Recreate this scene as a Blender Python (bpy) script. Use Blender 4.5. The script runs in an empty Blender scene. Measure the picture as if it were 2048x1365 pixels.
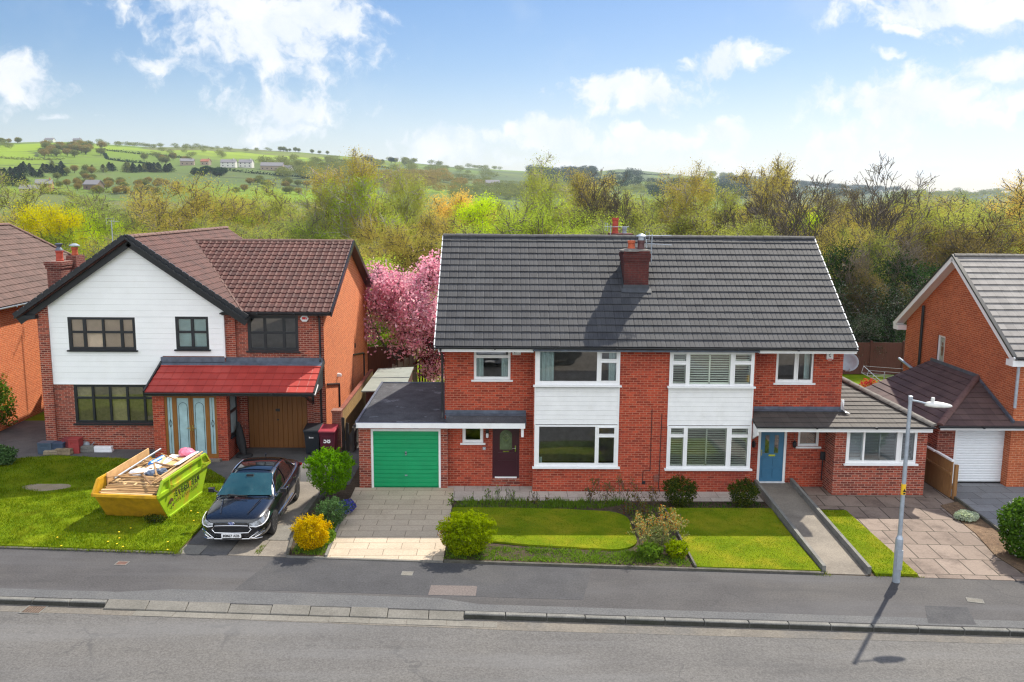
import bpy, bmesh, math, random
import numpy as np
from mathutils import Vector, Matrix, noise as mnoise

# ------------------------------------------------------------------ camera
scene = bpy.context.scene
COL = scene.collection
R = math.radians
F_PX, PITCH, YAW, ROLL = 1766.74, 0.1557, -0.0144, 0.0075
CAM = Vector((-4.591, -27.395, 9.21))
_w = Vector((-math.sin(YAW)*math.cos(PITCH), math.cos(YAW)*math.cos(PITCH), -math.sin(PITCH)))
_r = Vector((math.cos(YAW), math.sin(YAW), 0)); _u = _r.cross(_w)
C_R = _r*math.cos(ROLL) + _u*math.sin(ROLL); C_U = _u*math.cos(ROLL) - _r*math.sin(ROLL)
cam_data = bpy.data.cameras.new('camera')
cam = bpy.data.objects.new('camera', cam_data); COL.objects.link(cam)
cam_data.sensor_width = 36.0; cam_data.lens = F_PX/2048*36
cam_data.clip_start = 0.1; cam_data.clip_end = 20000
cam.matrix_world = Matrix(((C_R.x, C_U.x, -_w.x, CAM.x), (C_R.y, C_U.y, -_w.y, CAM.y), (C_R.z, C_U.z, -_w.z, CAM.z), (0, 0, 0, 1)))
scene.camera = cam

def ray(px, py):
    return (_w + C_R*((px-1024)/F_PX) - C_U*((py-682.5)/F_PX))
def onY(px, py, Y):
    d = ray(px, py); return CAM + d*((Y-CAM.y)/d.y)
def onZ(px, py, Z=0.0):
    d = ray(px, py); return CAM + d*((Z-CAM.z)/d.z)

# ------------------------------------------------------------------ light and exposure
SUN_DIR = Vector((0.52, 0.77, 1.0)).normalized()
scene.view_settings.view_transform = 'Standard'
scene.view_settings.look = 'None'
scene.view_settings.gamma = 1.0
scene.view_settings.exposure = 1.25
SUN_STRENGTH, SKY_STRENGTH = 3.2, 0.15
scene.render.engine = 'CYCLES'
scene.cycles.max_bounces = 6; scene.cycles.diffuse_bounces = 3; scene.cycles.glossy_bounces = 3
scene.cycles.transparent_max_bounces = 12; scene.cycles.transmission_bounces = 4; scene.cycles.volume_bounces = 0
scene.cycles.caustics_reflective = False; scene.cycles.caustics_refractive = False
scene.cycles.use_denoising = True; scene.cycles.denoising_prefilter = 'NONE'; scene.cycles.denoising_input_passes = 'RGB_ALBEDO_NORMAL'
scene.cycles.use_adaptive_sampling = False
scene.cycles.filter_width = 1.25

sun_data = bpy.data.lights.new('sun', 'SUN'); sun_data.energy = SUN_STRENGTH; sun_data.angle = R(0.7)
sun_data.color = (1.0, 0.93, 0.80)
sun = bpy.data.objects.new('sun', sun_data); COL.objects.link(sun)
sun.rotation_euler = SUN_DIR.to_track_quat('Z', 'Y').to_euler(); sun.location = (20, 30, 45)

world = bpy.data.worlds.new('World'); scene.world = world; world.use_nodes = True
NT = world.node_tree; NT.nodes.clear()

class NB:                                   # small node builder
    def __init__(s, nt): s.nt = nt
    def n(s, t, **kw):
        nd = s.nt.nodes.new(t)
        for k, v in kw.items():
            setattr(nd, k, v)
        return nd
    def l(s, a, b): s.nt.links.new(a, b)
    def val(s, sock, v):
        if hasattr(v, 'is_linked') or isinstance(v, bpy.types.NodeSocket): s.l(v, sock)
        else: sock.default_value = v
    def math(s, op, a, b=0.0, c=None, clamp=False):
        nd = s.n('ShaderNodeMath', operation=op); nd.use_clamp = clamp
        s.val(nd.inputs[0], a); s.val(nd.inputs[1], b)
        if c is not None: s.val(nd.inputs[2], c)
        return nd.outputs[0]
    def vmath(s, op, a, b=(0, 0, 0)):
        nd = s.n('ShaderNodeVectorMath', operation=op)
        s.val(nd.inputs[0], a); s.val(nd.inputs[1], b)
        return nd.outputs['Value'] if op in ('LENGTH', 'DOT_PRODUCT') else nd.outputs[0]
    def mix(s, f, a, b, mode='MIX'):
        nd = s.n('ShaderNodeMix', data_type='RGBA', blend_type=mode)
        s.val(nd.inputs[0], f)
        for k, v in ((6, a), (7, b)):
            if isinstance(v, tuple) and len(v) == 3: v = (*v, 1)
            s.val(nd.inputs[k], v)
        return nd.outputs[2]
    def ramp(s, f, stops, interp='LINEAR'):
        nd = s.n('ShaderNodeValToRGB'); cr = nd.color_ramp; cr.interpolation = interp
        while len(cr.elements) < len(stops): cr.elements.new(0.5)
        for e, (p, c) in zip(cr.elements, stops):
            e.position = p; e.color = (*c, 1) if len(c) == 3 else c
        s.val(nd.inputs[0], f); return nd.outputs[0]
    def noise(s, vec, scale, detail=3.0, rough=0.55, out=0, lac=2.0):
        nd = s.n('ShaderNodeTexNoise'); nd.inputs['Scale'].default_value = scale
        nd.inputs['Detail'].default_value = detail; nd.inputs['Roughness'].default_value = rough
        nd.inputs['Lacunarity'].default_value = lac
        if vec is not None: s.l(vec, nd.inputs['Vector'])
        return nd.outputs[out]
    def smooth(s, v, a, b):
        nd = s.n('ShaderNodeMapRange', interpolation_type='SMOOTHSTEP'); s.val(nd.inputs[0], v)
        nd.inputs[1].default_value = a; nd.inputs[2].default_value = b
        return nd.outputs[0]

b = NB(NT)
sky = b.n('ShaderNodeTexSky', sky_type='NISHITA'); sky.sun_disc = False
sky.sun_elevation = math.asin(SUN_DIR.z); sky.sun_rotation = math.atan2(SUN_DIR.x, SUN_DIR.y)
sky.altitude = 150; sky.air_density = 1.0; sky.dust_density = 0.6; sky.ozone_density = 1.6
tc = b.n('ShaderNodeTexCoord')
sep = b.n('ShaderNodeSeparateXYZ'); b.l(tc.outputs['Generated'], sep.inputs[0])
az = b.math('ARCTAN2', sep.outputs[0], sep.outputs[1]); el = b.math('ARCSINE', sep.outputs[2])
comb = b.n('ShaderNodeCombineXYZ'); b.l(az, comb.inputs[0]); b.l(el, comb.inputs[1]); ae = comb.outputs[0]
# clouds: each a soft cluster at its own bearing and height in the sky, broken up by noise
CLOUDS = [  # bearing (deg), elevation (deg), half width, half height, strength
    (540, 75, 175, 85, 1.0), (630, 40, 110, 70, 1.0), (470, 10, 200, 45, .9), (320, 110, 110, 40, .6), (330, 160, 50, 22, .55), (560, 130, 110, 40, .8),
    (25, 158, 68, 36, 1.05), (100, 228, 120, 14, .45), (590, 222, 115, 40, .95), (580, 262, 130, 28, .8),
    (1262, 192, 105, 30, 1.15), (1160, 205, 40, 14, .6), (1450, 122, 66, 26, 1.1), (1095, 268, 110, 26, 1.05), (985, 265, 40, 18, .9), (900, 297, 90, 40, .9),
    (1262, 285, 70, 20, 1.1), (1350, 298, 60, 26, .95), (1440, 263, 46, 20, 1.1), (1440, 315, 130, 26, .8),
    (1840, 205, 150, 40, 1.05), (1760, 215, 80, 34, .8), (1930, 245, 90, 30, .95), (1680, 290, 100, 36, 1.0), (1590, 318, 130, 24, .85), (1890, 20, 150, 34, 1.05), (1985, 10, 120, 50, 1.0),
    (1800, 72, 34, 14, .95), (1778, 122, 22, 11, .8), (2010, 150, 70, 36, 1.1), (1720, 8, 60, 20, .7), (2040, 190, 70, 40, .8), (1100, 318, 260, 20, .55), (1850, 345, 240, 22, .6)]
warp = b.noise(ae, 9.0, 5.0, 0.6, out=1)
warp2 = b.vmath('SUBTRACT', warp, (0.5, 0.5, 0.5))
wsc = b.n('ShaderNodeVectorMath', operation='SCALE'); b.l(warp2, wsc.inputs[0]); wsc.inputs['Scale'].default_value = 0.075
aew = b.vmath('ADD', ae, wsc.outputs[0])
mask = None
for (cx, cy, hw, hh, st) in CLOUDS:
    d = ray(cx, cy); a0 = math.atan2(d.x, d.y); e0 = math.atan2(d.z, math.hypot(d.x, d.y))
    k = 1.0/F_PX
    dv = b.vmath('SUBTRACT', aew, (a0, e0, 0))
    sv = b.vmath('MULTIPLY', dv, (1/(hw*k), 1/(hh*k), 0))
    ln = b.vmath('LENGTH', sv)
    m = b.math('SUBTRACT', st, b.math('MULTIPLY', ln, 0.72))
    mask = m if mask is None else b.math('MAXIMUM', mask, m)
fine = b.noise(aew, 34.0, 8.0, 0.6)
fine2 = b.noise(ae, 7.0, 4.0, 0.6)
dens = b.math('ADD', mask, b.math('MULTIPLY', b.math('SUBTRACT', fine, 0.5), 2.1))
cover = b.smooth(dens, 0.08, 0.70)
thin = b.math('MULTIPLY', b.smooth(fine2, 0.5, 0.8), 0.30)      # faint veil
horizon = b.math('MULTIPLY', b.smooth(el, 0.15, 0.0), b.math('MULTIPLY_ADD', b.smooth(az, -0.5, 0.45), 0.14, 0.28))
sky_hsv = b.n('ShaderNodeHueSaturation'); sky_hsv.inputs['Saturation'].default_value = 1.42; sky_hsv.inputs['Value'].default_value = 0.315
b.l(sky.outputs[0], sky_hsv.inputs['Color'])
SKYC = b.mix(1.0, sky_hsv.outputs[0], (1.06, 0.955, 1.0), 'MULTIPLY')
haz = b.mix(horizon, SKYC, (2.3, 2.65, 2.95))
thn = b.mix(thin, haz, (2.1, 2.4, 2.7))
body = b.ramp(b.smooth(b.noise(aew, 17.0, 5.0, 0.6), 0.3, 0.7), [(0.0, (2.4, 2.6, 2.85)), (1.0, (3.1, 3.1, 3.1))])
front = b.mix(b.math('MULTIPLY', cover, 0.92), thn, body)
# bright cloud banks added out of view behind the camera to fill the shaded fronts
back = b.math('MULTIPLY', b.smooth(sep.outputs[1], 0.25, -0.35), b.smooth(b.noise(tc.outputs['Generated'], 2.2, 6.0, 0.6), 0.30, 0.52))
final = b.mix(b.math('MULTIPLY', back, 0.9), front, (5.5, 5.7, 6.0))
bg = b.n('ShaderNodeBackground'); b.l(final, bg.inputs[0]); bg.inputs[1].default_value = SKY_STRENGTH
wo = b.n('ShaderNodeOutputWorld'); b.l(bg.outputs[0], wo.inputs[0])

# ------------------------------------------------------------------ mesh helpers
OFF = {}
def off(parent):
    return OFF.get(parent.name, Vector((0, 0, 0))) if parent is not None else Vector((0, 0, 0))
def setp(o, label=None, cat=None, group=None, kind=None):
    if label: o['label'] = label
    if cat: o['category'] = cat
    if group: o['group'] = group
    if kind: o['kind'] = kind
    return o
def empty(name, loc, label, cat, group=None, rz=0.0):
    o = bpy.data.objects.new(name, None); COL.objects.link(o)
    o.location = loc; o.rotation_euler = (0, 0, rz); o.empty_display_size = 0.3
    OFF[o.name] = Vector(loc) if rz == 0.0 else Vector((0, 0, 0))
    return setp(o, label, cat, group)
def link_mesh(name, me, mats=(), parent=None):
    o = bpy.data.objects.new(name, me); COL.objects.link(o)
    for m in (mats if isinstance(mats, (list, tuple)) else [mats]): me.materials.append(m)
    if parent is not None:
        o.parent = parent; OFF[o.name] = off(parent)
    return o
def np_mesh(name, V, Fc):
    me = bpy.data.meshes.new(name)
    V = np.asarray(V, np.float32); Fc = np.asarray(Fc, np.int32); n, k = Fc.shape
    me.vertices.add(len(V)); me.vertices.foreach_set('co', V.ravel())
    me.loops.add(n*k); me.loops.foreach_set('vertex_index', Fc.ravel())
    me.polygons.add(n); me.polygons.foreach_set('loop_start', np.arange(n, dtype=np.int32)*k)
    me.update(calc_edges=True); me.validate()
    return me
def copy_thing(o, loc=None, rz=None, scale=None, label=None):
    c = o.copy(); COL.objects.link(c)
    for ch in list(o.children):
        d = ch.copy(); COL.objects.link(d); d.parent = c
        for g in list(ch.children):
            e = g.copy(); COL.objects.link(e); e.parent = d
    if loc is not None: c.location = loc
    if rz is not None: c.rotation_euler = (0, 0, rz)
    if scale is not None: c.scale = scale if hasattr(scale, '__len__') else (scale,)*3
    if label: c['label'] = label
    return c

class MB:
    def __init__(s): s.v = []; s.f = []; s.t = None
    def add(s, vs, fs):
        k = len(s.v)
        if s.t is not None: vs = [s.t @ Vector(p) for p in vs]
        s.v += [tuple(p) for p in vs]; s.f += [tuple(i+k for i in f) for f in fs]; return s
    def box(s, x0, x1, y0, y1, z0, z1):
        return s.add([(x0,y0,z0),(x1,y0,z0),(x1,y1,z0),(x0,y1,z0),(x0,y0,z1),(x1,y0,z1),(x1,y1,z1),(x0,y1,z1)],
                     [(3,2,1,0),(4,5,6,7),(0,1,5,4),(1,2,6,5),(2,3,7,6),(3,0,4,7)])
    def bar(s, p, q, w, h, up=(0, 0, 1)):       # rectangular bar between two points
        p, q = Vector(p), Vector(q); d = (q-p).normalized(); side = d.cross(Vector(up))
        if side.length < 1e-5: side = d.cross(Vector((0, 1, 0)))
        side.normalize(); u = side.cross(d).normalized(); a, c = side*(w/2), u*(h/2)
        vs = [p-a-c, p+a-c, p+a+c, p-a+c, q-a-c, q+a-c, q+a+c, q-a+c]
        return s.add(vs, [(3,2,1,0),(4,5,6,7),(0,1,5,4),(1,2,6,5),(2,3,7,6),(3,0,4,7)])
    def quad(s, *p): return s.add(list(p), [tuple(range(len(p)))])
    def prism(s, poly, z0, z1):                 # polygon in xy extruded in z
        n = len(poly)
        vs = [(x, y, z0) for x, y in poly] + [(x, y, z1) for x, y in poly]
        return s.add(vs, [tuple(range(n))[::-1], tuple(range(n, 2*n))] + [(i, (i+1) % n, n+(i+1) % n, n+i) for i in range(n)])
    def slab(s, pts, n, th):                    # 3-D polygon thickened along n
        n = Vector(n).normalized()*th; k = len(pts); P = [Vector(p) for p in pts]
        return s.add([tuple(p) for p in P] + [tuple(p+n) for p in P], [tuple(range(k))[::-1], tuple(range(k, 2*k))] + [(i, (i+1) % k, k+(i+1) % k, k+i) for i in range(k)])
    def tube(s, pts, rad, n=8, caps=True):
        pts = [Vector(p) for p in pts]; m = len(pts)
        rad = rad if hasattr(rad, '__len__') else [rad]*m
        base = len(s.v); vs = []; a = None
        for i in range(m):
            d = (pts[min(i+1, m-1)]-pts[max(i-1, 0)]).normalized()
            if a is None:
                a = d.cross(Vector((0.0, 0.3, 1))); a = a if a.length > 1e-3 else d.cross(Vector((1, 0, 0)))
            a = (a - d*a.dot(d)).normalized(); c = d.cross(a)
            for j in range(n):
                t = 2*math.pi*j/n; vs.append(pts[i] + (a*math.cos(t)+c*math.sin(t))*rad[i])
        fs = [(i*n+j, i*n+(j+1) % n, (i+1)*n+(j+1) % n, (i+1)*n+j) for i in range(m-1) for j in range(n)]
        if caps: fs += [tuple(range(n))[::-1], tuple(range((m-1)*n, m*n))]
        return s.add(vs, fs)
    def lathe(s, prof, c=(0, 0, 0), n=20, axis='z'):
        vs = []
        for r, z in prof:
            for j in range(n):
                t = 2*math.pi*j/n; x, y = r*math.cos(t), r*math.sin(t)
                p = {'z': (x, y, z), 'x': (z, x, y), 'y': (y, z, x)}[axis]
                vs.append((c[0]+p[0], c[1]+p[1], c[2]+p[2]))
        m = len(prof)
        fs = [(i*n+j, i*n+(j+1) % n, (i+1)*n+(j+1) % n, (i+1)*n+j) for i in range(m-1) for j in range(n)]
        if prof[0][0] > 1e-6: fs.append(tuple(range(n))[::-1])
        if prof[-1][0] > 1e-6: fs.append(tuple(range((m-1)*n, m*n)))
        return s.add(vs, fs)
    def plate(s, x0, x1, z0, z1, y, holes=(), depth=0.1, outer=True):   # wall sheet facing -y with reveals
        xs = sorted({x0, x1, *[min(max(h[k], x0), x1) for h in holes for k in (0, 1)]})
        zs = sorted({z0, z1, *[min(max(h[k], z0), z1) for h in holes for k in (2, 3)]})
        for i in range(len(xs)-1):
            for j in range(len(zs)-1):
                cx, cz = (xs[i]+xs[i+1])/2, (zs[j]+zs[j+1])/2
                if any(h[0] < cx < h[1] and h[2] < cz < h[3] for h in holes): continue
                s.quad((xs[i], y, zs[j]), (xs[i+1], y, zs[j]), (xs[i+1], y, zs[j+1]), (xs[i], y, zs[j+1]))
        rects = [(h[0], h[1], h[2], h[3]) for h in holes] + ([(x0, x1, z0, z1)] if outer else [])
        for a, c, e, g in rects:
            q = [(a, e), (c, e), (c, g), (a, g)]
            for i in range(4):
                (xa, za), (xb, zb) = q[i], q[(i+1) % 4]
                if not outer and (abs(xa-xb) < 1e-6 and (xa <= x0 or xa >= x1) or abs(za-zb) < 1e-6 and (za <= z0 or za >= z1)): continue
                s.quad((xa, y, za), (xb, y, zb), (xb, y+depth, zb), (xa, y+depth, za))
        return s
    def build(s, name, mat, parent=None, smooth=False, bevel=0.0, recalc=True):
        o3 = off(parent)
        me = bpy.data.meshes.new(name)
        me.from_pydata([(x-o3.x, y-o3.y, z-o3.z) for x, y, z in s.v], [], s.f)
        if recalc:
            bm = bmesh.new(); bm.from_mesh(me); bmesh.ops.recalc_face_normals(bm, faces=bm.faces); bm.to_mesh(me); bm.free()
        o = link_mesh(name, me, mat, parent)
        if smooth: me.shade_smooth()
        if bevel:
            m = o.modifiers.new('bevel', 'BEVEL'); m.width = bevel; m.segments = 2; m.limit_method = 'ANGLE'; m.angle_limit = R(40)
        return o

def text_part(s, size, mat, parent, M, name='lettering', ext=0.002, spacing=1.0, bold=0.0, sx=1.0):
    cu = bpy.data.curves.new(name, 'FONT'); cu.body = s; cu.size = size; cu.extrude = ext
    cu.align_x = 'CENTER'; cu.align_y = 'CENTER'; cu.space_character = spacing; cu.offset = bold
    t = bpy.data.objects.new('tmp_text', cu); COL.objects.link(t)
    dg = bpy.context.evaluated_depsgraph_get(); me = bpy.data.meshes.new_from_object(t.evaluated_get(dg))
    bpy.data.objects.remove(t); bpy.data.curves.remove(cu)
    me.name = name; me.materials.clear(); me.transform(Matrix.Translation(-off(parent)) @ M @ Matrix.Diagonal((sx, 1, 1, 1)))
    return link_mesh(name, me, mat, parent)
FACING = Matrix(((1, 0, 0, 0), (0, 0, -1, 0), (0, 1, 0, 0), (0, 0, 0, 1)))     # text in the xz plane, read from -y
# ------------------------------------------------------------------ materials
def lin(h):
    h = h.lstrip('#'); c = [int(h[i:i+2], 16)/255 for i in (0, 2, 4)]
    return tuple(x/12.92 if x <= .04045 else ((x+.055)/1.055)**2.4 for x in c)
def new_mat(name):
    m = bpy.data.materials.new(name); m.use_nodes = True; nt = m.node_tree; nt.nodes.clear()
    bb = NB(nt); out = bb.n('ShaderNodeOutputMaterial'); return m, bb, out
def principled(bb, out, rough=0.6, metal=0.0, spec=0.4, coat=0.0):
    p = bb.n('ShaderNodeBsdfPrincipled'); p.inputs['Roughness'].default_value = rough; p.inputs['Metallic'].default_value = metal
    p.inputs['Specular IOR Level'].default_value = spec; p.inputs['Coat Weight'].default_value = coat
    p.inputs['Coat Roughness'].default_value = 0.03
    bb.l(p.outputs[0], out.inputs[0]); return p
def ocoord(bb): return bb.n('ShaderNodeTexCoord').outputs['Object']
def bump(bb, p, h, strength=0.3, dist=0.01):
    bn = bb.n('ShaderNodeBump'); bn.inputs['Strength'].default_value = strength; bn.inputs['Distance'].default_value = dist
    bb.l(h, bn.inputs['Height']); bb.l(bn.outputs[0], p.inputs['Normal'])
def plain(name, c, rough=0.6, metal=0.0, spec=0.4, var=0.12, scale=6.0, coat=0.0, fine=0.0, stain=None):
    m, bb, out = new_mat(name); p = principled(bb, out, rough, metal, spec, coat); co = ocoord(bb)
    f = bb.noise(co, scale, 4.0, 0.6)
    lo = tuple(x*(1-var) for x in c); hi = tuple(min(1, x*(1+var)) for x in c)
    col = bb.ramp(f, [(0.3, lo), (0.7, hi)])
    if fine:
        g = bb.noise(co, 160.0, 2.0, 0.7)
        col = bb.mix(bb.math('MULTIPLY', bb.smooth(g, 0.35, 0.75), fine), col, tuple(x*0.55 for x in c))
    if stain:
        sc, sv, amt = stain
        col = bb.mix(bb.math('MULTIPLY', bb.smooth(bb.noise(co, sc, 5.0, 0.65), 0.5, 0.72), amt), col, sv)
    bb.l(col, p.inputs['Base Color']); return m
def brick(name, c1, c2, mortar, w=0.225, h=0.075, stain=(0.10, 0.035, 0.03), amt=0.35, rot=False, mort=0.011):
    m, bb, out = new_mat(name); p = principled(bb, out, 0.85, 0, 0.25); co = ocoord(bb)
    sp = bb.n('ShaderNodeSeparateXYZ'); bb.l(co, sp.inputs[0]); cb = bb.n('ShaderNodeCombineXYZ')
    bb.l(bb.math('ADD', sp.outputs[0], sp.outputs[1]), cb.inputs[0]); bb.l(sp.outputs[2], cb.inputs[1])
    bt = bb.n('ShaderNodeTexBrick'); bb.l(cb.outputs[0], bt.inputs['Vector'])
    bt.inputs['Scale'].default_value = 1.0; bt.inputs['Brick Width'].default_value = w; bt.inputs['Row Height'].default_value = h
    bt.inputs['Mortar Size'].default_value = mort; bt.inputs['Mortar Smooth'].default_value = 0.3; bt.inputs['Bias'].default_value = 0.0
    bt.inputs['Color1'].default_value = (*c1, 1); bt.inputs['Color2'].default_value = (*c2, 1); bt.inputs['Mortar'].default_value = (*mortar, 1)
    big = bb.smooth(bb.noise(co, 0.55, 5.0, 0.65), 0.42, 0.75)
    pat = bb.smooth(bb.noise(co, 2.3, 4.0, 0.6), 0.45, 0.8)
    col = bb.mix(bb.math('MULTIPLY', big, amt), bt.outputs[0], stain)
    col = bb.mix(bb.math('MULTIPLY', pat, 0.25), col, tuple(min(1, x*1.25) for x in c2))
    fine = bb.noise(co, 13.0, 4.0, 0.75)
    col = bb.mix(0.55, col, bb.mix(1.0, col, bb.ramp(fine, [(0.3, (0.45, 0.45, 0.48)), (0.7, (1.4, 1.35, 1.3))]), 'MULTIPLY'))
    bb.l(col, p.inputs['Base Color']); bump(bb, p, bt.outputs[1], -0.35, 0.008); return m
def tile_mat(name, c, c2, tw, gauge, moss=None, rough=0.75, streak=0.25):
    m, bb, out = new_mat(name); p = principled(bb, out, rough, 0, 0.35); co = ocoord(bb)
    bt = bb.n('ShaderNodeTexBrick'); bb.l(co, bt.inputs['Vector']); bt.offset = 0.0
    bt.inputs['Scale'].default_value = 1.0; bt.inputs['Brick Width'].default_value = tw; bt.inputs['Row Height'].default_value = gauge
    bt.inputs['Mortar Size'].default_value = 0.004; bt.inputs['Color1'].default_value = (*c, 1); bt.inputs['Color2'].default_value = (*c2, 1)
    bt.inputs['Mortar'].default_value = tuple(x*0.35 for x in c) + (1,)
    n1 = bb.noise(co, 1.1, 5.0, 0.65); mp = bb.n('ShaderNodeMapping'); mp.inputs['Scale'].default_value = (7.0, 1.6, 1.0); bb.l(co, mp.inputs[0]); n2 = bb.noise(mp.outputs[0], 1.6, 5.0, 0.7)
    col = bb.mix(bb.math('MULTIPLY', bb.smooth(n1, 0.4, 0.75), 0.35), bt.outputs[0], tuple(min(1, x*1.5) for x in c2))
    col = bb.mix(bb.math('MULTIPLY', bb.smooth(n2, 0.5, 0.8), streak), col, tuple(min(1, x*2.6+0.02) for x in c))
    if moss: col = bb.mix(bb.math('MULTIPLY', bb.smooth(bb.noise(co, 5.0, 6.0, 0.7), 0.6, 0.75), 0.6), col, moss)
    bb.l(col, p.inputs['Base Color']); return m
def leaf(name, cols, trans=0.45, tint=(1.15, 1.15, 0.6)):
    m, bb, out = new_mat(name)
    rnd = bb.n('ShaderNodeNewGeometry').outputs['Random Per Island']
    mid = tuple(sum(c[k] for c in cols)/len(cols) for k in range(3)); cols = [tuple(c[k]*.4+mid[k]*.6 for k in range(3)) for c in cols] if trans > .45 and 'leaves' in name else cols
    n = len(cols); col = bb.ramp(rnd, [((i+0.5)/n, c) for i, c in enumerate(cols)])
    co = ocoord(bb); big = bb.noise(co, 0.9, 3.0, 0.6)
    col = bb.mix(bb.smooth(big, 0.35, 0.7), bb.mix(1.0, col, (0.72, 0.78, 0.75), 'MULTIPLY'), col)
    d = bb.n('ShaderNodeBsdfDiffuse'); t = bb.n('ShaderNodeBsdfTranslucent'); mx = bb.n('ShaderNodeMixShader')
    bb.l(col, d.inputs[0]); bb.l(bb.mix(1.0, col, tint, 'MULTIPLY'), t.inputs[0]); mx.inputs[0].default_value = trans
    bb.l(d.outputs[0], mx.inputs[1]); bb.l(t.outputs[0], mx.inputs[2]); bb.l(mx.outputs[0], out.inputs[0]); return m
def grass_mat(name, cols, dry, moss):
    m = leaf(name, cols, 0.35); bb = NB(m.node_tree); co = ocoord(bb)
    for nd in list(m.node_tree.nodes):
        if nd.type in ('BSDF_DIFFUSE', 'BSDF_TRANSLUCENT'):
            src = nd.inputs[0].links[0].from_socket
            c = bb.mix(bb.math('MULTIPLY', bb.smooth(bb.noise(co, 0.75, 5.0, 0.65), 0.50, 0.66), 0.75), src, dry)
            c = bb.mix(bb.math('MULTIPLY', bb.smooth(bb.noise(co, 1.7, 5.0, 0.65), 0.55, 0.70), 0.65), c, moss); bb.l(c, nd.inputs[0])
    return m
def glass(name, refl=0.10, tint=(0.75, 0.82, 0.82)):
    m, bb, out = new_mat(name)
    tr = bb.n('ShaderNodeBsdfTransparent'); tr.inputs[0].default_value = (*tint, 1)
    gl = bb.n('ShaderNodeBsdfGlossy'); gl.inputs['Roughness'].default_value = 0.01; gl.inputs[0].default_value = (0.95, 0.97, 1, 1)
    fr = bb.n('ShaderNodeFresnel'); fr.inputs[0].default_value = 1.5
    co = ocoord(bb); bn = bb.n('ShaderNodeBump'); bn.inputs['Strength'].default_value = 0.05; bn.inputs['Distance'].default_value = 0.02
    bb.l(bb.noise(co, 1.3, 2.0), bn.inputs['Height']); bb.l(bn.outputs[0], gl.inputs['Normal'])
    mx = bb.n('ShaderNodeMixShader'); bb.l(bb.math('ADD', fr.outputs[0], refl, clamp=True), mx.inputs[0])
    bb.l(tr.outputs[0], mx.inputs[1]); bb.l(gl.outputs[0], mx.inputs[2]); bb.l(mx.outputs[0], out.inputs[0]); return m
def dull(m):
    for n_ in m.node_tree.nodes:
        if n_.type == 'BSDF_PRINCIPLED': n_.inputs['Specular IOR Level'].default_value = 0.03
def ground_mat(name, c1, c2, c3, scale, s3=0.5, amt3=0.5, fine_amt=0.4, fine_scale=24.0, rough=0.9, patch=None, bumpd=0.0):
    m, bb, out = new_mat(name); p = principled(bb, out, rough, 0, 0.25); co = ocoord(bb)
    col = bb.ramp(bb.noise(co, scale, 5.0, 0.65), [(0.32, c1), (0.68, c2)])
    col = bb.mix(bb.math('MULTIPLY', bb.smooth(bb.noise(co, s3, 4.0, 0.6), 0.42, 0.7), amt3), col, c3)
    g = bb.noise(co, fine_scale, 4.0, 0.8)
    col = bb.mix(fine_amt, col, bb.mix(1.0, col, bb.ramp(g, [(0.3, (0.35, 0.35, 0.35)), (0.7, (1.75, 1.75, 1.75))]), 'MULTIPLY'))
    if patch: col = bb.mix(bb.math('MULTIPLY', bb.smooth(bb.noise(co, patch[0], 6.0, 0.7), 0.58, 0.68), patch[2]), col, patch[1])
    bb.l(col, p.inputs['Base Color'])
    if bumpd: bump(bb, p, g, 0.6, bumpd)
    return m
def cracked(m, dark, amt=0.5, scale=0.35):
    bb = NB(m.node_tree); p = next(n for n in m.node_tree.nodes if n.type == 'BSDF_PRINCIPLED'); src = p.inputs['Base Color'].links[0].from_socket; co = ocoord(bb)
    wv = bb.vmath('ADD', co, bb.vmath('MULTIPLY', bb.noise(co, 1.3, 4.0, 0.6, out=1), (1.1, 1.1, 0)))
    ve = bb.n('ShaderNodeTexVoronoi', feature='DISTANCE_TO_EDGE'); ve.inputs['Scale'].default_value = scale; bb.l(wv, ve.inputs['Vector'])
    line = bb.math('MULTIPLY', bb.smooth(ve.outputs['Distance'], 0.012, 0.003), bb.smooth(bb.noise(co, 0.5, 3.0, 0.5), 0.50, 0.62))
    col = bb.mix(bb.math('MULTIPLY', line, amt), src, dark)
    blot = bb.math('MULTIPLY', bb.smooth(bb.noise(co, 1.9, 5.0, 0.7), 0.60, 0.74), 0.35); col = bb.mix(blot, col, dark)
    mp = bb.n('ShaderNodeMapping'); mp.inputs['Scale'].default_value = (0.10, 0.9, 1.0); mp.inputs['Rotation'].default_value = (0, 0, 0.07); bb.l(co, mp.inputs[0]); st = bb.noise(mp.outputs[0], 1.0, 4.0, 0.6)
    col = bb.mix(bb.math('MULTIPLY', bb.smooth(st, 0.46, 0.66), 0.35), col, tuple(x*2.9 for x in dark)); col = bb.mix(bb.math('MULTIPLY', bb.smooth(st, 0.44, 0.30), 0.35), col, dark)
    spk = bb.math('MULTIPLY', bb.smooth(bb.noise(co, 26.0, 2.0, 0.5), 0.70, 0.78), 0.35); col = bb.mix(spk, col, tuple(min(1, x*4.5) for x in dark))
    bb.l(col, p.inputs['Base Color']); return m
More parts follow.
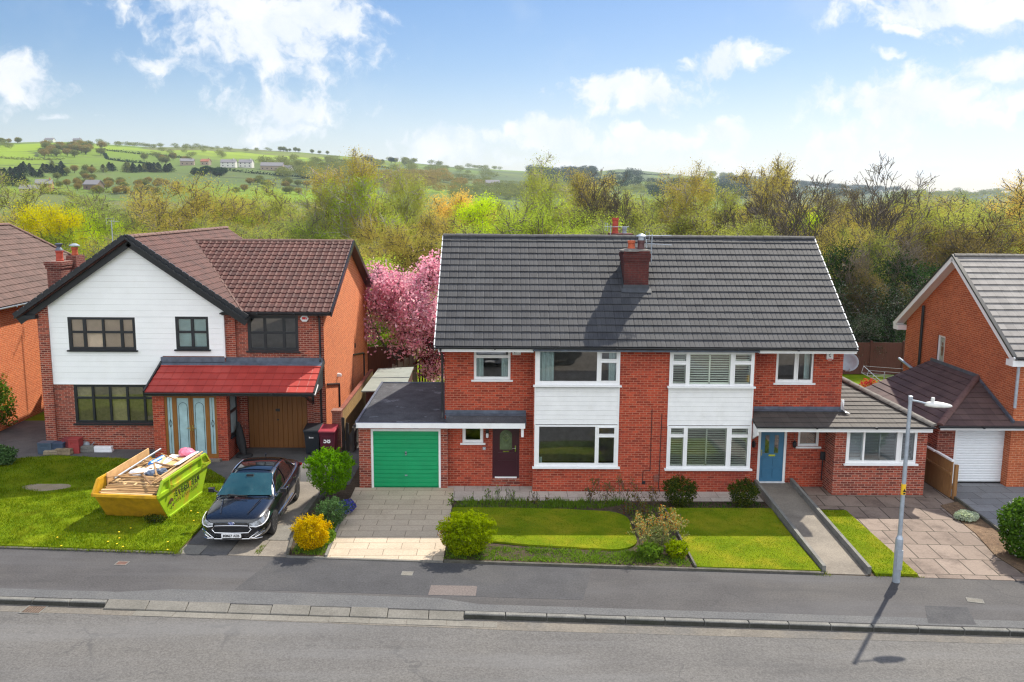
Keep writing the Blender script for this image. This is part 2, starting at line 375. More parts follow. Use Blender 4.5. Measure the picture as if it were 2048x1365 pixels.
def flags(name, c1, c2, joint, w, h, offset=0.5, mort=0.012, rotate=0.0, stain=None, amt=0.4):
    m, bb, out = new_mat(name); p = principled(bb, out, 0.85, 0, 0.3); co = ocoord(bb)
    mp = bb.n('ShaderNodeMapping'); mp.inputs['Rotation'].default_value = (0, 0, rotate); bb.l(co, mp.inputs[0])
    bt = bb.n('ShaderNodeTexBrick'); bb.l(mp.outputs[0], bt.inputs['Vector']); bt.offset = offset
    bt.inputs['Scale'].default_value = 1.0; bt.inputs['Brick Width'].default_value = w; bt.inputs['Row Height'].default_value = h
    bt.inputs['Mortar Size'].default_value = mort; bt.inputs['Mortar Smooth'].default_value = 0.2
    bt.inputs['Color1'].default_value = (*c1, 1); bt.inputs['Color2'].default_value = (*c2, 1); bt.inputs['Mortar'].default_value = (*joint, 1)
    col = bt.outputs[0]
    col = bb.mix(bb.math('MULTIPLY', bb.smooth(bb.noise(co, 1.2, 6.0, 0.7), 0.45, 0.72), amt), col, stain or tuple(x*0.5 for x in c1))
    g = bb.noise(co, 20.0, 4.0, 0.75)
    col = bb.mix(0.35, col, bb.mix(1.0, col, bb.ramp(g, [(0.3, (0.5, 0.5, 0.5)), (0.7, (1.5, 1.5, 1.5))]), 'MULTIPLY'))
    bb.l(col, p.inputs['Base Color']); bump(bb, p, bt.outputs[1], -0.5, 0.01); return m
def wood(name, c1, c2, scale=(1, 1, 12), rough=0.6):
    m, bb, out = new_mat(name); p = principled(bb, out, rough, 0, 0.3); co = ocoord(bb)
    mp = bb.n('ShaderNodeMapping'); mp.inputs['Scale'].default_value = scale; bb.l(co, mp.inputs[0])
    f = bb.noise(mp.outputs[0], 3.0, 6.0, 0.7)
    bb.l(bb.ramp(f, [(0.25, c1), (0.75, c2)]), p.inputs['Base Color']); return m

K = {}
K['brick_red'] = brick('red_brick', (0.23, 0.028, 0.014), (0.50, 0.074, 0.032), (0.40, 0.17, 0.11), stain=(0.17, 0.030, 0.028), amt=0.55)
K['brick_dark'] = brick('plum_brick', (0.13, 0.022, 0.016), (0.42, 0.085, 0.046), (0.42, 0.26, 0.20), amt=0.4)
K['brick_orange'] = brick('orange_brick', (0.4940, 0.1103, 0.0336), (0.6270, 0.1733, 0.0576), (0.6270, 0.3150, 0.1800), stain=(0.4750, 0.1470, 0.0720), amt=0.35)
K['brick_gable'] = brick('gable_brick', (0.36, 0.075, 0.028), (0.50, 0.125, 0.046), (0.52, 0.25, 0.14), stain=(0.27, 0.07, 0.04), amt=0.4)
K['brick_brown'] = brick('brown_brick', (0.1620, 0.0525, 0.0375), (0.2610, 0.0840, 0.0562), (0.2520, 0.1400, 0.1125), amt=0.3)
K['stone_wall'] = brick('sandstone', (0.3360, 0.2160, 0.0800), (0.4160, 0.2720, 0.1120), (0.2720, 0.1920, 0.0960), w=0.3, h=0.1, stain=(0.2000, 0.1200, 0.0560), amt=0.5)
K['chimney_brick'] = brick('sooty_brick', (0.0810, 0.0189, 0.0173), (0.1188, 0.0270, 0.0227), (0.0864, 0.0486, 0.0432), stain=(0.0270, 0.0162, 0.0189), amt=0.75)
K['brick_plum'] = brick('plum_chimney_brick', (0.10, 0.026, 0.022), (0.22, 0.055, 0.04), (0.26, 0.17, 0.14), stain=(0.07, 0.03, 0.03), amt=0.5)
K['lead_dark'] = plain('dark_lead', (0.05, 0.055, 0.065), 0.6, var=0.3, scale=5)
K['tile_grey'] = tile_mat('grey_tile', (0.0270, 0.0284, 0.0341), (0.0451, 0.0465, 0.0521), 0.30, 0.326, streak=0.55)
K['tile_ext'] = tile_mat('brown_grey_tile', (0.0521, 0.0456, 0.0422), (0.0744, 0.0645, 0.0585), 0.30, 0.30, streak=0.2)
K['tile_pale'] = tile_mat('pale_grey_tile', (0.1619, 0.1514, 0.1478), (0.2182, 0.2042, 0.1971), 0.30, 0.32, streak=0.2)
K['tile_plum'] = tile_mat('plum_tile', (0.0638, 0.0382, 0.0382), (0.1020, 0.0638, 0.0595), 0.30, 0.32, streak=0.2)
K['tile_brown'] = tile_mat('brown_tile', (0.0559, 0.0205, 0.0181), (0.1012, 0.0379, 0.0302), 0.255, 0.27, moss=(0.1492, 0.0848, 0.0691), streak=0.35)
K['tile_far'] = tile_mat('mossy_brown_tile', (0.0778, 0.0428, 0.0343), (0.1152, 0.0630, 0.0514), 0.30, 0.33, moss=(0.1267, 0.0907, 0.0636), streak=0.4)
K['tile_red'] = tile_mat('painted_red_tile', (0.3060, 0.0323, 0.0255), (0.3740, 0.0476, 0.0374), 0.33, 0.40, rough=0.55, streak=0.12)
K['ridge_brown'] = plain('ridge_brown', (0.1500, 0.0825, 0.0675), 0.85, var=0.35, scale=9, stain=(12.0, (0.2550, 0.2250, 0.1875), 0.5))
K['ridge_grey'] = plain('ridge_grey', (0.0595, 0.0574, 0.0595), 0.8, var=0.3, scale=9, stain=(7.0, (0.1540, 0.1470, 0.1400), 0.4))
K['hip_grey'] = plain('hip_grey', (0.1650, 0.1500, 0.1350), 0.85, var=0.3, scale=8)
K['terracotta'] = plain('terracotta', (0.4320, 0.0900, 0.0360), 0.7, var=0.2)
K['pot_dark'] = plain('sooty_pot', (0.10, 0.045, 0.045), 0.7, var=0.3)
K['pot_red'] = plain('red_pot', (0.40, 0.06, 0.035), 0.7, var=0.2)
K['white'] = plain('white_upvc', (0.80, 0.80, 0.80), 0.35, var=0.03, spec=0.5)
K['white_worn'] = plain('worn_white_board', (0.80, 0.80, 0.80), 0.5, var=0.05, scale=3, stain=(2.2, (0.62, 0.61, 0.58), 0.3))
K['cladding'] = plain('white_cladding', (0.87, 0.88, 0.885), 0.45, var=0.03, scale=1.5, stain=(1.4, (0.78, 0.78, 0.76), 0.25))
K['black'] = plain('black_upvc', (0.014, 0.016, 0.02), 0.35, var=0.2, spec=0.5)
K['black_matt'] = plain('black_matt', (0.018, 0.018, 0.02), 0.75, var=0.3)
K['lead'] = plain('lead_sheet', (0.1020, 0.1200, 0.1560), 0.5, var=0.3, scale=5, metal=0.2)
K['felt'] = ground_mat('roof_felt', (0.0400, 0.0416, 0.0480), (0.0680, 0.0704, 0.0800), (0.1040, 0.1080, 0.1200), 3.0, s3=1.2, amt3=0.5, patch=(1.6, (0.2400, 0.2560, 0.2880), 0.55), fine_amt=0.5)
K['glass'] = glass('window_glass', 0.10, (0.85, 0.9, 0.9))
K['glass_dark'] = glass('dark_window_glass', 0.14, (0.6, 0.66, 0.66))
K['frosted'] = plain('frosted_glass', (0.36, 0.52, 0.56), 0.18, var=0.15, spec=0.6, scale=3)
K['interior'] = plain('room_plaster', (0.36, 0.32, 0.27), 0.9, var=0.15)
K['curtain'] = plain('pale_curtain', (0.62, 0.74, 0.70), 0.9, var=0.08, scale=20)
K['blind_tan'] = plain('tan_roller_blind', (0.7500, 0.5250, 0.3750), 0.9, var=0.1, scale=3)
K['blind_olive'] = plain('olive_blind', (0.34, 0.28, 0.13), 0.9, var=0.2, scale=8)
K['blind_blue'] = plain('teal_blind', (0.5040, 0.7440, 0.7440), 0.9, var=0.15, scale=2)
K['shutter'] = plain('cream_shutter', (0.80, 0.82, 0.68), 0.5, var=0.05)
K['blind_grey'] = plain('grey_venetian', (0.50, 0.52, 0.55), 0.5, var=0.05)
K['green_door'] = plain('green_painted_steel', (0.002, 0.30, 0.11), 0.5, var=0.07, scale=2.5, spec=0.45)
K['oak'] = wood('oak_upvc', (0.1805, 0.0712, 0.0152), (0.3135, 0.1377, 0.0333), (8, 8, 0.8), 0.45)
K['oak_door'] = wood('oak_garage_door', (0.17, 0.068, 0.018), (0.25, 0.105, 0.03), (8, 8, 0.6), 0.5)
K['burgundy_door'] = plain('burgundy_door', (0.045, 0.008, 0.016), 0.35, var=0.12, spec=0.5)
K['blue_door'] = plain('blue_door', (0.04, 0.15, 0.26), 0.4, var=0.06, spec=0.5)
K['roller_white'] = plain('white_roller_door', (0.78, 0.80, 0.82), 0.4, var=0.03)
K['steel'] = plain('galvanised_steel', (0.42, 0.47, 0.53), 0.45, metal=0.55, var=0.12, scale=9)
K['chrome'] = plain('chrome', (0.80, 0.80, 0.82), 0.12, metal=1.0, var=0.02)
K['brass'] = plain('brass', (0.75, 0.52, 0.18), 0.3, metal=0.9, var=0.05)
K['grey_plastic'] = plain('grey_plastic', (0.26, 0.30, 0.34), 0.5, var=0.1)
K['lamp_white'] = plain('lamp_housing', (0.68, 0.67, 0.63), 0.45, var=0.1)
K['yellow'] = plain('yellow_band', (0.85, 0.50, 0.02), 0.5, var=0.06)
K['ink'] = plain('black_lettering', (0.012, 0.012, 0.014), 0.5, var=0.1)
K['logo_red'] = plain('red_logo', (0.62, 0.05, 0.05), 0.5, var=0.05)
K['white_ink'] = plain('white_lettering', (0.82, 0.82, 0.82), 0.5, var=0.03)
K['bin_black'] = plain('black_bin', (0.016, 0.02, 0.027), 0.45, var=0.2)
K['bin_red'] = plain('burgundy_bin', (0.095, 0.010, 0.026), 0.45, var=0.15)
K['bin_lid'] = plain('burgundy_bin_lid', (0.30, 0.03, 0.05), 0.45, var=0.15)
K['bin_tan'] = plain('tan_bin', (0.32, 0.18, 0.09), 0.55, var=0.15)
K['skip_yellow'] = plain('rusty_yellow_paint', (0.5242, 0.2855, 0.0108), 0.55, var=0.22, scale=4, stain=(3.0, (0.3024, 0.1458, 0.0180), 0.6))
K['skip_green'] = plain('lime_paint', (0.2872, 0.4476, 0.0112), 0.5, var=0.12, scale=3, stain=(1.9, (0.5067, 0.2307, 0.0281), 0.75))
K['ply'] = plain('worn_orange_ply', (0.60, 0.36, 0.16), 0.75, var=0.2, scale=4)
K['plank_a'] = wood('pale_softwood', (0.44, 0.28, 0.13), (0.66, 0.47, 0.25), (6, 1, 6), 0.8)
K['plank_b'] = wood('aged_softwood', (0.24, 0.13, 0.055), (0.42, 0.26, 0.12), (6, 1, 6), 0.85)
K['plank_c'] = wood('weathered_batten', (0.13, 0.075, 0.04), (0.27, 0.16, 0.08), (6, 1, 6), 0.85)
K['bag_white'] = plain('white_plastic', (0.78, 0.79, 0.82), 0.35, var=0.06)
K['bag_pink'] = plain('pink_plastic', (0.80, 0.20, 0.30), 0.35, var=0.2)
K['bag_blue'] = plain('blue_plastic', (0.02, 0.22, 0.72), 0.4, var=0.15)
K['rubble_bag'] = plain('slate_plastic', (0.09, 0.12, 0.18), 0.4, var=0.4, scale=7)
K['fence_wood'] = wood('fence_timber', (0.20, 0.095, 0.035), (0.34, 0.175, 0.065), (9, 9, 0.8), 0.85)
K['fence_dark'] = wood('stained_fence', (0.055, 0.022, 0.016), (0.11, 0.04, 0.028), (9, 9, 0.8), 0.85)
K['fence_grey'] = wood('grey_fence_timber', (0.13, 0.11, 0.09), (0.32, 0.28, 0.23), (9, 9, 0.8), 0.9)
K['post_dark'] = plain('charred_post', (0.03, 0.025, 0.022), 0.9, var=0.4)
K['tarmac'] = ground_mat('pavement_tarmac', (0.0522, 0.0500, 0.0522), (0.0692, 0.0664, 0.0681), (0.0880, 0.0823, 0.0783), 0.9, s3=0.35, amt3=0.5, fine_amt=0.6, fine_scale=22.0, rough=0.85)
K['road'] = ground_mat('road_tarmac', (0.0923, 0.0888, 0.0878), (0.1122, 0.1078, 0.1047), (0.1247, 0.1177, 0.1097), 0.6, s3=0.25, amt3=0.5, fine_amt=0.6, fine_scale=22.0, rough=0.85, patch=(0.45, (0.0599, 0.0599, 0.0623), 0.28))
cracked(K['road'], (0.055, 0.055, 0.057)); cracked(K['tarmac'], (0.035, 0.035, 0.038), 0.45, 0.5)
K['kerb'] = ground_mat('kerb_concrete', (0.1346, 0.1318, 0.1234), (0.2020, 0.1963, 0.1795), (0.1010, 0.1010, 0.0926), 2.5, s3=1.2, amt3=0.5, fine_amt=0.45)
K['kerb_pale'] = ground_mat('pale_kerb', (0.1518, 0.1433, 0.1265), (0.1940, 0.1813, 0.1602), (0.1265, 0.1181, 0.1011), 2.0, s3=0.8, amt3=0.5, fine_amt=0.4)
K['edge_dark'] = ground_mat('mossy_edging', (0.0600, 0.0560, 0.0480), (0.1200, 0.1120, 0.0960), (0.0480, 0.0560, 0.0320), 3.0, s3=1.2, amt3=0.5)
K['concrete'] = ground_mat('concrete', (0.1469, 0.1283, 0.1089), (0.2160, 0.1904, 0.1594), (0.2851, 0.2484, 0.2022), 1.1, s3=0.5, amt3=0.5, fine_amt=0.4)
K['concrete_dark'] = ground_mat('dark_concrete', (0.0675, 0.0660, 0.0675), (0.1050, 0.1013, 0.1013), (0.1275, 0.1200, 0.1125), 1.2, s3=0.6, amt3=0.5)
K['flags_buff'] = flags('buff_flags', (0.4034, 0.3321, 0.2497), (0.4679, 0.3848, 0.2901), (0.2179, 0.1735, 0.1282), 0.9, 0.44, 0.5, stain=(0.3065, 0.2491, 0.1822), amt=0.45)
K['flags_path'] = flags('path_flags', (0.3520, 0.3080, 0.2728), (0.4224, 0.3784, 0.3344), (0.1760, 0.1496, 0.1320), 0.6, 0.6, 0.5, stain=(0.2288, 0.1936, 0.1760), amt=0.5)
K['flags_old'] = flags('worn_flags', (0.1696, 0.1283, 0.1054), (0.2340, 0.1824, 0.1511), (0.0351, 0.0285, 0.0200), 0.62, 1.0, 0.4, mort=0.018, rotate=0.06, stain=(0.0936, 0.0684, 0.0570), amt=0.85)
K['flags_grey'] = flags('grey_flags', (0.1500, 0.1537, 0.1650), (0.2175, 0.2213, 0.2325), (0.0675, 0.0638, 0.0600), 0.9, 0.6, 0.5, stain=(0.1125, 0.1050, 0.1050), amt=0.5)
K['soil'] = ground_mat('soil', (0.026, 0.017, 0.010), (0.062, 0.043, 0.027), (0.095, 0.068, 0.042), 6.0, s3=2.0, amt3=0.4, fine_amt=0.8, fine_scale=16.0, bumpd=0.03)
K['bark_chip'] = ground_mat('bark_chippings', (0.0900, 0.0562, 0.0338), (0.1800, 0.1125, 0.0675), (0.2250, 0.1575, 0.0975), 8.0, s3=2.0, amt3=0.4, fine_amt=0.8, fine_scale=30.0, bumpd=0.03)
K['dry_soil'] = ground_mat('dry_soil', (0.2250, 0.1800, 0.1200), (0.3150, 0.2625, 0.1950), (0.1650, 0.1425, 0.0675), 6.0, s3=3.0, amt3=0.5, fine_amt=0.6, fine_scale=40.0)
K['lawn_long'] = ground_mat('long_lawn', (0.0821, 0.1329, 0.0047), (0.1408, 0.2033, 0.0070), (0.2111, 0.2346, 0.0109), 2.2, s3=0.9, amt3=0.45, fine_amt=0.6, fine_scale=30.0)
K['lawn_short'] = ground_mat('mown_lawn', (0.0880, 0.1376, 0.0042), (0.1466, 0.1927, 0.0057), (0.2346, 0.2133, 0.0140), 1.6, s3=0.9, amt3=0.75, fine_amt=0.5, fine_scale=40.0)
dull(K['lawn_long']); dull(K['lawn_short'])
K['grass_long'] = grass_mat('grass_blades', [(0.0782, 0.1408, 0.0031), (0.1329, 0.2111, 0.0054), (0.1955, 0.2581, 0.0078), (0.2659, 0.2893, 0.0156)], (0.27, 0.29, 0.02), (0.06, 0.13, 0.006))
K['grass_short'] = grass_mat('mown_blades', [(0.0880, 0.1445, 0.0036), (0.1349, 0.1927, 0.0057), (0.1876, 0.2271, 0.0098), (0.2463, 0.2340, 0.0212)], (0.38, 0.31, 0.035), (0.08, 0.14, 0.006))
K['bark'] = plain('grey_bark', (0.1750, 0.1438, 0.1125), 0.9, var=0.4, scale=9)
K['bark_dark'] = plain('dark_bark', (0.0938, 0.0775, 0.0650), 0.9, var=0.4, scale=9)
K['bark_birch'] = plain('birch_bark', (0.34, 0.30, 0.26), 0.85, var=0.4, scale=7)
def L(name, *hexes, k=1.0, trans=0.46, tint=(1.08, 1.10, 0.72)): return leaf(name, [tuple(x*k for x in lin(h)) for h in hexes], trans, tint)
K['l_olive'] = L('olive_leaves', '8b8f45', '9c9d52', '787e40', 'a7a45c', k=1.62)
K['l_brown'] = L('bronze_leaves', '988c4a', 'a69654', '877d44', 'ad9655', k=1.62)
K['l_grey'] = L('grey_green_leaves', '72804a', '869057', '5f6c3e', '97995f', k=1.62)
K['l_green'] = L('fresh_green_leaves', '8d9c35', '9ba842', '7a8c30', 'aab34e', k=1.62)
K['l_orange'] = L('copper_leaves', 'c3a258', 'b99350', 'ab9a4a', 'cfae6c', k=1.62)
K['l_yellow'] = L('golden_leaves', 'e0cf10', 'cdb90c', 'b9b512', 'efe030')
K['l_lime'] = L('lime_leaves', 'b4c420', 'a0b51c', 'c6d22e', '8ea41c', k=1.62)
K['l_bare'] = L('sparse_buds', '6e6040', '7d6c48', '5b5138', '86754a', k=1.2)
K['l_dark'] = L('evergreen_leaves', '253f20', '314d26', '1c341e', '4a613a', trans=0.2, k=1.2)
K['l_holly'] = L('glossy_holly_leaves', '22331f', '2f4229', '3d3f30', '6c7468', trans=0.2, k=1.2)
K['l_ivy'] = L('ivy_leaves', '2f4f1c', '3f6424', '55772c', '24401a', trans=0.3)
K['l_pink'] = L('pink_blossom', 'ecb2c6', 'dc88a6', 'f7d6de', 'c96b8d', 'f2c2d0', k=1.15, trans=0.5, tint=(1.08, 0.97, 0.95))
K['l_maple'] = L('crimson_leaves', '5c1626', '74202f', '8f3040', '46121f')
K['l_topiary'] = L('topiary_leaves', '5d8f0c', '77a812', '4a7a0a', '95c11c')
K['l_conifer'] = L('golden_conifer', 'e6bf00', 'd3a700', 'f5d520', 'b99200')
K['l_bigshrub'] = L('yellow_green_leaves', '98a80c', '7f930b', 'b5bd14', '5e7a0c')
K['l_box'] = L('dark_shrub_leaves', '33451a', '45571f', '6b6a22', '283916', trans=0.3)
K['l_rosemary'] = L('grey_green_sprigs', '4c6a3c', '5f7d4a', '3c5630', '6f8c58', trans=0.3)
K['l_photinia'] = L('copper_shoots', 'c9853a', 'b5682e', 'd8a35c', '9d8f4a', 'c7b58a')
K['l_pale'] = L('pale_variegated', 'a7a56c', 'c2bd8c', '7f8a4a', '93a05c')
K['l_rose'] = L('rose_foliage', '6e6a34', '7d4630', '5d6a30', '8a7a48')
K['l_weed'] = L('weed_leaves', '5c7d24', '76952e', '48681e', '8fa63c')
K['l_hedge'] = L('laurel_leaves', '3a5c1c', '4f7a22', '2c4a18', '86a63c')
K['l_white'] = L('white_flowers', 'd6d9cc', 'c2c9b8', 'e8eadf', 'aab79a')
K['l_blue'] = L('blue_flowers', '5a55c8', '4440a8', '7b78de', '39409a')
K['l_red'] = L('red_flowers', 'c8423a', 'a8303a', 'd86a5a')
K['dandelion'] = plain('dandelion_yellow', (0.85, 0.60, 0.01), 0.7, var=0.1)
K['l_far'] = L('far_leaves', '6b7440', '7d8348', '5a643a', '8c8650', k=1.2)
K['l_farbrown'] = L('far_bronze_leaves', '84743f', '968048', '6f6438', 'a08a4c', k=1.2)
K['l_fardark'] = L('far_conifer_leaves', '1e3420', '2a4426', '18291c', '34502c', trans=0.15)
# ------------------------------------------------------------------ the ground
rng = np.random.default_rng(7)
SKYLINE = [(-60, 2.2), (-45, 2.3), (-33.4, 2.49), (-28.8, 3.0), (-27.3, 3.12), (-25.1, 3.2), (-21.1, 3.05), (-18.3, 3.15), (-14.9, 3.05), (-12.5, 2.95), (-9.5, 2.74), (-6.4, 2.48),
           (-3.2, 2.2), (0, 2.04), (1.9, 1.95), (4.4, 1.9), (6.3, 1.98), (7.6, 2.12), (9.5, 1.96), (11, 1.8), (12.6, 1.62), (14.1, 1.5), (17.1, 1.3), (20, 1.0), (22.8, .82), (26.8, .75), (30.5, .75), (36, .7), (60, .7)]
def terrain_z(x, y):
    dx, dy = x-CAM.x, y-CAM.y; r = math.hypot(dx, dy); az_ = math.degrees(math.atan2(dx, dy))
    e = np.interp(az_, [p[0] for p in SKYLINE], [p[1] for p in SKYLINE])
    rr = np.interp(az_, [-30, -8, 3, 10, 22], [1500, 1750, 2400, 2900, 3400])
    top = CAM.z + rr*math.tan(R(e))
    if dy < 0: return -0.35
    if r < 85: z = -0.35
    elif r < 260: t = (r-85)/175; z = -0.35 - 13*(t*t*(3-2*t))
    elif r < rr:
        t = (r-260)/(rr-260); s = 0.62*t + 0.38*t*t*(3-2*t); z = -13.35 + (top+13.35)*s
        z += (6.0*mnoise.noise((x/260, y/260, 1.7)) + 2.5*mnoise.noise((x/90, y/90, 4.2)))*math.sin(math.pi*min(1, t))
    else: t = min(1, (r-rr)/1200); z = top - (top*0.9+5)*t
    return z
def on_terrain(px, py):
    for k in range(40):                        # a line of sight just over the crest is lowered until it meets the hill
        d = ray(px, py+k); d = d/math.hypot(d.x, d.y); t = 90.0
        while t < 4200:
            p = CAM + d*t
            if p.z <= terrain_z(p.x, p.y): return p
            t *= 1.012
    return CAM + d*2000
azs = np.concatenate([np.linspace(-180, -44, 14)[:-1], np.linspace(-44, 44, 177), np.linspace(44, 180, 14)[1:-1]])
rs = np.concatenate([[0.0], np.linspace(20, 85, 5), np.geomspace(95, 4800, 95)])
V = [(CAM.x, CAM.y, -0.35)]; Fq = []
for r_ in rs[1:]:
    for a_ in azs:
        x, y = CAM.x + r_*math.sin(R(a_)), CAM.y + r_*math.cos(R(a_)); V.append((x, y, terrain_z(x, y)))
na = len(azs)
for i in range(len(rs)-2):
    for j in range(na):
        a, c = 1+i*na+j, 1+i*na+(j+1) % na; Fq.append((a, a+na, c+na, c))
tri = [(0, 1+j, 1+(j+1) % na) for j in range(na)]
me = bpy.data.meshes.new('ground'); me.from_pydata(V, [], Fq+tri); me.shade_smooth()
m, bb, out = new_mat('fields'); p = principled(bb, out, 0.95, 0, 0.1); co = ocoord(bb)
mp = bb.n('ShaderNodeMapping'); mp.inputs['Scale'].default_value = (1/190, 1/240, 0); bb.l(co, mp.inputs[0])
wv = bb.vmath('ADD', mp.outputs[0], bb.vmath('MULTIPLY', bb.noise(co, 0.006, 3.0, out=1), (0.8, 0.8, 0)))
vo = bb.n('ShaderNodeTexVoronoi', feature='F1'); vo.inputs['Scale'].default_value = 1.0; bb.l(wv, vo.inputs['Vector'])
ve = bb.n('ShaderNodeTexVoronoi', feature='DISTANCE_TO_EDGE'); ve.inputs['Scale'].default_value = 1.0; bb.l(wv, ve.inputs['Vector'])
vs = bb.n('ShaderNodeSeparateXYZ'); bb.l(vo.outputs['Color'], vs.inputs[0])
field = bb.ramp(vs.outputs[0], [(0.0, (0.13, 0.21, 0.008)), (0.3, (0.18, 0.27, 0.010)), (0.55, (0.22, 0.30, 0.014)), (0.72, (0.14, 0.17, 0.035)), (0.86, (0.15, 0.14, 0.055)), (1.0, (0.10, 0.16, 0.024))])
sp = bb.n('ShaderNodeSeparateXYZ'); bb.l(co, sp.inputs[0])
moor = bb.math('MULTIPLY', bb.smooth(bb.noise(co, 0.0035, 5.0, 0.6), 0.36, 0.56), bb.smooth(sp.outputs[0], -620, -180))
col = bb.mix(moor, field, (0.075, 0.105, 0.042))
rough_ = bb.noise(co, 0.05, 6.0, 0.7); col = bb.mix(bb.math('MULTIPLY', bb.smooth(rough_, 0.48, 0.7), 0.35), col, (0.13, 0.135, 0.045))
hedge = bb.smooth(ve.outputs['Distance'], 0.012, 0.005); col = bb.mix(bb.math('MULTIPLY', hedge, 0.8), col, (0.035, 0.045, 0.02))
east = bb.math('MULTIPLY', bb.smooth(sp.outputs[0], 60, 420), bb.smooth(bb.noise(co, 0.004, 5.0, 0.6), 0.36, 0.5)); col = bb.mix(bb.math('MULTIPLY', east, 0.8), col, (0.06, 0.078, 0.045))
scrub = bb.smooth(bb.noise(co, 0.012, 6.0, 0.65), 0.58, 0.66); col = bb.mix(bb.math('MULTIPLY', scrub, 0.6), col, (0.10, 0.115, 0.05))
bb.l(col, p.inputs['Base Color'])
setp(link_mesh('ground', me, m), kind='structure')

def pb(x): return -6.15 - 0.0755*x          # back edge of the near pavement
def kb(x): return -8.80 - 0.0665*x          # its kerb line
def sheet(name, poly, z, mat, h=0.25, parent=None):
    return setp(MB().prism(poly, z-h, z).build(name, mat, parent), kind='structure')
sheet('garden_ground', [(-75, pb(-75)), (75, pb(75)), (75, 62), (-75, 62)], -0.004, K['soil'])
sheet('back_lawn', [(-60, 17), (60, 17), (60, 60), (-60, 60)], 0.01, K['lawn_long'])
sheet('back_yard', [(-26, 9.0), (15, 9.0), (15, 17), (-26, 17)], 0.006, K['lawn_long'])
sheet('pavement', [(-75, kb(-75)), (75, kb(75)), (75, pb(75)), (-75, pb(-75))], 0.0, K['tarmac'])
sheet('road', [(-75, kb(-75)-9.0), (75, kb(75)-9.0), (75, kb(75)-.02), (-75, kb(-75)-.02)], -0.12, K['road'])
sheet('opposite_pavement', [(-75, kb(-75)-12), (75, kb(75)-12), (75, kb(75)-9.0), (-75, kb(-75)-9.0)], 0.0, K['tarmac'])
sheet('opposite_forecourt', [(-75, -120), (75, -70), (75, kb(75)-12), (-75, kb(-75)-12)], 0.01, K['concrete'])
# pavement repairs and the strip along the kerb
sheet('pavement_strip', [(-18, kb(-18)+.02), (-13.4, kb(-13.4)+.02), (-5.3, kb(-5.3)+.02), (12, kb(12)+.02), (12, kb(12)+.36), (-5.0, kb(-5)+.36), (-6.0, kb(-6)+.62), (-12.4, kb(-12.4)+.66), (-13.6, kb(-13.6)+.42), (-18, kb(-18)+.42)], 0.004, K['tarmac'] if False else ground_mat('newer_tarmac', (0.085, 0.086, 0.09), (0.105, 0.106, 0.11), (0.12, 0.117, 0.113), 1.2, s3=.6, amt3=.4, fine_amt=.55, fine_scale=22.0))
sheet('pavement_patch', [(-6.25, -7.62), (-5.12, -7.66), (-5.10, -7.12), (-6.22, -7.08)], 0.004, ground_mat('pinkish_tarmac', (0.12, 0.10, 0.095), (0.145, 0.12, 0.112), (0.1, 0.094, 0.094), 2.0, fine_amt=.5, fine_scale=22.0))
sheet('pavement_trench', [(-10.4, pb(-10.4)-.02), (-2.2, pb(-2.2)-.1), (-2.6, kb(-2.6)+.75), (-10.9, kb(-10.9)+.75)], 0.003, ground_mat('dark_tarmac', (0.046, 0.046, 0.05), (0.064, 0.064, 0.069), (0.08, 0.077, 0.076), 1.2, s3=.5, amt3=.4, fine_amt=.55, fine_scale=22.0))
sheet('pavement_reinstatement', [(5.0, kb(5)+.1), (6.05, kb(6.05)+.1), (6.3, kb(6.3)+.98), (5.35, kb(5.35)+1.0)], 0.005, ground_mat('trench_tarmac', (0.048, 0.048, 0.053), (0.066, 0.066, 0.07), (0.08, 0.08, 0.08), 2.0, fine_amt=.5, fine_scale=22.0))
sheet('gutter_dust', [(-75, kb(-75)-.5), (-14, kb(-14)-.5), (-4, kb(-4)-.62), (7, kb(7)-.5), (75, kb(75)-.5), (75, kb(75)-.14), (-75, kb(-75)-.14)], -0.116, ground_mat('silty_tarmac', (0.125, 0.112, 0.097), (0.165, 0.148, 0.125), (0.105, 0.102, 0.1), 1.4, s3=.9, amt3=.7, fine_amt=.5, fine_scale=22.0))
# kerb stones: upright ones and the dropped, paler ones with channel blocks
def stones(x0, x1, step, fn, gap=0.014):
    x = x0
    while x < x1-0.05:
        xe = min(x+step*random.Random(int(x*97)).uniform(.92, 1.08), x1); fn(x+gap/2, xe-gap/2); x = xe
up, dropm, chan, face_shade = MB(), MB(), MB(), MB()
def kst(x, xe, z0=0.0, z1=0.0):
    j = random.Random(int(x*131)).uniform(-.008, .008)
    a, c = (x, kb(x)), (xe, kb(xe))
    up.add([(a[0], a[1]-.15, -.2), (c[0], c[1]-.15, -.2), (c[0], c[1], -.2), (a[0], a[1], -.2), (a[0], a[1]-.135, z0+.004+j), (c[0], c[1]-.135, z1+.004+j), (c[0], c[1], z1+.006+j), (a[0], a[1], z0+.006+j)],
           [(3,2,1,0),(4,5,6,7),(0,1,5,4),(1,2,6,5),(2,3,7,6),(3,0,4,7)])
    face_shade.quad((a[0]+.01, a[1]-.154, -.125), (c[0]-.01, c[1]-.154, -.125), (c[0]-.01, c[1]-.146, z1-.022), (a[0]+.01, a[1]-.146, z0-.022))
def dst(x, xe):
    a, c = (x, kb(x)), (xe, kb(xe)); j = random.Random(int(x*77)).uniform(-.006, .006)
    dropm.add([(a[0], a[1]-.26, -.2), (c[0], c[1]-.26, -.2), (c[0], c[1]+.03, -.2), (a[0], a[1]+.03, -.2), (a[0], a[1]-.26, -.085+j), (c[0], c[1]-.26, -.085+j), (c[0], c[1]+.03, .006+j), (a[0], a[1]+.03, .006+j)],
             [(3,2,1,0),(4,5,6,7),(0,1,5,4),(1,2,6,5),(2,3,7,6),(3,0,4,7)])
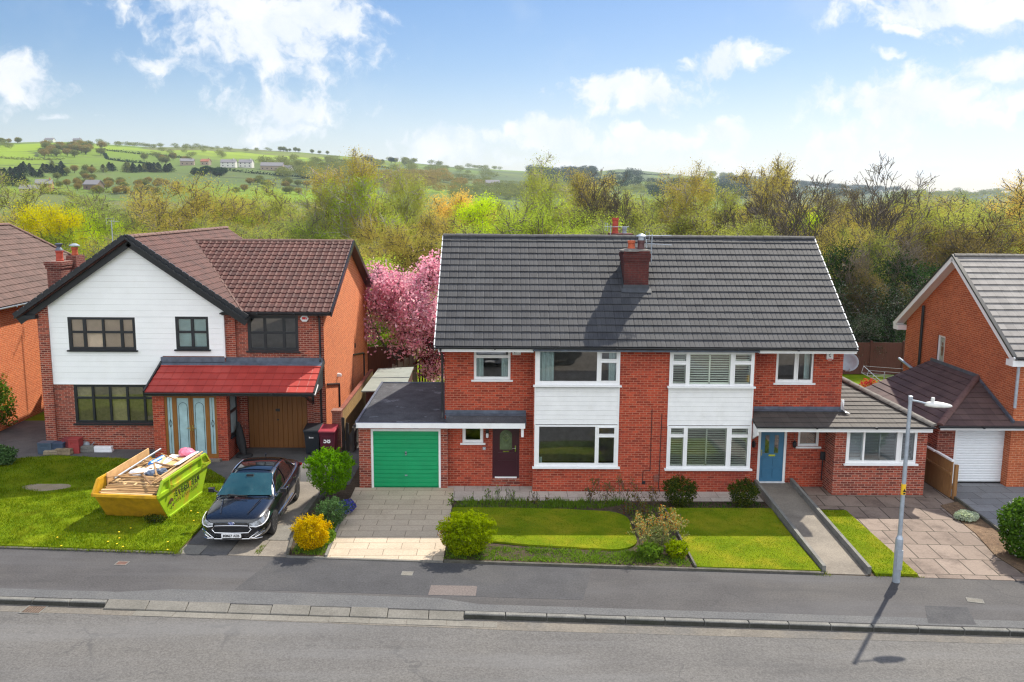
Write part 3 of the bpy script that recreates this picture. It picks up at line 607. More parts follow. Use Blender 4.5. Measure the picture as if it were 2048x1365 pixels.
def cst(x, xe):
    chan.prism([(x, kb(x)-.52), (xe, kb(xe)-.52), (xe, kb(xe)-.272), (x, kb(x)-.272)], -.2, -.108+random.Random(int(x*55)).uniform(-.004, .004))
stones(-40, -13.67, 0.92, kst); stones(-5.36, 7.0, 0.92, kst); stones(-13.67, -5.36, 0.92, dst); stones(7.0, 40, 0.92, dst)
stones(-12.9, -4.6, 0.9, cst); stones(7.2, 40, 0.9, cst)
setp(up.build('kerb', K['kerb'], bevel=0.02), kind='structure'); setp(dropm.build('dropped_kerb', K['kerb_pale'], bevel=0.012), kind='structure')
setp(face_shade.build('kerb_face_shade', ground_mat('kerb_shade', (0.030, 0.030, 0.026), (0.055, 0.053, 0.046), (0.03, 0.036, 0.02), 2.5, s3=1.0, amt3=.5)), kind='structure')  # dark mottled strips that paint shade onto the upright kerb faces
setp(chan.build('channel_kerb', K['kerb_pale']), kind='structure')

# plots, left to right
DRIVE_EDGE = [(-13.05, pb(-13.05)-.0), (-13.0, -3.3), (-13.35, -.6), (-13.65, 1.1), (-14.4, 2.0)]
LAWN_A = [(-30, pb(-30)+.1), (-13.1, pb(-13.1)+.1), (-13.03, -3.3), (-13.4, -.6), (-13.7, 1.1), (-14.5, 2.1), (-17.3, 3.25), (-20.6, 3.75), (-22.2, 3.2), (-30, 3.4)]
sheet('side_path', [(-30, 2.0), (-13.4, 1.2), (-13.2, 16), (-30, 16)], 0.004, K['concrete_dark'])
sheet('front_lawn', LAWN_A, 0.05, K['lawn_long'])
setp(MB().prism([(-30, pb(-30)-.03), (-13.1, pb(-13.1)-.03), (-13.1, pb(-13.1)+.06), (-30, pb(-30)+.06)], -.1, .035).build('lawn_edging', K['edge_dark']), kind='structure')
dm = MB()
def slabq(*pts, z=0.012): dm.prism(list(pts), -.2, z)
slabq((-13.05, pb(-13.05)), (-12.45, pb(-12.45)), (-12.42, -4.62), (-13.02, -4.55))
setp(dm.build('drive_end_slab', K['kerb_pale']), kind='structure')
dm = MB()
slabq((-12.43, pb(-12.43)), (-11.72, pb(-11.72)), (-11.66, .6), (-13.3, .6), (-13.0, -3.3), (-13.0, -4.5), (-12.42, -4.58), z=0.008)
setp(dm.build('oily_drive', K['concrete_dark']), kind='structure')
dm = MB(); slabq((-11.70, pb(-11.70)), (-10.9, pb(-10.9)), (-10.86, -4.25), (-11.68, -4.2)); slabq((-10.88, pb(-10.88)), (-10.12, pb(-10.12)), (-10.2, -4.28), (-10.84, -4.26), z=.016)
slabq((-11.64, -1.9), (-10.3, -1.9), (-10.3, .9), (-11.64, .9), z=.011); slabq((-11.68, -4.18), (-10.95, -4.22), (-10.95, -3.1), (-11.66, -3.1), z=.011)
slabq((-11.64, -3.08), (-10.3, -3.08), (-10.3, -1.92), (-11.64, -1.92), z=.009)
setp(dm.build('drive_slabs', K['concrete']), kind='structure')
dm = MB(); slabq((-10.93, -4.2), (-10.22, -4.24), (-10.25, -3.1), (-10.93, -3.1), z=.014)
setp(dm.build('pale_drive_slab', K['kerb_pale']), kind='structure')
sheet('drive_apron', [(-14.3, .62), (-9.5, .62), (-9.5, 16), (-14.3, 16)], 0.008, K['concrete_dark'])
sheet('flower_bed', [(-10.08, pb(-10.08)+.02), (-9.12, pb(-9.12)+.02), (-9.2, -3.5), (-9.25, .2), (-9.85, .4), (-10.25, -1.2), (-10.25, -3.8)], 0.05, K['soil'])
setp(MB().bar((-10.1, pb(-10.1)+.03, .02), (-10.27, -3.9, .03), .07, .16).bar((-10.27, -3.86, .05), (-10.3, -2.6, .08), .12, .2).bar((-10.3, -2.58, .06), (-10.22, -1.2, .1), .16, .26).bar((-10.2, -1.2, .05), (-9.9, .3, .05), .12, .2).build('bed_edging', K['edge_dark']), kind='structure')
setp(MB().bar((-9.09, pb(-9.09)+.03, .03), (-9.17, -3.4, .03), .06, .12).bar((-9.17, -3.38, .04), (-9.2, -1.0, .04), .06, .12).bar((-10.12, pb(-10.12)-.0, .0), (-9.06, pb(-9.06)-.0, .0), .06, .09).build('bed_kerb', K['kerb']), kind='structure')
sheet('paved_drive', [(-9.12, pb(-9.12)), (-6.02, pb(-6.02)), (-6.02, -1.62), (-6.05, .32), (-9.26, .32), (-9.2, -3.4)], 0.012, K['flags_buff'])
setp(MB().bar((-9.1, pb(-9.1), .0), (-6.02, pb(-6.02), .0), .08, .06).build('drive_edging', K['kerb_pale']), kind='structure')
sheet('front_path', [(-6.04, -.95), (3.72, -.95), (3.72, .1), (-3.5, .1), (-3.5, .5), (-6.25, .5), (-6.25, .3), (-6.04, .3)], 0.010, K['flags_path'])
sheet('garden_bed', [(-6.0, pb(-6)+.1), (.42, pb(.42)+.1), (.42, -1.0), (-6.0, -1.0)], 0.03, K['soil'])
def rounded(x0, x1, y0, y1, r=0.8, n=7, tilt=0.0):
    pts = []
    for cx, cy, a0 in ((x1-r, y0+r, -90), (x1-r, y1-r, 0)):
        for i in range(n+1):
            a = R(a0+90*i/n); pts.append((cx+r*math.cos(a), cy+r*math.sin(a)))
    return pts
LAWN_B = [(-5.98, -1.75), (-5.98, -2.9), (-5.6, -3.9), (-4.85, -4.42), (-3.8, -4.68), (-2.4, -4.88)] + [(x, y-.05) for x, y in rounded(-3, -.78, -4.95, -1.98, .75)] + [(-2.6, -1.86), (-4.3, -1.76)]
sheet('mown_lawn', LAWN_B, 0.085, K['lawn_short'])
LAWN_C = [(.46, pb(.46)+.1), (3.58, pb(3.58)+.1), (3.62, -3.4), (3.70, -1.72), (.40, -1.72)]
sheet('mown_lawn', LAWN_C, 0.075, K['lawn_short'])
setp(MB().prism([(.43, pb(.43)-.02), (3.62, pb(3.62)-.02), (3.62, pb(3.62)+.08), (.43, pb(.43)+.08)], -.1, .055).build('lawn_edging', K['edge_dark']), kind='structure')
setp(MB().prism([(-6.0, pb(-6)-.03), (.44, pb(.44)-.03), (.44, pb(.44)+.05), (-6.0, pb(-6)+.05)], -.1, .06).bar((.44, pb(.44)+.06, .05), (.44, -1.8, .05), .05, .12).build('garden_edging', K['edge_dark']), kind='structure')
sheet('shrub_bed', [(.42, -1.7), (3.72, -1.7), (3.76, -.98), (.42, -.98)], 0.02, K['soil'])
# ramp to the blue door
rp = MB(); rp.slab([(3.74, .55, .15), (4.98, .55, .15), (4.72, pb(4.72)+.05, .012), (3.68, pb(3.68)+.05, .012)], (0, 0, -1), .25)
setp(rp.build('ramp', K['concrete']), kind='structure')
rk = MB(); rk.bar((3.80, .30, .20), (3.66, pb(3.66)+.12, .06), .09, .26).bar((5.02, .45, .20), (4.78, pb(4.78)+.12, .06), .09, .26)
setp(rk.build('ramp_kerb', K['kerb']), kind='structure')
LAWN_D = [(4.90, pb(4.9)+.05), (5.95, pb(5.95)+.08), (5.95, -1.85), (5.12, -1.85)]
sheet('lawn_strip', LAWN_D, 0.06, K['lawn_short'])
sheet('worn_drive', [(5.97, pb(5.97)), (8.75, pb(8.75)), (8.62, -5.2), (8.95, -3.6), (9.1, -1.3), (9.75, -.9), (9.75, 4), (6.0, 4), (5.05, .8), (5.1, -1.6), (5.97, -1.6)], 0.010, K['flags_old'])
sheet('chipping_bed', [(8.80, pb(8.8)+.05), (9.62, pb(9.6)+.05), (9.72, -3.9), (9.86, -.9), (9.13, -1.25), (8.98, -3.6), (8.66, -5.2)], 0.012, K['bark_chip'])
setp(MB().bar((9.9, -.5, .03), (9.7, -4.0, .03), .06, .14).bar((9.7, -4.0, .03), (9.6, pb(9.6)+.05, .03), .06, .14).build('drive_kerb', K['edge_dark']), kind='structure')
sheet('grey_drive', [(9.7, pb(9.7)), (16, pb(16)), (16, 1.2), (9.95, 1.2)], 0.010, K['flags_grey'])
sheet('bare_patch', [(-19.6+.62*math.cos(a)*1.25+.45, .15+.36*math.sin(a)*(1+.2*math.sin(3*a))) for a in np.linspace(0, 2*math.pi, 18)[:-1]], 0.056, K['dry_soil'])
# utility covers and a gully
def cover(name, label, x, y, w, h, mat, z=0.004, rz=-.07, rim=K['kerb']):
    e = empty(name, (x, y, z), label, 'cover', rz=rz)
    MB().plate(-w/2-.02, w/2+.02, -h/2-.02, h/2+.02, 0, [(-w/2, w/2, -h/2, h/2)], .01)
    f = MB(); f.box(-w/2-.025, w/2+.025, -h/2-.025, -h/2, 0, .006); f.box(-w/2-.025, w/2+.025, h/2, h/2+.025, 0, .006); f.box(-w/2-.025, -w/2, -h/2, h/2, 0, .006); f.box(w/2, w/2+.025, -h/2, h/2, 0, .006)
    f.build('frame', rim, e)
    l = MB()
    for i in range(3):
        for j in range(3):
            l.box(-w/2+w*i/3+.005, -w/2+w*(i+1)/3-.005, -h/2+h*j/3+.004, -h/2+h*(j+1)/3-.004, 0, .005)
    l.box(-w/2, w/2, -h/2, h/2, -.002, .003); l.build('plate', mat, e); return e
cover('utility_cover', 'small rust-brown cover set in the pavement before the unmown lawn', -14.23, -5.79, .26, .2, plain('rusty_cover', (0.13, 0.07, 0.055), .8, var=.3))
cover('utility_cover', 'pale square cover in the pavement before the buff paved drive', -6.87, -6.40, .24, .2, K['kerb_pale'])
cover('utility_cover', 'pale rectangular cover in the pavement beyond the lamp post', 6.67, -7.89, .32, .2, K['kerb_pale'], rz=-.3)
g = empty('gully_grate', (-15.25, kb(-15.25)-.38, -.118), 'rusty gully grate with leaf litter by the kerb', 'grate', rz=-.0665)
f = MB(); f.box(-.24, .24, -.2, -.17, 0, .014); f.box(-.24, .24, .17, .2, 0, .014); f.box(-.24, -.21, -.17, .17, 0, .014); f.box(.21, .24, -.17, .17, 0, .014); f.build('frame', K['kerb'], g)
f = MB(); [f.box(-.2+i*.06, -.17+i*.06, -.168, .168, 0, .012) for i in range(7)]; f.build('bars', plain('rusted_iron', (.11, .07, .05), .85, var=.4), g)
# across the road, mirrored in the front windows: paved drives between small lawns
sheet('opposite_drive', [(-6.5, -40), (-1.0, -40), (-1.0, kb(-1)-12.1), (-6.5, kb(-6.5)-12.1)], 0.03, K['concrete'])
sheet('opposite_drive', [(-22, -40), (-14.0, -40), (-14.0, kb(-14)-12.1), (-22, kb(-22)-12.1)], 0.03, K['concrete_dark'])
sheet('opposite_drive', [(1.5, -40), (7.0, -40), (7.0, kb(7)-12.1), (1.5, kb(1.5)-12.1)], 0.03, K['flags_grey'])
# ------------------------------------------------------------------ building kit
def tiled(name, parent, origin, udir, vdir, W, Lr, mat, tile_w=0.30, gauge=0.326, amp=0.012, step=0.022, prof='flat', clips=(), thick=0.10, seed=1):
    """a roof slope of real overlapping courses; local x runs along the eave, y up the slope, z out of it"""
    u = Vector(udir).normalized(); v = Vector(vdir).normalized(); n = u.cross(v).normalized(); rr = random.Random(seed)
    if prof == 'flat': P = [(0, 0), (.04, .0), (.08, .35), (.46, .35), (.5, 0), (.54, .35), (.92, .35), (.96, 0)]
    elif prof == 'roll': P = [(0, 0), (.10, .55), (.22, 1), (.34, .55), (.44, 0), (.72, 0)]
    else: P = [(0, 0), (.03, .5), (.5, .5), (.97, .5)]
    nt = int(math.ceil(W/tile_w)); xs, hs = [], []
    for i in range(nt):
        for a, h in P:
            x = (i+a)*tile_w
            if x < W: xs.append(x); hs.append(h*amp)
    xs.append(W); hs.append(hs[0])
    nc = int(math.ceil(Lr/gauge)); vs, fs = [], []; m_ = len(xs)
    for c in range(nc):
        y0, y1 = c*gauge - 0.012, min(Lr, (c+1)*gauge)+0.03
        base = len(vs)
        jit = [rr.uniform(-.0025, .0025) for _ in range(nt+2)]
        for k, (x, h) in enumerate(zip(xs, hs)):
            j = jit[int(x/tile_w)]
            vs += [(x, y0+j, .004), (x, y0+j, step+h+j), (x, y1, h*0.9)]
        for k in range(m_-1):
            a = base+3*k; fs += [(a, a+3, a+4, a+1), (a+1, a+4, a+5, a+2)]
    k = len(vs); vs += [(0, 0, -.002), (W, 0, -.002), (W, Lr, -.002), (0, Lr, -.002), (0, 0, -thick), (W, 0, -thick), (W, Lr, -thick), (0, Lr, -thick)]
    fs += [(k, k+1, k+2, k+3), (k+7, k+6, k+5, k+4), (k, k+4, k+5, k+1), (k+1, k+5, k+6, k+2), (k+2, k+6, k+7, k+3), (k+3, k+7, k+4, k)]
    me = bpy.data.meshes.new(name); me.from_pydata(vs, [], fs)
    M = Matrix(((u.x, v.x, n.x, origin[0]), (u.y, v.y, n.y, origin[1]), (u.z, v.z, n.z, origin[2]), (0, 0, 0, 1)))
    if clips:
        bm = bmesh.new(); bm.from_mesh(me); Mi = M.inverted()
        for (p1, p2, keep) in clips:               # plan line p1-p2; keep the side of the point
            d = Vector((p2[0]-p1[0], p2[1]-p1[1], 0)); nn = Vector((-d.y, d.x, 0)).normalized()
            if nn.dot(Vector((keep[0]-p1[0], keep[1]-p1[1], 0))) < 0: nn = -nn
            lp = Mi @ Vector((p1[0], p1[1], origin[2])); ln = (Mi.to_3x3() @ nn)
            bmesh.ops.bisect_plane(bm, geom=bm.verts[:]+bm.edges[:]+bm.faces[:], dist=1e-5, plane_co=lp, plane_no=ln, clear_inner=True, clear_outer=False)
        bm.to_mesh(me); bm.free()
    o = link_mesh(name, me, mat, parent); o.matrix_local = Matrix.Translation(-off(parent)) @ M
    OFF[o.name] = None
    return o
def ridge_line(name, parent, p, q, rad, mat, seg=0.42, up=0.0):
    mb = MB(); p, q = Vector(p), Vector(q); n = max(1, int((q-p).length/seg)); d = (q-p)/n
    side = d.cross(Vector((0, 0, 1))).normalized(); upv = side.cross(d).normalized()
    for i in range(n):
        a, c = p+d*i, p+d*(i+1.03); rr = rad*(1+.04*math.sin(i*7.1)); vs = []
        for pt, r2 in ((a, rr*1.06), (c, rr*.98)):
            for k in range(7):
                t = math.pi*k/6; vs.append(pt + side*(math.cos(t)*r2) + upv*(math.sin(t)*r2*.75+up))
        mb.add(vs, [(k, k+1, k+8, k+7) for k in range(6)] + [tuple(range(7))[::-1], tuple(range(7, 14))])
    return mb.build(name, mat, parent)
def window(parent, x0, x1, z0, z1, y, lights, fmat, gmat=None, depth=0.07, sill=0.09, sash=(), cover=None, cmat=None, sillmat=None, M=None, bar=0.0, proud=.02, curtain=None):
    gmat = gmat or K['glass']; f = MB(); f.t = M
    f.plate(x0, x1, z0, z1, y-proud, lights, depth)
    for (a, c, e, g) in [lights[i] for i in sash]:
        for q in ((a-.035, c+.035, e-.035, e), (a-.035, c+.035, g, g+.035), (a-.035, a, e, g), (c, c+.035, e, g)):
            f.box(q[0], q[1], y-proud-.016, y-proud+.02, q[2], q[3])
    w = f.build('window', fmat, parent)
    pn = MB(); pn.t = M
    for (a, c, e, g) in lights: pn.quad((a-.005, y+.012, e-.005), (c+.005, y+.012, e-.005), (c+.005, y+.012, g+.005), (a-.005, y+.012, g+.005))
    pn.build('pane', gmat, w)
    if sill:
        s = MB(); s.t = M; s.box(x0-.06, x1+.06, y-proud-sill, y+.03, z0-.055, z0-.003); s.build('sill', sillmat or fmat, w)
    lo, hi = min(h[2] for h in lights), max(h[3] for h in lights); xl, xr = min(h[0] for h in lights), max(h[1] for h in lights)
    if cover == 'roller':
        c = MB(); c.t = M
        for (a, cc, e, g) in lights: c.box(a-.02, cc+.02, y+.07, y+.075, e-.02+bar*(g-e), g+.02)
        c.build('blind', cmat, w)
    if cover == 'slats':
        c = MB(); c.t = M
        for (a, cc, e, g) in lights:
            z = e+.03
            while z < g-.01:
                c.add([(a, y+.055, z-.004), (cc, y+.055, z-.004), (cc, y+.105, z+.012), (a, y+.105, z+.012), (a, y+.055, z-.014), (cc, y+.055, z-.014), (cc, y+.105, z+.002), (a, y+.105, z+.002)], [(0,1,2,3),(7,6,5,4),(0,4,5,1),(2,6,7,3)])
                z += bar or .076
            nv = max(1, round((cc-a)/.62))
            for i in range(nv+1):
                xx = a + (cc-a)*i/nv; c.box(xx-.022, xx+.022, y+.05, y+.105, e, g)
            c.box(a, cc, y+.05, y+.105, e-.02, e+.05); c.box(a, cc, y+.05, y+.105, g-.045, g+.02)
        c.build('shutter' if bar == 0 else 'blind', cmat, w)
    if curtain:
        for (a, c_, zb, zt) in curtain:
            c = MB(); c.t = M; n = max(8, int((c_-a)/.02)); vs = []
            for i in range(n+1):
                xx = a+(c_-a)*i/n; yy = y+.13+.03*math.sin(i*1.05)+.012*math.sin(i*.37); vs += [(xx, yy, zb), (xx, yy+.01, zt)]
            c.add(vs, [(2*i, 2*i+2, 2*i+3, 2*i+1) for i in range(n)]); c.build('curtain', cmat or K['curtain'], w, smooth=True)
    return w
def boards(parent, rows, xr, y, mat, name='cladding', gap=.005, lap=.006):
    """horizontal lapped boards; xr(z) -> list of (x0, x1) spans"""
    mb = MB()
    for z0, z1 in rows:
        for a, c in xr((z0+z1)/2, z0, z1):
            if len(a) == 2: (a0, a1), (c0, c1) = a, c
            mb.add([(a0, y-lap, z0), (c0, y-lap, z0), (c1, y-.002, z1-gap), (a1, y-.002, z1-gap), (a0, y+.03, z0), (c0, y+.03, z0), (c1, y+.03, z1-gap), (a1, y+.03, z1-gap)],
                   [(0,1,2,3),(0,4,5,1),(2,6,7,3),(0,3,7,4),(1,5,6,2)])
    return mb.build(name, mat, parent)
def pipe(parent, pts, r, mat, name='downpipe'):
    return MB().tube(pts, r, 8).build(name, mat, parent, smooth=False)
def pot(parent, x, y, z, r, h, mat, name='chimney_pot'):
    o = MB().lathe([(r*1.02, 0), (r*1.06, .04), (r*.92, .1), (r*.9, h-.1), (r*1.04, h-.08), (r*1.04, h), (r*.82, h), (r*.8, h-.12)], (x, y, z), 18).build(name, mat, parent)
    return o
def aerial(parent, base, h, d, n=9, length=.9):
    mb = MB(); b0 = Vector(base); top = b0+Vector((0, 0, h)); mb.tube([b0, top], .016, 6)
    dv = Vector(d).normalized(); s = dv.cross(Vector((0, 0, 1))).normalized()
    p0 = top - dv*length*.25 - Vector((0, 0, .06)); mb.tube([p0, p0+dv*length], .012, 6)
    for i in range(n):
        c = p0+dv*(length*(.22+.75*i/(n-1))); l = .13-.004*i; mb.tube([c-s*l, c+s*l], .006, 5)
    for k in (-1, 1):
        c = p0+dv*.06; mb.bar(c-s*.22+Vector((0, 0, .0)), c+s*.22, .02, .012)
        mb.bar(c-s*.22+Vector((0, 0, k*.13)), c+s*.22+Vector((0, 0, k*.13)), .012, .012); mb.bar(c+s*.2*k-Vector((0, 0, .13)), c+s*.2*k+Vector((0, 0, .13)), .012, .012)
    return mb.build('aerial', K['steel'], parent)
def gutter(parent, p, q, mat, r=.055, name='gutter'):
    p, q = Vector(p), Vector(q); d = (q-p).normalized(); s = d.cross(Vector((0, 0, 1))).normalized(); mb = MB(); vs = []
    for pt in (p, q):
        for rr in (r, r*.86):
            for k in range(7):
                t = math.pi*(1+k/6); vs.append(pt+s*(math.cos(t)*rr)+Vector((0, 0, math.sin(t)*rr)))
    fs = [(k, k+1, k+15, k+14) for k in range(6)] + [(7+k, 8+k, 22+k, 21+k) for k in range(6)] + [(0, 7, 21, 14), (6, 13, 27, 20)] + [(k, k+1, k+8, k+7) for k in range(6)] + [(14+k, 15+k, 22+k, 21+k) for k in range(6)]
    mb.add(vs, fs)
    n = int((q-p).length/1.9)
    for i in range(1, n+1):
        c = p+d*((q-p).length*i/(n+1)); mb.bar(c-d*.03-Vector((0, 0, r*.6)), c+d*.03-Vector((0, 0, r*.6)), r*2.3, r*1.1)
    return mb.build(name, mat, parent)

# ------------------------------------------------------------------ the semi-detached pair
H = empty('semi_detached_house', (0, 0, 0), 'wide red brick semi-detached pair under one grey tiled roof', 'house')
BAY1U = [(-3.31, -1.51, 3.64, 4.58), (-1.37, -.90, 4.36, 4.56), (-1.37, -.90, 3.66, 4.24)]
BAY1L = [(-3.31, -1.52, .96, 2.16), (-1.40, -.91, 1.93, 2.13), (-1.40, -.91, .96, 1.82)]
BAY2U = [(.90, 1.30, 4.31, 4.53), (.90, 1.30, 3.58, 4.19), (1.43, 2.72, 3.56, 4.53), (2.86, 3.36, 4.31, 4.53), (2.86, 3.36, 3.58, 4.20)]
BAY2L = [(.90, 1.31, 1.93, 2.13), (.90, 1.31, .88, 1.83), (1.44, 2.70, .88, 2.13), (2.85, 3.37, 1.93, 2.13), (2.85, 3.37, .88, 1.83)]
wl = MB()
wl.plate(-3.5, 3.52, -.05, 4.66, 0, [(-3.44, -.79, .80, 2.22), (-3.44, -.79, 2.22, 3.46), (-3.44, -.79, 3.46, 4.66), (.80, 3.46, .74, 2.20), (.80, 3.46, 2.20, 3.44), (.80, 3.46, 3.44, 4.63)], .12, outer=False)
wl.quad((-3.5, 0, -.05), (-3.5, .55, -.05), (-3.5, .55, 4.66), (-3.5, 0, 4.66)); wl.quad((3.52, 0, -.05), (3.52, .55, -.05), (3.52, .55, 4.66), (3.52, 0, 4.66))
wl.plate(-6.35, -3.5, -.05, 4.62, .55, [(-5.41, -4.23, 3.55, 4.58), (-5.78, -5.10, 1.45, 1.97), (-4.80, -3.92, .15, 2.02)], .12, outer=False)
wl.plate(3.52, 6.52, -.05, 4.62, .55, [(4.35, 5.57, 3.49, 4.58), (5.20, 5.89, 1.38, 1.95), (3.90, 4.84, .12, 1.97)], .12, outer=False)
for x in (-6.35, 6.52):
    wl.quad((x, .55, -.05), (x, 8.1, -.05), (x, 8.1, 4.75), (x, 4.18, 7.86), (x, .3, 4.95), (x, .55, 4.62))
wl.quad((-6.35, 8.1, -.05), (6.52, 8.1, -.05), (6.52, 8.1, 4.75), (-6.35, 8.1, 4.75))
wl.build('wall', K['brick_red'], H)
pt = MB(); pt.quad((-6.3, 3.4, 0), (6.5, 3.4, 0), (6.5, 3.4, 4.7), (-6.3, 3.4, 4.7)); pt.box(-6.3, 6.5, .72, 8.0, 4.70, 4.74); pt.box(-6.3, 6.5, .68, 8.0, 2.28, 2.42); pt.box(-3.44, 3.46, .13, .68, 2.28, 2.42); pt.box(-.06, .06, .13, 8, 0, 4.69); pt.box(-3.6, -3.5, .68, 3.4, 0, 4.69); pt.box(3.55, 3.65, .68, 3.4, 0, 4.69); pt.box(-6.3, 6.5, .68, 8, -.04, -.01); pt.box(-3.44, 3.46, .13, .68, -.04, -.01)
pt.build('partition', K['interior'], H)
SL = 0.7277; VD = (0, 4.48, 3.26); LR = math.hypot(4.48, 3.26)
rf = tiled('roof', H, (-6.6, -.3, 4.78), (1, 0, 0), VD, 13.2, LR, K['tile_grey'], amp=.020, step=.030, gauge=LR/17)
tiled('rear_roof', H, (6.6, 8.66, 4.78), (-1, 0, 0), (0, -4.48, 3.26), 13.2, LR, K['tile_grey'], amp=.012, step=.03, gauge=LR/17)
ridge_line('ridge_tiles', H, (-6.6, 4.18, 8.0), (6.6, 4.18, 8.0), .13, K['ridge_grey'], .45)
for x, s in ((-6.6, -1), (6.6, 1)):
    vg = MB()
    for c in range(17):
        y0, y1 = -.3+4.48*c/17, -.3+4.48*(c+1)/17; z0, z1 = 4.78+3.26*c/17, 4.78+3.26*(c+1)/17
        vg.bar((x+s*.015, y0+.01, z0+.03), (x+s*.015, y1-.06, z1-.02), .032, .03)
    vg.bar((x+s*.0, -.3, 4.70), (x+s*.0, 4.18, 7.96), .04, .12)
    vg.build('verge', K['white_worn'], H)
gutter(H, (-6.62, -.36, 4.76), (6.62, -.36, 4.76), K['black'])
for x0_, x1_ in ((-6.5, -3.52), (3.54, 6.6)): MB().box(x0_, x1_, -.27, -.24, 4.60, 4.74).box(x0_, x1_, -.24, .55, 4.60, 4.625).build('fascia', K['white'], H)
fb = MB(); fb.box(-3.52, -.7, -.29, 0.0, 4.665, 4.75); fb.box(.72, 3.54, -.29, 0.0, 4.635, 4.75); fb.box(-.7, .72, -.29, 0.0, 4.67, 4.75); fb.bar((-3.55, -.30, 4.66), (3.55, -.30, 4.655), .02, .05); fb.build('lead_apron', K['lead'], H)
window(H, -3.46, -.78, 3.52, 4.655, -.02, BAY1U, K['white'], sash=(1, 2), curtain=[(-3.32, -2.86, 3.60, 4.60), (-1.12, -.88, 3.62, 4.58)])
window(H, -3.46, -.77, .85, 2.215, -.02, BAY1L, K['white'], sash=(1, 2), curtain=[(-3.32, -3.2, .92, 1.12)])
window(H, .79, 3.47, 3.50, 4.625, -.02, BAY2U, K['white'], sash=(0, 1, 3, 4), cover='slats', cmat=K['shutter'])
window(H, .79, 3.49, .80, 2.195, -.02, BAY2L, K['white'], sash=(0, 1, 3, 4), cover='slats', cmat=K['shutter'])
def spans(x0, x1): return lambda zm, z0, z1: [((x0, x0), (x1, x1))]
boards(H, [(2.235+i*.1505, 2.235+(i+1)*.1505) for i in range(8)], spans(-3.45, -.79), .0, K['white_worn'], 'cladding')
boards(H, [(2.215+i*.1525, 2.215+(i+1)*.1525) for i in range(8)], spans(.80, 3.47), .0, K['white_worn'], 'cladding')
for q in ((-3.47, -3.43, 2.22, 3.435), (-.81, -.77, 2.22, 3.435), (.78, .82, 2.2, 3.44), (3.45, 3.49, 2.2, 3.44)): MB().box(q[0], q[1], -.025, .02, q[2], q[3]).build('cladding_trim', K['white'], H)
MB().box(-3.44, -.8, -.035, .0, 3.435, 3.462).build('drip_flashing', K['black_matt'], H)
window(H, -5.43, -4.21, 3.56, 4.60, .60, [(-5.33, -4.31, 4.36, 4.53), (-5.33, -4.31, 3.65, 4.26)], K['white'], sash=(0,), sill=.1, curtain=[(-5.34, -5.1, 3.62, 4.3), (-4.52, -4.3, 3.62, 4.3)])
window(H, -5.79, -5.09, 1.46, 1.97, .60, [(-5.68, -5.20, 1.55, 1.93)], K['white'], gmat=K['glass_dark'])
window(H, 4.34, 5.58, 3.50, 4.60, .60, [(4.43, 4.95, 3.60, 4.53), (5.08, 5.50, 3.60, 4.53)], K['white'], sash=(1,), cmat=K['curtain'], curtain=[(5.32, 5.5, 3.6, 4.5)])
window(H, 5.19, 5.90, 1.38, 1.95, .60, [(5.28, 5.81, 1.46, 1.92)], K['white'], gmat=K['glass_dark'])
# doors
d = MB(); d.box(-4.72, -4.00, .60, .64, .32, 1.98); d.box(-4.62, -4.10, .585, .602, .42, .86); d.box(-4.62, -4.10, .585, .602, .93, 1.12)
d = d.build('door', K['burgundy_door'], H)
MB().plate(-4.82, -3.92, .14, 2.04, .57, [(-4.72, -4.00, .32, 1.98)], .08).build('door_frame', K['burgundy_door'], d)
ov = [(-4.36+.20*math.cos(a), 1.22+.46+(.20*math.sin(a) if math.sin(a) > 0 else -.42)) for a in np.linspace(0, math.pi, 11)] + [(-4.56, 1.24), (-4.16, 1.24)]
gl = MB(); gl.add([(x, .594, z) for x, z in ov[:11]] + [(-4.56, .594, 1.22), (-4.16, .594, 1.22)], [(0,1,2,3,4,5,6,7,8,9,10,11,12)]); gl.build('pane', plain('leaded_glass', (0.10, 0.13, 0.07), .25, var=.3), d)
dg_ = MB(); cx, cz = -4.36, 1.62
for a in (((-.12, 0), (0, .17)), ((0, .17), (.12, 0)), ((-.12, 0), (0, -.12)), ((0, -.12), (.12, 0)), ((-.06, .02), (0, .1)), ((0, .1), (.06, .02))): dg_.bar((cx+a[0][0], .59, cz+a[0][1]), (cx+a[1][0], .59, cz+a[1][1]), .008, .008)
dg_.build('leading', K['chrome'], d)
MB().box(-4.46, -4.26, .58, .602, 1.14, 1.18).build('letterbox', K['chrome'], d)
MB().box(-4.07, -4.03, .575, .602, 1.16, 1.36).tube([(-4.05, .565, 1.27), (-4.15, .555, 1.27)], .012, 6).build('handle', K['chrome'], d)
MB().box(-4.72, -4.0, .53, .60, .27, .315).build('threshold', K['white'], d)
MB().box(-4.85, -3.9, .50, .66, 0, .14).box(-4.82, -3.92, .55, .60, .14, .27).build('doorstep', K['brick_dark'], H)
d = MB(); d.box(3.99, 4.76, .60, .64, .17, 1.93)
for q in ((4.07, 4.33, .30, .62), (4.42, 4.68, .30, .62), (4.07, 4.33, .72, .98), (4.42, 4.68, .72, .98)): d.box(q[0], q[1], .583, .602, q[2], q[3])
d = d.build('door', K['blue_door'], H)
MB().plate(3.90, 4.84, .13, 2.0, .57, [(3.99, 4.76, .17, 1.93)], .08).build('door_frame', K['white'], d)
g2 = MB(); [g2.box(a, a+.13, .588, .60, 1.14, 1.74) for a in (4.14, 4.45)]; g2.build('pane', K['glass_dark'], d)
MB().box(4.27, 4.49, .58, .602, 1.03, 1.09).build('letterbox', K['chrome'], d)
MB().box(4.02, 4.05, .575, .602, 1.05, 1.25).tube([(4.035, .565, 1.15), (4.14, .555, 1.15)], .012, 6).build('handle', K['chrome'], d)
MB().box(3.9, 4.84, .48, .60, .10, .165).build('threshold', K['white'], d)
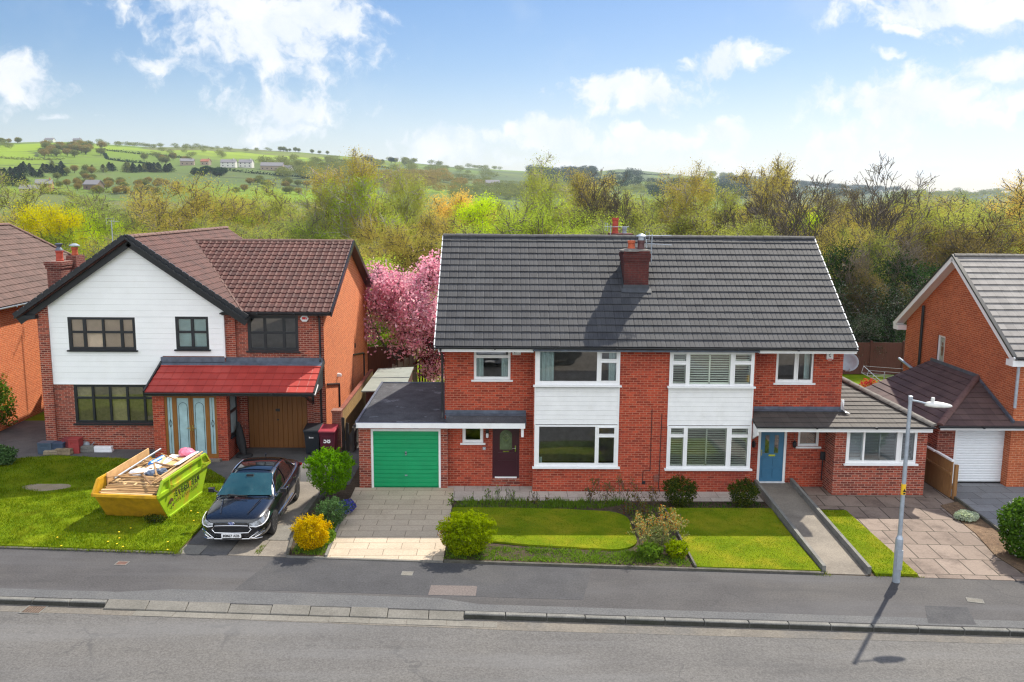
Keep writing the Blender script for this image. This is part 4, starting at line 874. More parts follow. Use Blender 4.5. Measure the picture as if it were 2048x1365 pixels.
# garage and flat-roofed canopy
gw = MB(); gw.plate(-9.11, -6.25, -.05, 2.14, .30, [(-8.72, -6.47, -.05, 1.98)], .12, outer=False)
gw.quad((-9.11, .3, -.05), (-9.11, 6.2, -.05), (-9.11, 6.2, 2.14), (-9.11, .3, 2.14)); gw.quad((-6.25, .3, -.05), (-6.25, .55, -.05), (-6.25, .55, 2.14), (-6.25, .3, 2.14)); gw.quad((-9.11, 6.2, -.05), (-6.3, 6.2, -.05), (-6.3, 6.2, 2.14), (-9.11, 6.2, 2.14))
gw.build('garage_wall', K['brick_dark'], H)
fr = MB().plate(-8.74, -6.46, 0, 1.99, .31, [(-8.65, -6.54, 0, 1.90)], .08).build('garage_door_frame', K['white'], H)
gd = MB()
for i in range(13):
    z0 = .03+i*1.87/13; gd.add([(-8.65, .362, z0), (-6.54, .362, z0), (-6.54, .350, z0+.02), (-8.65, .350, z0+.02), (-6.54, .350, z0+1.87/13-.006), (-8.65, .350, z0+1.87/13-.006), (-6.54, .362, z0+1.87/13), (-8.65, .362, z0+1.87/13)], [(0,1,2,3),(3,2,4,5),(5,4,6,7)])
gd.box(-7.615, -7.58, .344, .352, .03, 1.9); gd.box(-8.65, -6.54, .37, .39, .0, 1.9)
gd = gd.build('garage_door', K['green_door'], H)
MB().lathe([(.0, -.03), (.03, -.03), (.035, 0)], (-7.6, .345, 1.16), 12, 'y').box(-7.625, -7.575, .315, .335, 1.10, 1.22).box(-7.64, -7.56, .325, .352, .40, .44).build('handle', K['grey_plastic'], gd)
fr_ = MB(); fr_.box(-9.16, -6.30, -.05, 6.3, 2.20, 2.26); fr_.add([(-6.30, -.05, 2.20), (-3.72, -.05, 2.20), (-3.72, .55, 2.30), (-6.30, .55, 2.30), (-6.30, -.05, 2.275), (-3.72, -.05, 2.275), (-3.72, .55, 2.43), (-6.30, .55, 2.43)], [(0,1,5,4),(4,5,6,7),(1,2,6,5),(0,3,2,1),(0,4,7,3)])
fr_ = fr_.build('flat_roof', K['felt'], H)
MB().box(-9.16, -9.08, -.02, 6.3, 2.262, 2.30).box(-9.08, -6.36, 6.22, 6.3, 2.262, 2.295).bar((-9.1, -.03, 2.268), (-6.3, -.03, 2.268), .06, .02).build('roof_trim', K['lead'], fr_)
MB().box(-9.13, -3.76, -.085, -.052, 2.10, 2.265).box(-3.79, -3.755, -.05, .54, 2.10, 2.27).box(-6.2, -3.8, -.05, .54, 2.10, 2.12).box(-9.1, -6.2, -.05, .29, 2.10, 2.12).build('fascia', K['white_worn'], H)
MB().box(-3.88, -3.80, .0, .52, 1.80, 2.10).build('canopy_bracket', K['white_worn'], H)
MB().slab([(-6.34, .545, 2.42), (-3.72, .545, 2.42), (-3.72, .545, 2.55), (-6.34, .545, 2.55)], (0, -1, 0), .012).slab([(-6.34, .54, 2.435), (-3.72, .54, 2.435), (-3.72, .40, 2.405), (-6.34, .40, 2.405)], (0, 0, 1), .012).build('flashing', K['lead'], H)
pipe(H, [(-6.42, -.36, 4.70), (-6.42, -.2, 4.6), (-6.42, .46, 4.42), (-6.42, .48, 2.5), (-6.42, .42, 2.32)], .036, K['black'])
MB().box(-9.2, -9.12, -.14, -.05, 2.14, 2.22).build('gutter_outlet', K['black'], H)
# single-storey wing on the other side, and its tiled canopy
ew = MB(); ew.plate(6.10, 9.05, -.05, 2.25, -.28, [(6.46, 8.73, 1.05, 2.14)], .12, outer=False); ew.quad((6.10, -.28, -.05), (6.10, .55, -.05), (6.10, .55, 2.4), (6.10, -.28, 2.25)); ew.quad((9.05, -.28, -.05), (9.05, 5, -.05), (9.05, 5, 2.3), (9.05, -.28, 2.25))
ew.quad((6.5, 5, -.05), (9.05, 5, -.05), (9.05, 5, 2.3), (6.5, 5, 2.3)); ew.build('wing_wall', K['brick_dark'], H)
window(H, 6.47, 8.72, 1.06, 2.13, -.26, [(6.57, 7.00, 1.15, 2.08), (7.06, 8.08, 1.15, 2.08), (8.24, 8.63, 1.17, 2.06)], K['white'], sash=(2,), cover='slats', cmat=K['blind_grey'], bar=.05)
MB().box(6.3, 9.0, 1.2, 1.25, 0, 2.2).build('wing_partition', K['interior'], H)
sl = .27
def ez(y): return 2.34+sl*(y+.55)
wr = tiled('wing_roof', H, (3.50, -.55, 2.30), (1, 0, 0), (0, 1, sl), 5.62, 5.2, K['tile_ext'], gauge=.30, step=.028, amp=.008, clips=[((9.10, -.55), (7.35, 2.63), (4, 0)), ((3.5, .56), (9.5, .56), (4, 0))], thick=.05)
tiled('wing_roof', H, (6.53, .56, 2.30+sl*1.11), (1, 0, 0), (0, 1, sl), 2.6, 4.6, K['tile_ext'], gauge=.30, step=.028, amp=.008, clips=[((9.10, -.55), (7.35, 2.63), (6, 2))], thick=.05, seed=5)
zs_ = lambda p: 2.30+sl*(p[1]+.55)
A_, B_, C_ = (9.10, -.55, 2.32), (7.35, 2.63, zs_((0, 2.63))+.02), (6.52, 4.14, zs_((0, 4.14))+.02)
sd = MB().slab([A_, (9.16, 5.2, 2.36), (6.52, 5.2, C_[2]+.05), C_, B_], (.3, 0, .9), -.05).build('wing_side_roof', K['hip_grey'], H)
ridge_line('hip_tiles', H, Vector(A_)+Vector((0, 0, .03)), Vector(C_)+Vector((0, 0, .03)), .12, K['hip_grey'], .40)
gutter(H, (3.48, -.62, 2.33), (9.12, -.62, 2.33), K['black'], .05)
MB().box(3.53, 9.06, -.56, -.53, 2.15, 2.305).box(3.53, 3.57, -.53, .54, 2.02, 2.30).box(6.1, 9.05, -.53, -.28, 2.15, 2.17).box(3.57, 6.1, -.53, .54, 2.15, 2.17).add([(3.54, -.5, 2.02), (3.54, .5, 1.55), (3.54, .5, 2.02), (3.58, -.5, 2.02), (3.58, .5, 1.55), (3.58, .5, 2.02)], [(0,1,2),(5,4,3),(0,3,4,1)]).build('fascia', K['white'], H)
MB().slab([(3.50, .545, ez(.55)-.02), (6.6, .545, ez(.55)-.02), (6.6, .545, ez(.55)+.08), (3.50, .545, ez(.55)+.08)], (0, -1, 0), .012).slab([(3.50, .54, ez(.54)-.01), (6.6, .54, ez(.54)-.01), (6.6, .36, ez(.36)+.012), (3.50, .36, ez(.36)+.012)], (0, 0, 1), .012).build('flashing', K['lead'], H)
MB().add([(6.54, .53, 2.95), (6.54, .53, 2.66), (6.72, .2, 2.57), (6.56, .2, 2.60)], [(0,1,2,3)]).box(6.53, 6.62, .50, .54, 2.62, 2.95).build('soaker', K['white_worn'], H)
# chimneys
ch = MB(); ch.box(-.46, .36, 1.90, 2.85, 6.0, 7.30); ch.box(-.49, .39, 1.87, 2.88, 7.30, 7.42); ch.box(-.51, .41, 1.85, 2.90, 7.42, 7.56); ch.box(-.48, .38, 1.88, 2.87, 7.56, 7.64)
ch = ch.build('chimney', K['chimney_brick'], H)
MB().slab([(-.49, 1.88, 6.36), (.39, 1.88, 6.36), (.39, 1.88, 6.53), (-.49, 1.88, 6.53)], (0, -1, 0), .012).slab([(-.55, 1.87, 6.40), (.45, 1.87, 6.40), (.45, 1.70, 6.28), (-.55, 1.70, 6.28)], (0, -.6, .8), .012).slab([(-.475, 1.88, 6.40), (-.475, 2.86, 7.1), (-.475, 2.86, 7.25), (-.475, 1.88, 6.55)], (-1, 0, 0), .012).build('flashing', K['lead_dark'], ch)
MB().lathe([(.42, 0), (.4, .04), (.18, .09)], (-.22, 2.2, 7.63), 10).lathe([(.36, 0), (.34, .04), (.18, .07)], (.14, 2.3, 7.63), 10).build('mortar_flaunching', K['hip_grey'], ch)
pot(ch, -.20, 2.2, 7.68, .125, .30, K['terracotta']); pot(ch, .13, 2.25, 7.68, .12, .31, K['pot_dark'])
MB().lathe([(.10, 0), (.10, .12), (.0, .12)], (.13, 2.25, 7.98), 12).lathe([(.17, .14), (.165, .16), (.06, .22), (0, .235)], (.13, 2.25, 7.98), 16).build('cowl', K['steel'], ch)
aerial(ch, (.50, 2.3, 7.25), .95, (1, .15, .02)); aerial(ch, (.49, 2.32, 7.35), .58, (1, -.2, -.05))
rc = MB(); rc.box(-.54, .19, 4.75, 5.6, 7.4, 7.95); rc.box(-.58, .23, 4.71, 5.64, 7.95, 8.12); rc = rc.build('chimney', K['chimney_brick'], H)
pot(rc, -.38, 5.1, 8.10, .12, .58, K['pot_red']); pot(rc, -.04, 5.1, 8.08, .085, .26, K['grey_plastic'])
aerial(rc, (-.58, 4.8, 7.9), .52, (1, .1, 0))
# fittings on the front
def hexa(x, y, z, r, d, mat, parent, name):
    return MB().add([(x+r*math.cos(a), y-d*k, z+r*.8*math.sin(a)) for k in (0, 1) for a in np.linspace(0, 2*math.pi, 7)[:-1]], [tuple(range(6)), tuple(range(6, 12))]+[(i, (i+1) % 6, 6+(i+1) % 6, 6+i) for i in range(6)]).build(name, mat, parent)
ab = MB().box(-4.17, -3.90, .49, .55, 4.38, 4.52).build('alarm_box', K['white_worn'], H, bevel=.01)
MB().box(-4.125, -4.10, .484, .491, 4.435, 4.485).box(-4.07, -4.05, .484, .491, 4.435, 4.465).box(-4.14, -3.93, .484, .491, 4.408, 4.418).build('print', K['ink'], ab)
ab = MB().add([(5.95, .48, 4.55), (5.95, .48, 4.30), (6.00, .48, 4.26), (6.11, .48, 4.26), (6.16, .48, 4.30), (6.16, .48, 4.55), (5.95, .55, 4.55), (5.95, .55, 4.30), (6.00, .55, 4.26), (6.11, .55, 4.26), (6.16, .55, 4.30), (6.16, .55, 4.55)], [(0,1,2,3,4,5),(11,10,9,8,7,6)]+[(i, (i+1) % 6, 6+(i+1) % 6, 6+i) for i in range(6)]).build('alarm_box', K['white'], H)
MB().box(6.035, 6.085, .474, .482, 4.505, 4.545).bar((6.02, .477, 4.44), (6.09, .477, 4.485), .02, .006, up=(0, 1, 0)).bar((6.02, .477, 4.41), (6.075, .477, 4.37), .022, .006, up=(0, 1, 0)).build('print', K['ink'], ab); MB().box(5.98, 6.13, .474, .482, 4.28, 4.31).build('logo', K['logo_red'], ab)
wlmp = MB().box(-5.02, -4.92, .47, .55, 1.72, 1.92).build('wall_lamp', K['black'], H); MB().lathe([(.0, -.02), (.04, 0), (.045, .1), (.03, .14)], (-4.97, .47, 1.66), 12).build('lamp_shade', K['bag_white'], wlmp)
np_ = MB().box(-5.12, -5.02, .535, .55, 1.22, 1.32).build('number_plaque', K['grey_plastic'], H, bevel=.01); text_part('56', .07, K['white_ink'], np_, Matrix.Translation((-5.07, .531, 1.27)) @ FACING)
for x in (3.72, 5.06):
    wk = MB().tube([(x, .5, 1.52), (x, .42, 1.62), (x, .46, 1.78), (x, .53, 1.8)], .012, 6).lathe([(.02, 0), (.06, .03), (.07, .16), (.03, .22), (0, .27)], (x, .44, 1.36), 8).build('wall_lantern', K['black'], H)
pipe(H, [(6.02, .45, 1.2), (6.02, .45, .95), (6.02, .47, .25)], .02, K['black'], 'cable'); MB().box(5.94, 6.1, .42, .53, .95, 1.22).build('hose_reel', K['black_matt'], H, bevel=.04)
pipe(H, [(.28, -.012, 2.75), (.28, -.012, .72)], .009, K['black_matt'], 'cable'); pipe(H, [(.60, -.012, 2.6), (.57, -.012, .15), (.62, -.02, .0)], .010, K['black_matt'], 'cable'); pipe(H, [(.28, -.012, .72), (.05, -.012, .70), (.05, -.012, .35)], .009, K['black_matt'], 'cable')
MB().box(.40, .56, -.06, 0, .36, .58).build('meter_box', K['brick_brown'], H, bevel=.01); MB().box(.03, .14, -.012, 0, .26, .36).build('air_vent', K['black_matt'], H)
sdw = MB(); sdw.lathe([(0, .0), (.13, .02), (.24, .07), (.32, .14), (.325, .135), (.24, .055), (.13, .005), (0, -.015)], (0, 0, 0), 20)
sd_ = sdw.build('satellite_dish', K['grey_plastic'], H, smooth=True); sd_.matrix_local = Matrix.Translation((7.15, 1.7, 3.95)) @ Matrix.Rotation(R(62), 4, 'X') @ Matrix.Rotation(R(-18), 4, 'Y')
MB().tube([(6.52, 2.0, 3.8), (6.9, 2.0, 3.8), (7.1, 1.85, 3.92)], .02, 6).tube([(7.1, 1.75, 3.66), (7.1, 1.42, 3.72)], .014, 6).lathe([(0, 0), (.035, .02), (.03, .1), (0, .11)], (7.1, 1.4, 3.72), 8).build('dish_bracket', K['grey_plastic'], H)
# ------------------------------------------------------------------ the white-gabled house
G = empty('detached_house', (-16, 4.7, 0), 'house with white boarded gable, red porch roof and black windows', 'house')
GX, GZ, GS = -17.87, 7.90, 0.695
def gz(x): return GZ - GS*abs(x-GX)
W1 = (-20.32, -17.88, 3.76, 4.97); W2 = (-16.42, -15.22, 3.80, 5.01)
wa = MB()
wa.plate(-21.35, -17.0, -.05, 2.52, 4.72, [(-20.28, -17.02, 1.0, 2.47)], .12, outer=False)
wa.plate(-17.0, -14.25, -.05, 2.52, 4.72, [(-16.3, -14.8, 0, 2.3)], .12, outer=False)
wa.plate(-21.0, -14.65, 2.52, 5.05, 4.74, [W1, W2], .1, outer=False); wa.quad((-21.0, 4.74, 5.05), (-14.65, 4.74, 5.05), (-14.65, 4.74, gz(-14.65)-.1), (GX, 4.74, GZ-.12), (-21.0, 4.74, gz(-21)-.1))
wa.quad((-21.35, 4.6, -.05), (-21.35, 15.6, -.05), (-21.35, 15.6, gz(-21.35)-.06), (-21.35, 4.6, gz(-21.35)-.06))
wa.quad((-21.35, 15.6, -.05), (-13.0, 15.6, -.05), (-13.0, 15.6, 5), (GX, 15.6, GZ-.1), (-21.35, 15.6, 5.4))
wa.box(-21.36, -20.98, 4.60, 4.90, -.05, 5.42)
wa.plate(-14.65, -11.05, 2.52, 5.30, 4.90, [(-13.86, -12.0, 3.72, 5.04)], .12, outer=False)
wa.plate(-14.25, -11.05, -.05, 2.52, 4.92, [(-13.98, -11.76, -.05, 2.08)], .12, outer=False); wa.box(-14.66, -14.28, 4.78, 4.9, 2.5, 5.25)
wa.box(-11.5, -11.05, 4.80, 4.92, -.05, 2.5)
wa.quad((-14.25, 4.72, -.05), (-14.25, 4.92, -.05), (-14.25, 4.92, 2.52), (-14.25, 4.72, 2.52))
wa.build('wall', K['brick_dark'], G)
pw = MB(); pw.plate(-16.86, -14.24, -.05, 2.5, 3.30, [(-16.45, -14.60, .10, 2.38)], .11, outer=False)
pw.quad((-16.86, 3.3, -.05), (-16.86, 4.72, -.05), (-16.86, 4.72, 2.6), (-16.86, 3.3, 2.6))
pw.quad((-14.24, 3.3, -.05), (-14.24, 3.62, -.05), (-14.24, 3.62, 2.6), (-14.24, 3.3, 2.6)); pw.quad((-14.24, 3.62, -.05), (-14.24, 4.5, -.05), (-14.24, 4.5, .75), (-14.24, 3.62, .75)); pw.quad((-14.24, 4.5, -.05), (-14.24, 4.75, -.05), (-14.24, 4.75, 2.6), (-14.24, 4.5, 2.6))
pw.build('porch_wall', K['brick_red'], G)
sw = MB(); sw.quad((-11.05, 4.8, -.05), (-11.05, 15.35, -.05), (-11.05, 15.35, 5.15), (-11.05, 10.05, 7.42), (-11.05, 4.8, 5.18)); sw.quad((-11.05, 15.35, -.05), (-13, 15.35, -.05), (-13, 15.35, 5.1), (-11.05, 15.35, 5.1))
sw.build('side_wall', K['brick_orange'], G)
pt = MB(); pt.quad((-21.3, 7.5, 0), (-11.1, 7.5, 0), (-11.1, 7.5, 5.1), (-21.3, 7.5, 5.1)); pt.box(-21.3, -11.1, 4.95, 7.5, 2.42, 2.55); pt.box(-14.72, -14.62, 4.95, 7.5, 0, 5.2); pt.box(-17.0, -16.9, 4.9, 7.5, 0, 5.1); pt.quad((-21.3, 4.8, 5.12), (-11.1, 4.95, 5.12), (-11.1, 7.5, 5.12), (-21.3, 7.5, 5.12))
pt.build('partition', K['interior'], G)
def gspan(zm, z0, z1):
    def lim(z): h = (GZ-.14-z)/GS; return max(-20.99, GX-h), min(-14.66, GX+h)
    (l0, r0), (l1, r1) = lim(z0), lim(z1)
    if r1 <= l1: return []
    cuts = [w for w in (W1, W2) if w[2] < zm < w[3]]; lo = (l0, l1); out_ = []
    if zm < 3.5: r0 = r1 = min(r0, -16.95-.0)
    for w in sorted(cuts): out_.append((lo, (w[0], w[0]))); lo = (w[1], w[1])
    out_.append((lo, (r0, r1))); return out_
rows = []
z = 2.50
for brk in (3.76, 3.80, 4.97, 5.01, 7.75):
    n = max(1, round((brk-z)/.212)); st = (brk-z)/n
    rows += [(z+i*st, z+(i+1)*st) for i in range(n)]; z = brk
boards(G, rows, gspan, 4.70, K['cladding'], 'cladding', gap=.004, lap=.005)
MB().box(-21.0, -20.97, 4.665, 4.72, 2.49, 5.45).box(-14.68, -14.64, 4.665, 4.76, 3.5, 5.45).box(-21.0, -16.95, 4.675, 4.72, 2.47, 2.505).build('cladding_trim', K['white'], G)
# roofs
vy0, vx0, vy1, vx1 = 4.65, -13.93, 10.0, -17.36
gs = Vector((-1, 0, GS)); L1 = math.hypot(4.13, 4.13*GS)+.02
tiled('roof', G, (-22.0, 16.0, 5.03), (0, -1, 0), (1, 0, GS), 11.65, L1, K['tile_brown'], prof='roll', amp=.022, step=.022, gauge=.275, tile_w=.26)
tiled('roof', G, (-13.74, 4.35, 5.03), (0, 1, 0), (-1, 0, GS), 5.65, L1, K['tile_brown'], prof='roll', amp=.022, step=.022, gauge=.275, tile_w=.26, clips=[((vx0, vy0), (vx1, vy1), (-20, 5))], seed=3)
tiled('roof', G, (-13.74, 10.0, 5.03), (0, 1, 0), (-1, 0, GS), 6.0, L1, K['tile_brown'], prof='roll', amp=.022, step=.022, gauge=.275, tile_w=.26, clips=[((vx1, vy1), (vx0, 15.35), (-20, 15))], seed=4)
es = (7.56-5.2)/(10.0-4.65); L2 = math.hypot(5.35, 2.36)
tiled('wing_roof', G, (-17.5, 4.65, 5.2), (1, 0, 0), (0, 1, es), 6.75, L2, K['tile_brown'], prof='roll', amp=.03, step=.03, gauge=L2/17, tile_w=.255, clips=[((vx0, vy0), (vx1, vy1), (-10, 8))], seed=6)
tiled('wing_roof', G, (-10.75, 15.35, 5.2), (-1, 0, 0), (0, -1, es), 6.75, L2, K['tile_brown'], prof='roll', amp=.03, step=.03, gauge=L2/17, tile_w=.255, clips=[((vx0, 15.35), (vx1, vy1), (-10, 12))], seed=7)
ridge_line('ridge_tiles', G, (GX, 4.38, GZ-.02), (GX, 16, GZ-.02), .12, K['ridge_brown']); ridge_line('ridge_tiles', G, (-17.4, 10, 7.53), (-10.75, 10, 7.53), .12, K['ridge_brown'])
MB().bar((vx0, vy0-.02, 5.22), (vx1, vy1, 7.55), .07, .03).build('valley', K['ridge_brown'], G)
bg_ = MB()
for s in (-1, 1):
    xe = GX+s*4.13
    bg_.bar((GX, 4.34, GZ-.05), (xe, 4.34, 5.03-.06), .05, .23, up=(0, 1, 0)); bg_.bar((GX, 4.36, GZ+.045), (xe, 4.36, 5.03+.045), .12, .05, up=(0, 1, 0))
    bg_.bar((GX, 4.52, GZ-.17), (xe, 4.52, 5.03-.17), .36, .02, up=(0, 1, 0))
    n = 18
    for i in range(n):
        t = (i+.5)/n; bg_.bar((GX+s*4.13*t-.02*s, 4.345, GZ-GS*4.13*t+.075), (GX+s*4.13*(t+.04), 4.345, GZ-GS*4.13*(t+.04)+.06), .16, .05, up=(0, 1, 0))
bg_.box(-21.98, -21.3, 4.36, 4.62, 4.93, 5.06); bg_.build('bargeboard', K['black'], G)
b2 = MB(); b2.bar((-10.73, 4.6, 5.13), (-10.73, 10, 7.5), .05, .2); b2.bar((-10.73, 15.4, 5.13), (-10.73, 10, 7.5), .05, .2); b2.slab([(-11.04, 4.65, 5.08), (-10.74, 4.65, 5.08), (-10.74, 10, 7.44), (-11.04, 10, 7.44)], (0, 0, 1), .02); b2.slab([(-11.04, 15.35, 5.08), (-10.74, 15.35, 5.08), (-10.74, 10, 7.44), (-11.04, 10, 7.44)], (0, 0, 1), .02); b2.build('bargeboard', K['black'], G)
gutter(G, (-14.75, 4.58, 5.17), (-10.72, 4.58, 5.17), K['black'], .06); MB().box(-14.7, -10.75, 4.62, 4.9, 5.08, 5.11).box(-14.7, -10.75, 4.60, 4.63, 5.08, 5.2).build('fascia', K['black'], G)
pipe(G, [(-11.2, 4.6, 5.1), (-11.2, 4.82, 4.95), (-11.2, 4.84, 3.6), (-11.2, 4.76, 3.4), (-11.2, 4.74, .1)], .04, K['black'])
# red porch roof
cs = (3.36-2.56)/1.87
tiled('porch_roof', G, (-16.98, 2.98, 2.56), (1, 0, 0), (0, 1, cs), 5.90, math.hypot(1.87, .80), K['tile_red'], prof='wide', amp=.014, step=.03, gauge=.4, tile_w=.33, thick=.05, clips=[((-16.98, 2.98), (-16.93, 4.9), (-12, 4))])
MB().bar((-17.0, 2.96, 2.57), (-17.0, 4.86, 3.38), .06, .12).build('porch_verge', K['black'], G)
MB().bar((-11.07, 2.96, 2.53), (-11.07, 4.86, 3.34), .05, .16).add([(-11.11, 3.0, 2.45), (-11.11, 4.8, 2.45), (-11.11, 4.8, 3.28), (-11.11, 3.0, 2.52)], [(0,1,2,3)]).build('porch_verge', K['black_matt'], G)
MB().bar((-11.055, 2.95, 2.50), (-11.055, 3.5, 2.74), .06, .05).build('verge_trim', K['white_worn'], G)
gutter(G, (-17.0, 2.92, 2.54), (-11.05, 2.92, 2.54), K['black'], .055); MB().box(-16.95, -11.1, 2.98, 3.01, 2.43, 2.55).box(-16.9, -11.1, 3.01, 4.7, 2.43, 2.45).build('fascia', K['black'], G)
MB().slab([(-17.0, 4.66, 3.34), (-14.66, 4.66, 3.34), (-14.66, 4.66, 3.52), (-17.0, 4.66, 3.52)], (0, -1, 0), .012).slab([(-14.66, 4.77, 3.34), (-11.1, 4.77, 3.34), (-11.1, 4.77, 3.50), (-14.66, 4.77, 3.50)], (0, -1, 0), .015).slab([(-17.0, 4.9, 3.40), (-11.1, 4.9, 3.40), (-11.1, 4.5, 3.24), (-17.0, 4.5, 3.24)], (0, 0, 1), .012).build('flashing', K['lead'], G)
MB().bar((-11.5, 4.78, 1.75), (-11.5, 4.78, 2.45), .08, .06, up=(0, 1, 0)).bar((-11.5, 4.75, 1.8), (-11.5, 3.3, 2.4), .07, .07).bar((-11.5, 4.78, 2.42), (-11.5, 3.1, 2.42), .07, .07).build('canopy_bracket', K['black'], G)
# windows and doors
window(G, *W1, 4.72, [(-20.20, -19.78, 3.86, 4.38), (-20.20, -19.78, 4.46, 4.88), (-19.67, -19.09, 3.86, 4.38), (-19.67, -19.09, 4.46, 4.88), (-19.01, -18.43, 3.86, 4.38), (-19.01, -18.43, 4.46, 4.88), (-18.33, -17.98, 3.86, 4.38), (-18.33, -17.98, 4.46, 4.88)], K['black'], cover='roller', cmat=K['blind_tan'], bar=0.04)
window(G, *W2, 4.72, [(-16.32, -15.86, 3.90, 4.40), (-16.32, -15.86, 4.48, 4.92), (-15.76, -15.31, 3.90, 4.40), (-15.76, -15.31, 4.48, 4.92)], K['black'], cover='roller', cmat=K['blind_blue'], bar=.03)
window(G, -20.28, -17.02, 1.0, 2.47, 4.74, [(x, x+.55, a, c) for x in (-20.18, -19.55, -18.92, -18.29, -17.66) for a, c in ((1.1, 1.92), (2.0, 2.38))], K['black'], cover='roller', cmat=K['blind_olive'], bar=.0)
window(G, -13.86, -12.0, 3.72, 5.04, 4.93, [(-13.75, -13.28, 3.84, 4.36), (-13.75, -13.28, 4.44, 4.93), (-13.18, -12.58, 3.84, 4.36), (-13.18, -12.58, 4.44, 4.93), (-12.48, -12.11, 3.84, 4.36), (-12.48, -12.11, 4.44, 4.93)], K['black'], gmat=K['glass_dark'])
pd = MB().plate(-16.45, -14.60, .10, 2.38, 3.33, [(-16.36, -16.18, .24, 2.3), (-16.02, -15.60, .24, 2.28), (-15.44, -15.02, .24, 2.28), (-14.87, -14.69, .24, 2.3)], .08)
pd.box(-15.535, -15.505, 3.305, 3.335, .2, 2.32); pd = pd.build('porch_door', K['oak'], G)
pg = MB(); [pg.quad((a, 3.365, .22), (c, 3.365, .22), (c, 3.365, 2.31), (a, 3.365, 2.31)) for a, c in ((-16.37, -16.17), (-16.03, -15.59), (-15.45, -15.01), (-14.88, -14.68))]; pg.build('pane', K['frosted'], pd)
ld = MB()
for cx_, hw in ((-15.81, .15), (-15.23, .15)):
    P_ = [(cx_-hw, .38)]+[(cx_+hw*math.cos(a), 1.95+.16*math.sin(a)) for a in np.linspace(math.pi, 0, 9)]+[(cx_+hw, .38)]
    for q, w_ in zip(P_[:-1], P_[1:]): ld.bar((q[0], 3.358, q[1]), (w_[0], 3.358, w_[1]), .012, .006, up=(0, 1, 0))
for cx_ in (-16.27, -14.78):
    ld.bar((cx_, 3.358, .26), (cx_, 3.358, 2.28), .01, .006, up=(0, 1, 0))
    for s1 in (-1, 1):
        for za, zb in ((1.2, 1.35), (1.35, 1.5)): ld.bar((cx_+s1*(.05 if za > 1.3 else 0), 3.357, za), (cx_+s1*(0 if za > 1.3 else .05), 3.357, zb), .012, .006, up=(0, 1, 0))
ld.build('leading', K['black_matt'], pd)
MB().box(-15.58, -15.55, 3.295, 3.332, 1.10, 1.3).box(-15.49, -15.46, 3.295, 3.332, 1.10, 1.3).tube([(-15.565, 3.28, 1.2), (-15.68, 3.27, 1.2)], .014, 6).tube([(-15.475, 3.28, 1.2), (-15.36, 3.27, 1.2)], .014, 6).build('handle', K['brass'], pd)
MB().box(-16.5, -14.5, 3.12, 3.33, -.02, .09).build('porch_step', K['concrete'], G)
Mx = Matrix.Translation((-14.24, 4.06, 0)) @ Matrix.Rotation(R(90), 4, 'Z')
window(G, -.44, .44, .78, 2.45, .02, [(-.36, .36, .88, 1.62), (-.36, .36, 1.72, 2.36)], K['black'], M=Mx, gmat=K['frosted'], sill=.07)
gd = MB()
for i in range(12):
    x0 = -13.96+i*2.18/12; gd.add([(x0, 4.985, .02), (x0+.012, 4.97, .02), (x0+.17, 4.97, .02), (x0+2.18/12, 4.985, .02), (x0, 4.985, 2.06), (x0+.012, 4.97, 2.06), (x0+.17, 4.97, 2.06), (x0+2.18/12, 4.985, 2.06)], [(0,1,5,4),(1,2,6,5),(2,3,7,6)])
gd = gd.build('garage_door', K['oak_door'], G)
MB().lathe([(0, -.03), (.03, -.03), (.03, 0)], (-12.87, 4.968, 1.1), 10, 'y').box(-12.95, -12.79, 4.95, 4.968, 1.42, 1.52).build('handle', K['black'], gd)
ab = hexa(-11.75, 4.90, 4.94, .16, .07, K['white'], G, 'alarm_box'); MB().box(-11.83, -11.70, 4.822, 4.832, 4.91, 5.0).box(-11.68, -11.65, 4.822, 4.832, 4.91, 4.98).build('logo', K['logo_red'], ab)
for pts in ([(-11.02, 11.1, 2.52), (-11.02, 14.0, 2.1), (-11.02, 14.0, .9)], [(-11.02, 5.1, 2.43), (-11.02, 7.5, 1.96), (-11.02, 7.5, 1.0)]):
    pipe(G, pts, .04, K['black'], 'waste_pipe')
pipe(G, [(-11.03, 11.0, 2.5), (-11.03, 10.75, .9)], .01, K['black'], 'cable'); pipe(G, [(-11.03, 11.6, 2.95), (-11.03, 11.6, 2.75)], .03, K['black'], 'overflow_pipe')
MB().box(-11.05, -10.97, 7.25, 7.4, 2.30, 2.42).lathe([(0, 0), (.05, .02), (.055, .1), (.03, .14)], (-10.93, 7.3, 2.28), 10).build('security_light', K['white'], G)
pipe(G, [(-22.1, 13.0, 5.0), (-22.1, 13.0, 8.1)], .022, K['steel'], 'aerial_pole'); aerial(G, (-22.1, 13.0, 7.7), .6, (.9, -.5, 0), length=.6)
ch = MB(); ch.box(-22.05, -21.5, 6.9, 7.75, 4.6, 6.55); ch.box(-22.09, -21.46, 6.86, 7.79, 6.55, 6.67); ch.box(-22.12, -21.43, 6.83, 7.82, 6.67, 6.82)
ch.box(-21.75, -21.35, 7.85, 8.6, 4.9, 7.0); ch = ch.build('chimney', K['brick_plum'], G)
pot(ch, -21.72, 7.3, 6.82, .14, .42, K['pot_red']); MB().lathe([(.15, 0), (.13, .05), (.07, .14), (.13, .24), (.14, .28), (.05, .3)], (-21.72, 7.3, 7.22), 14).build('cowl', K['lead'], ch)
pot(ch, -21.55, 8.2, 7.0, .12, .32, K['terracotta']); MB().lathe([(.20, 0), (.2, .03), (.08, .1), (0, .11)], (-21.55, 8.2, 7.36), 14).build('cowl', K['grey_plastic'], ch)

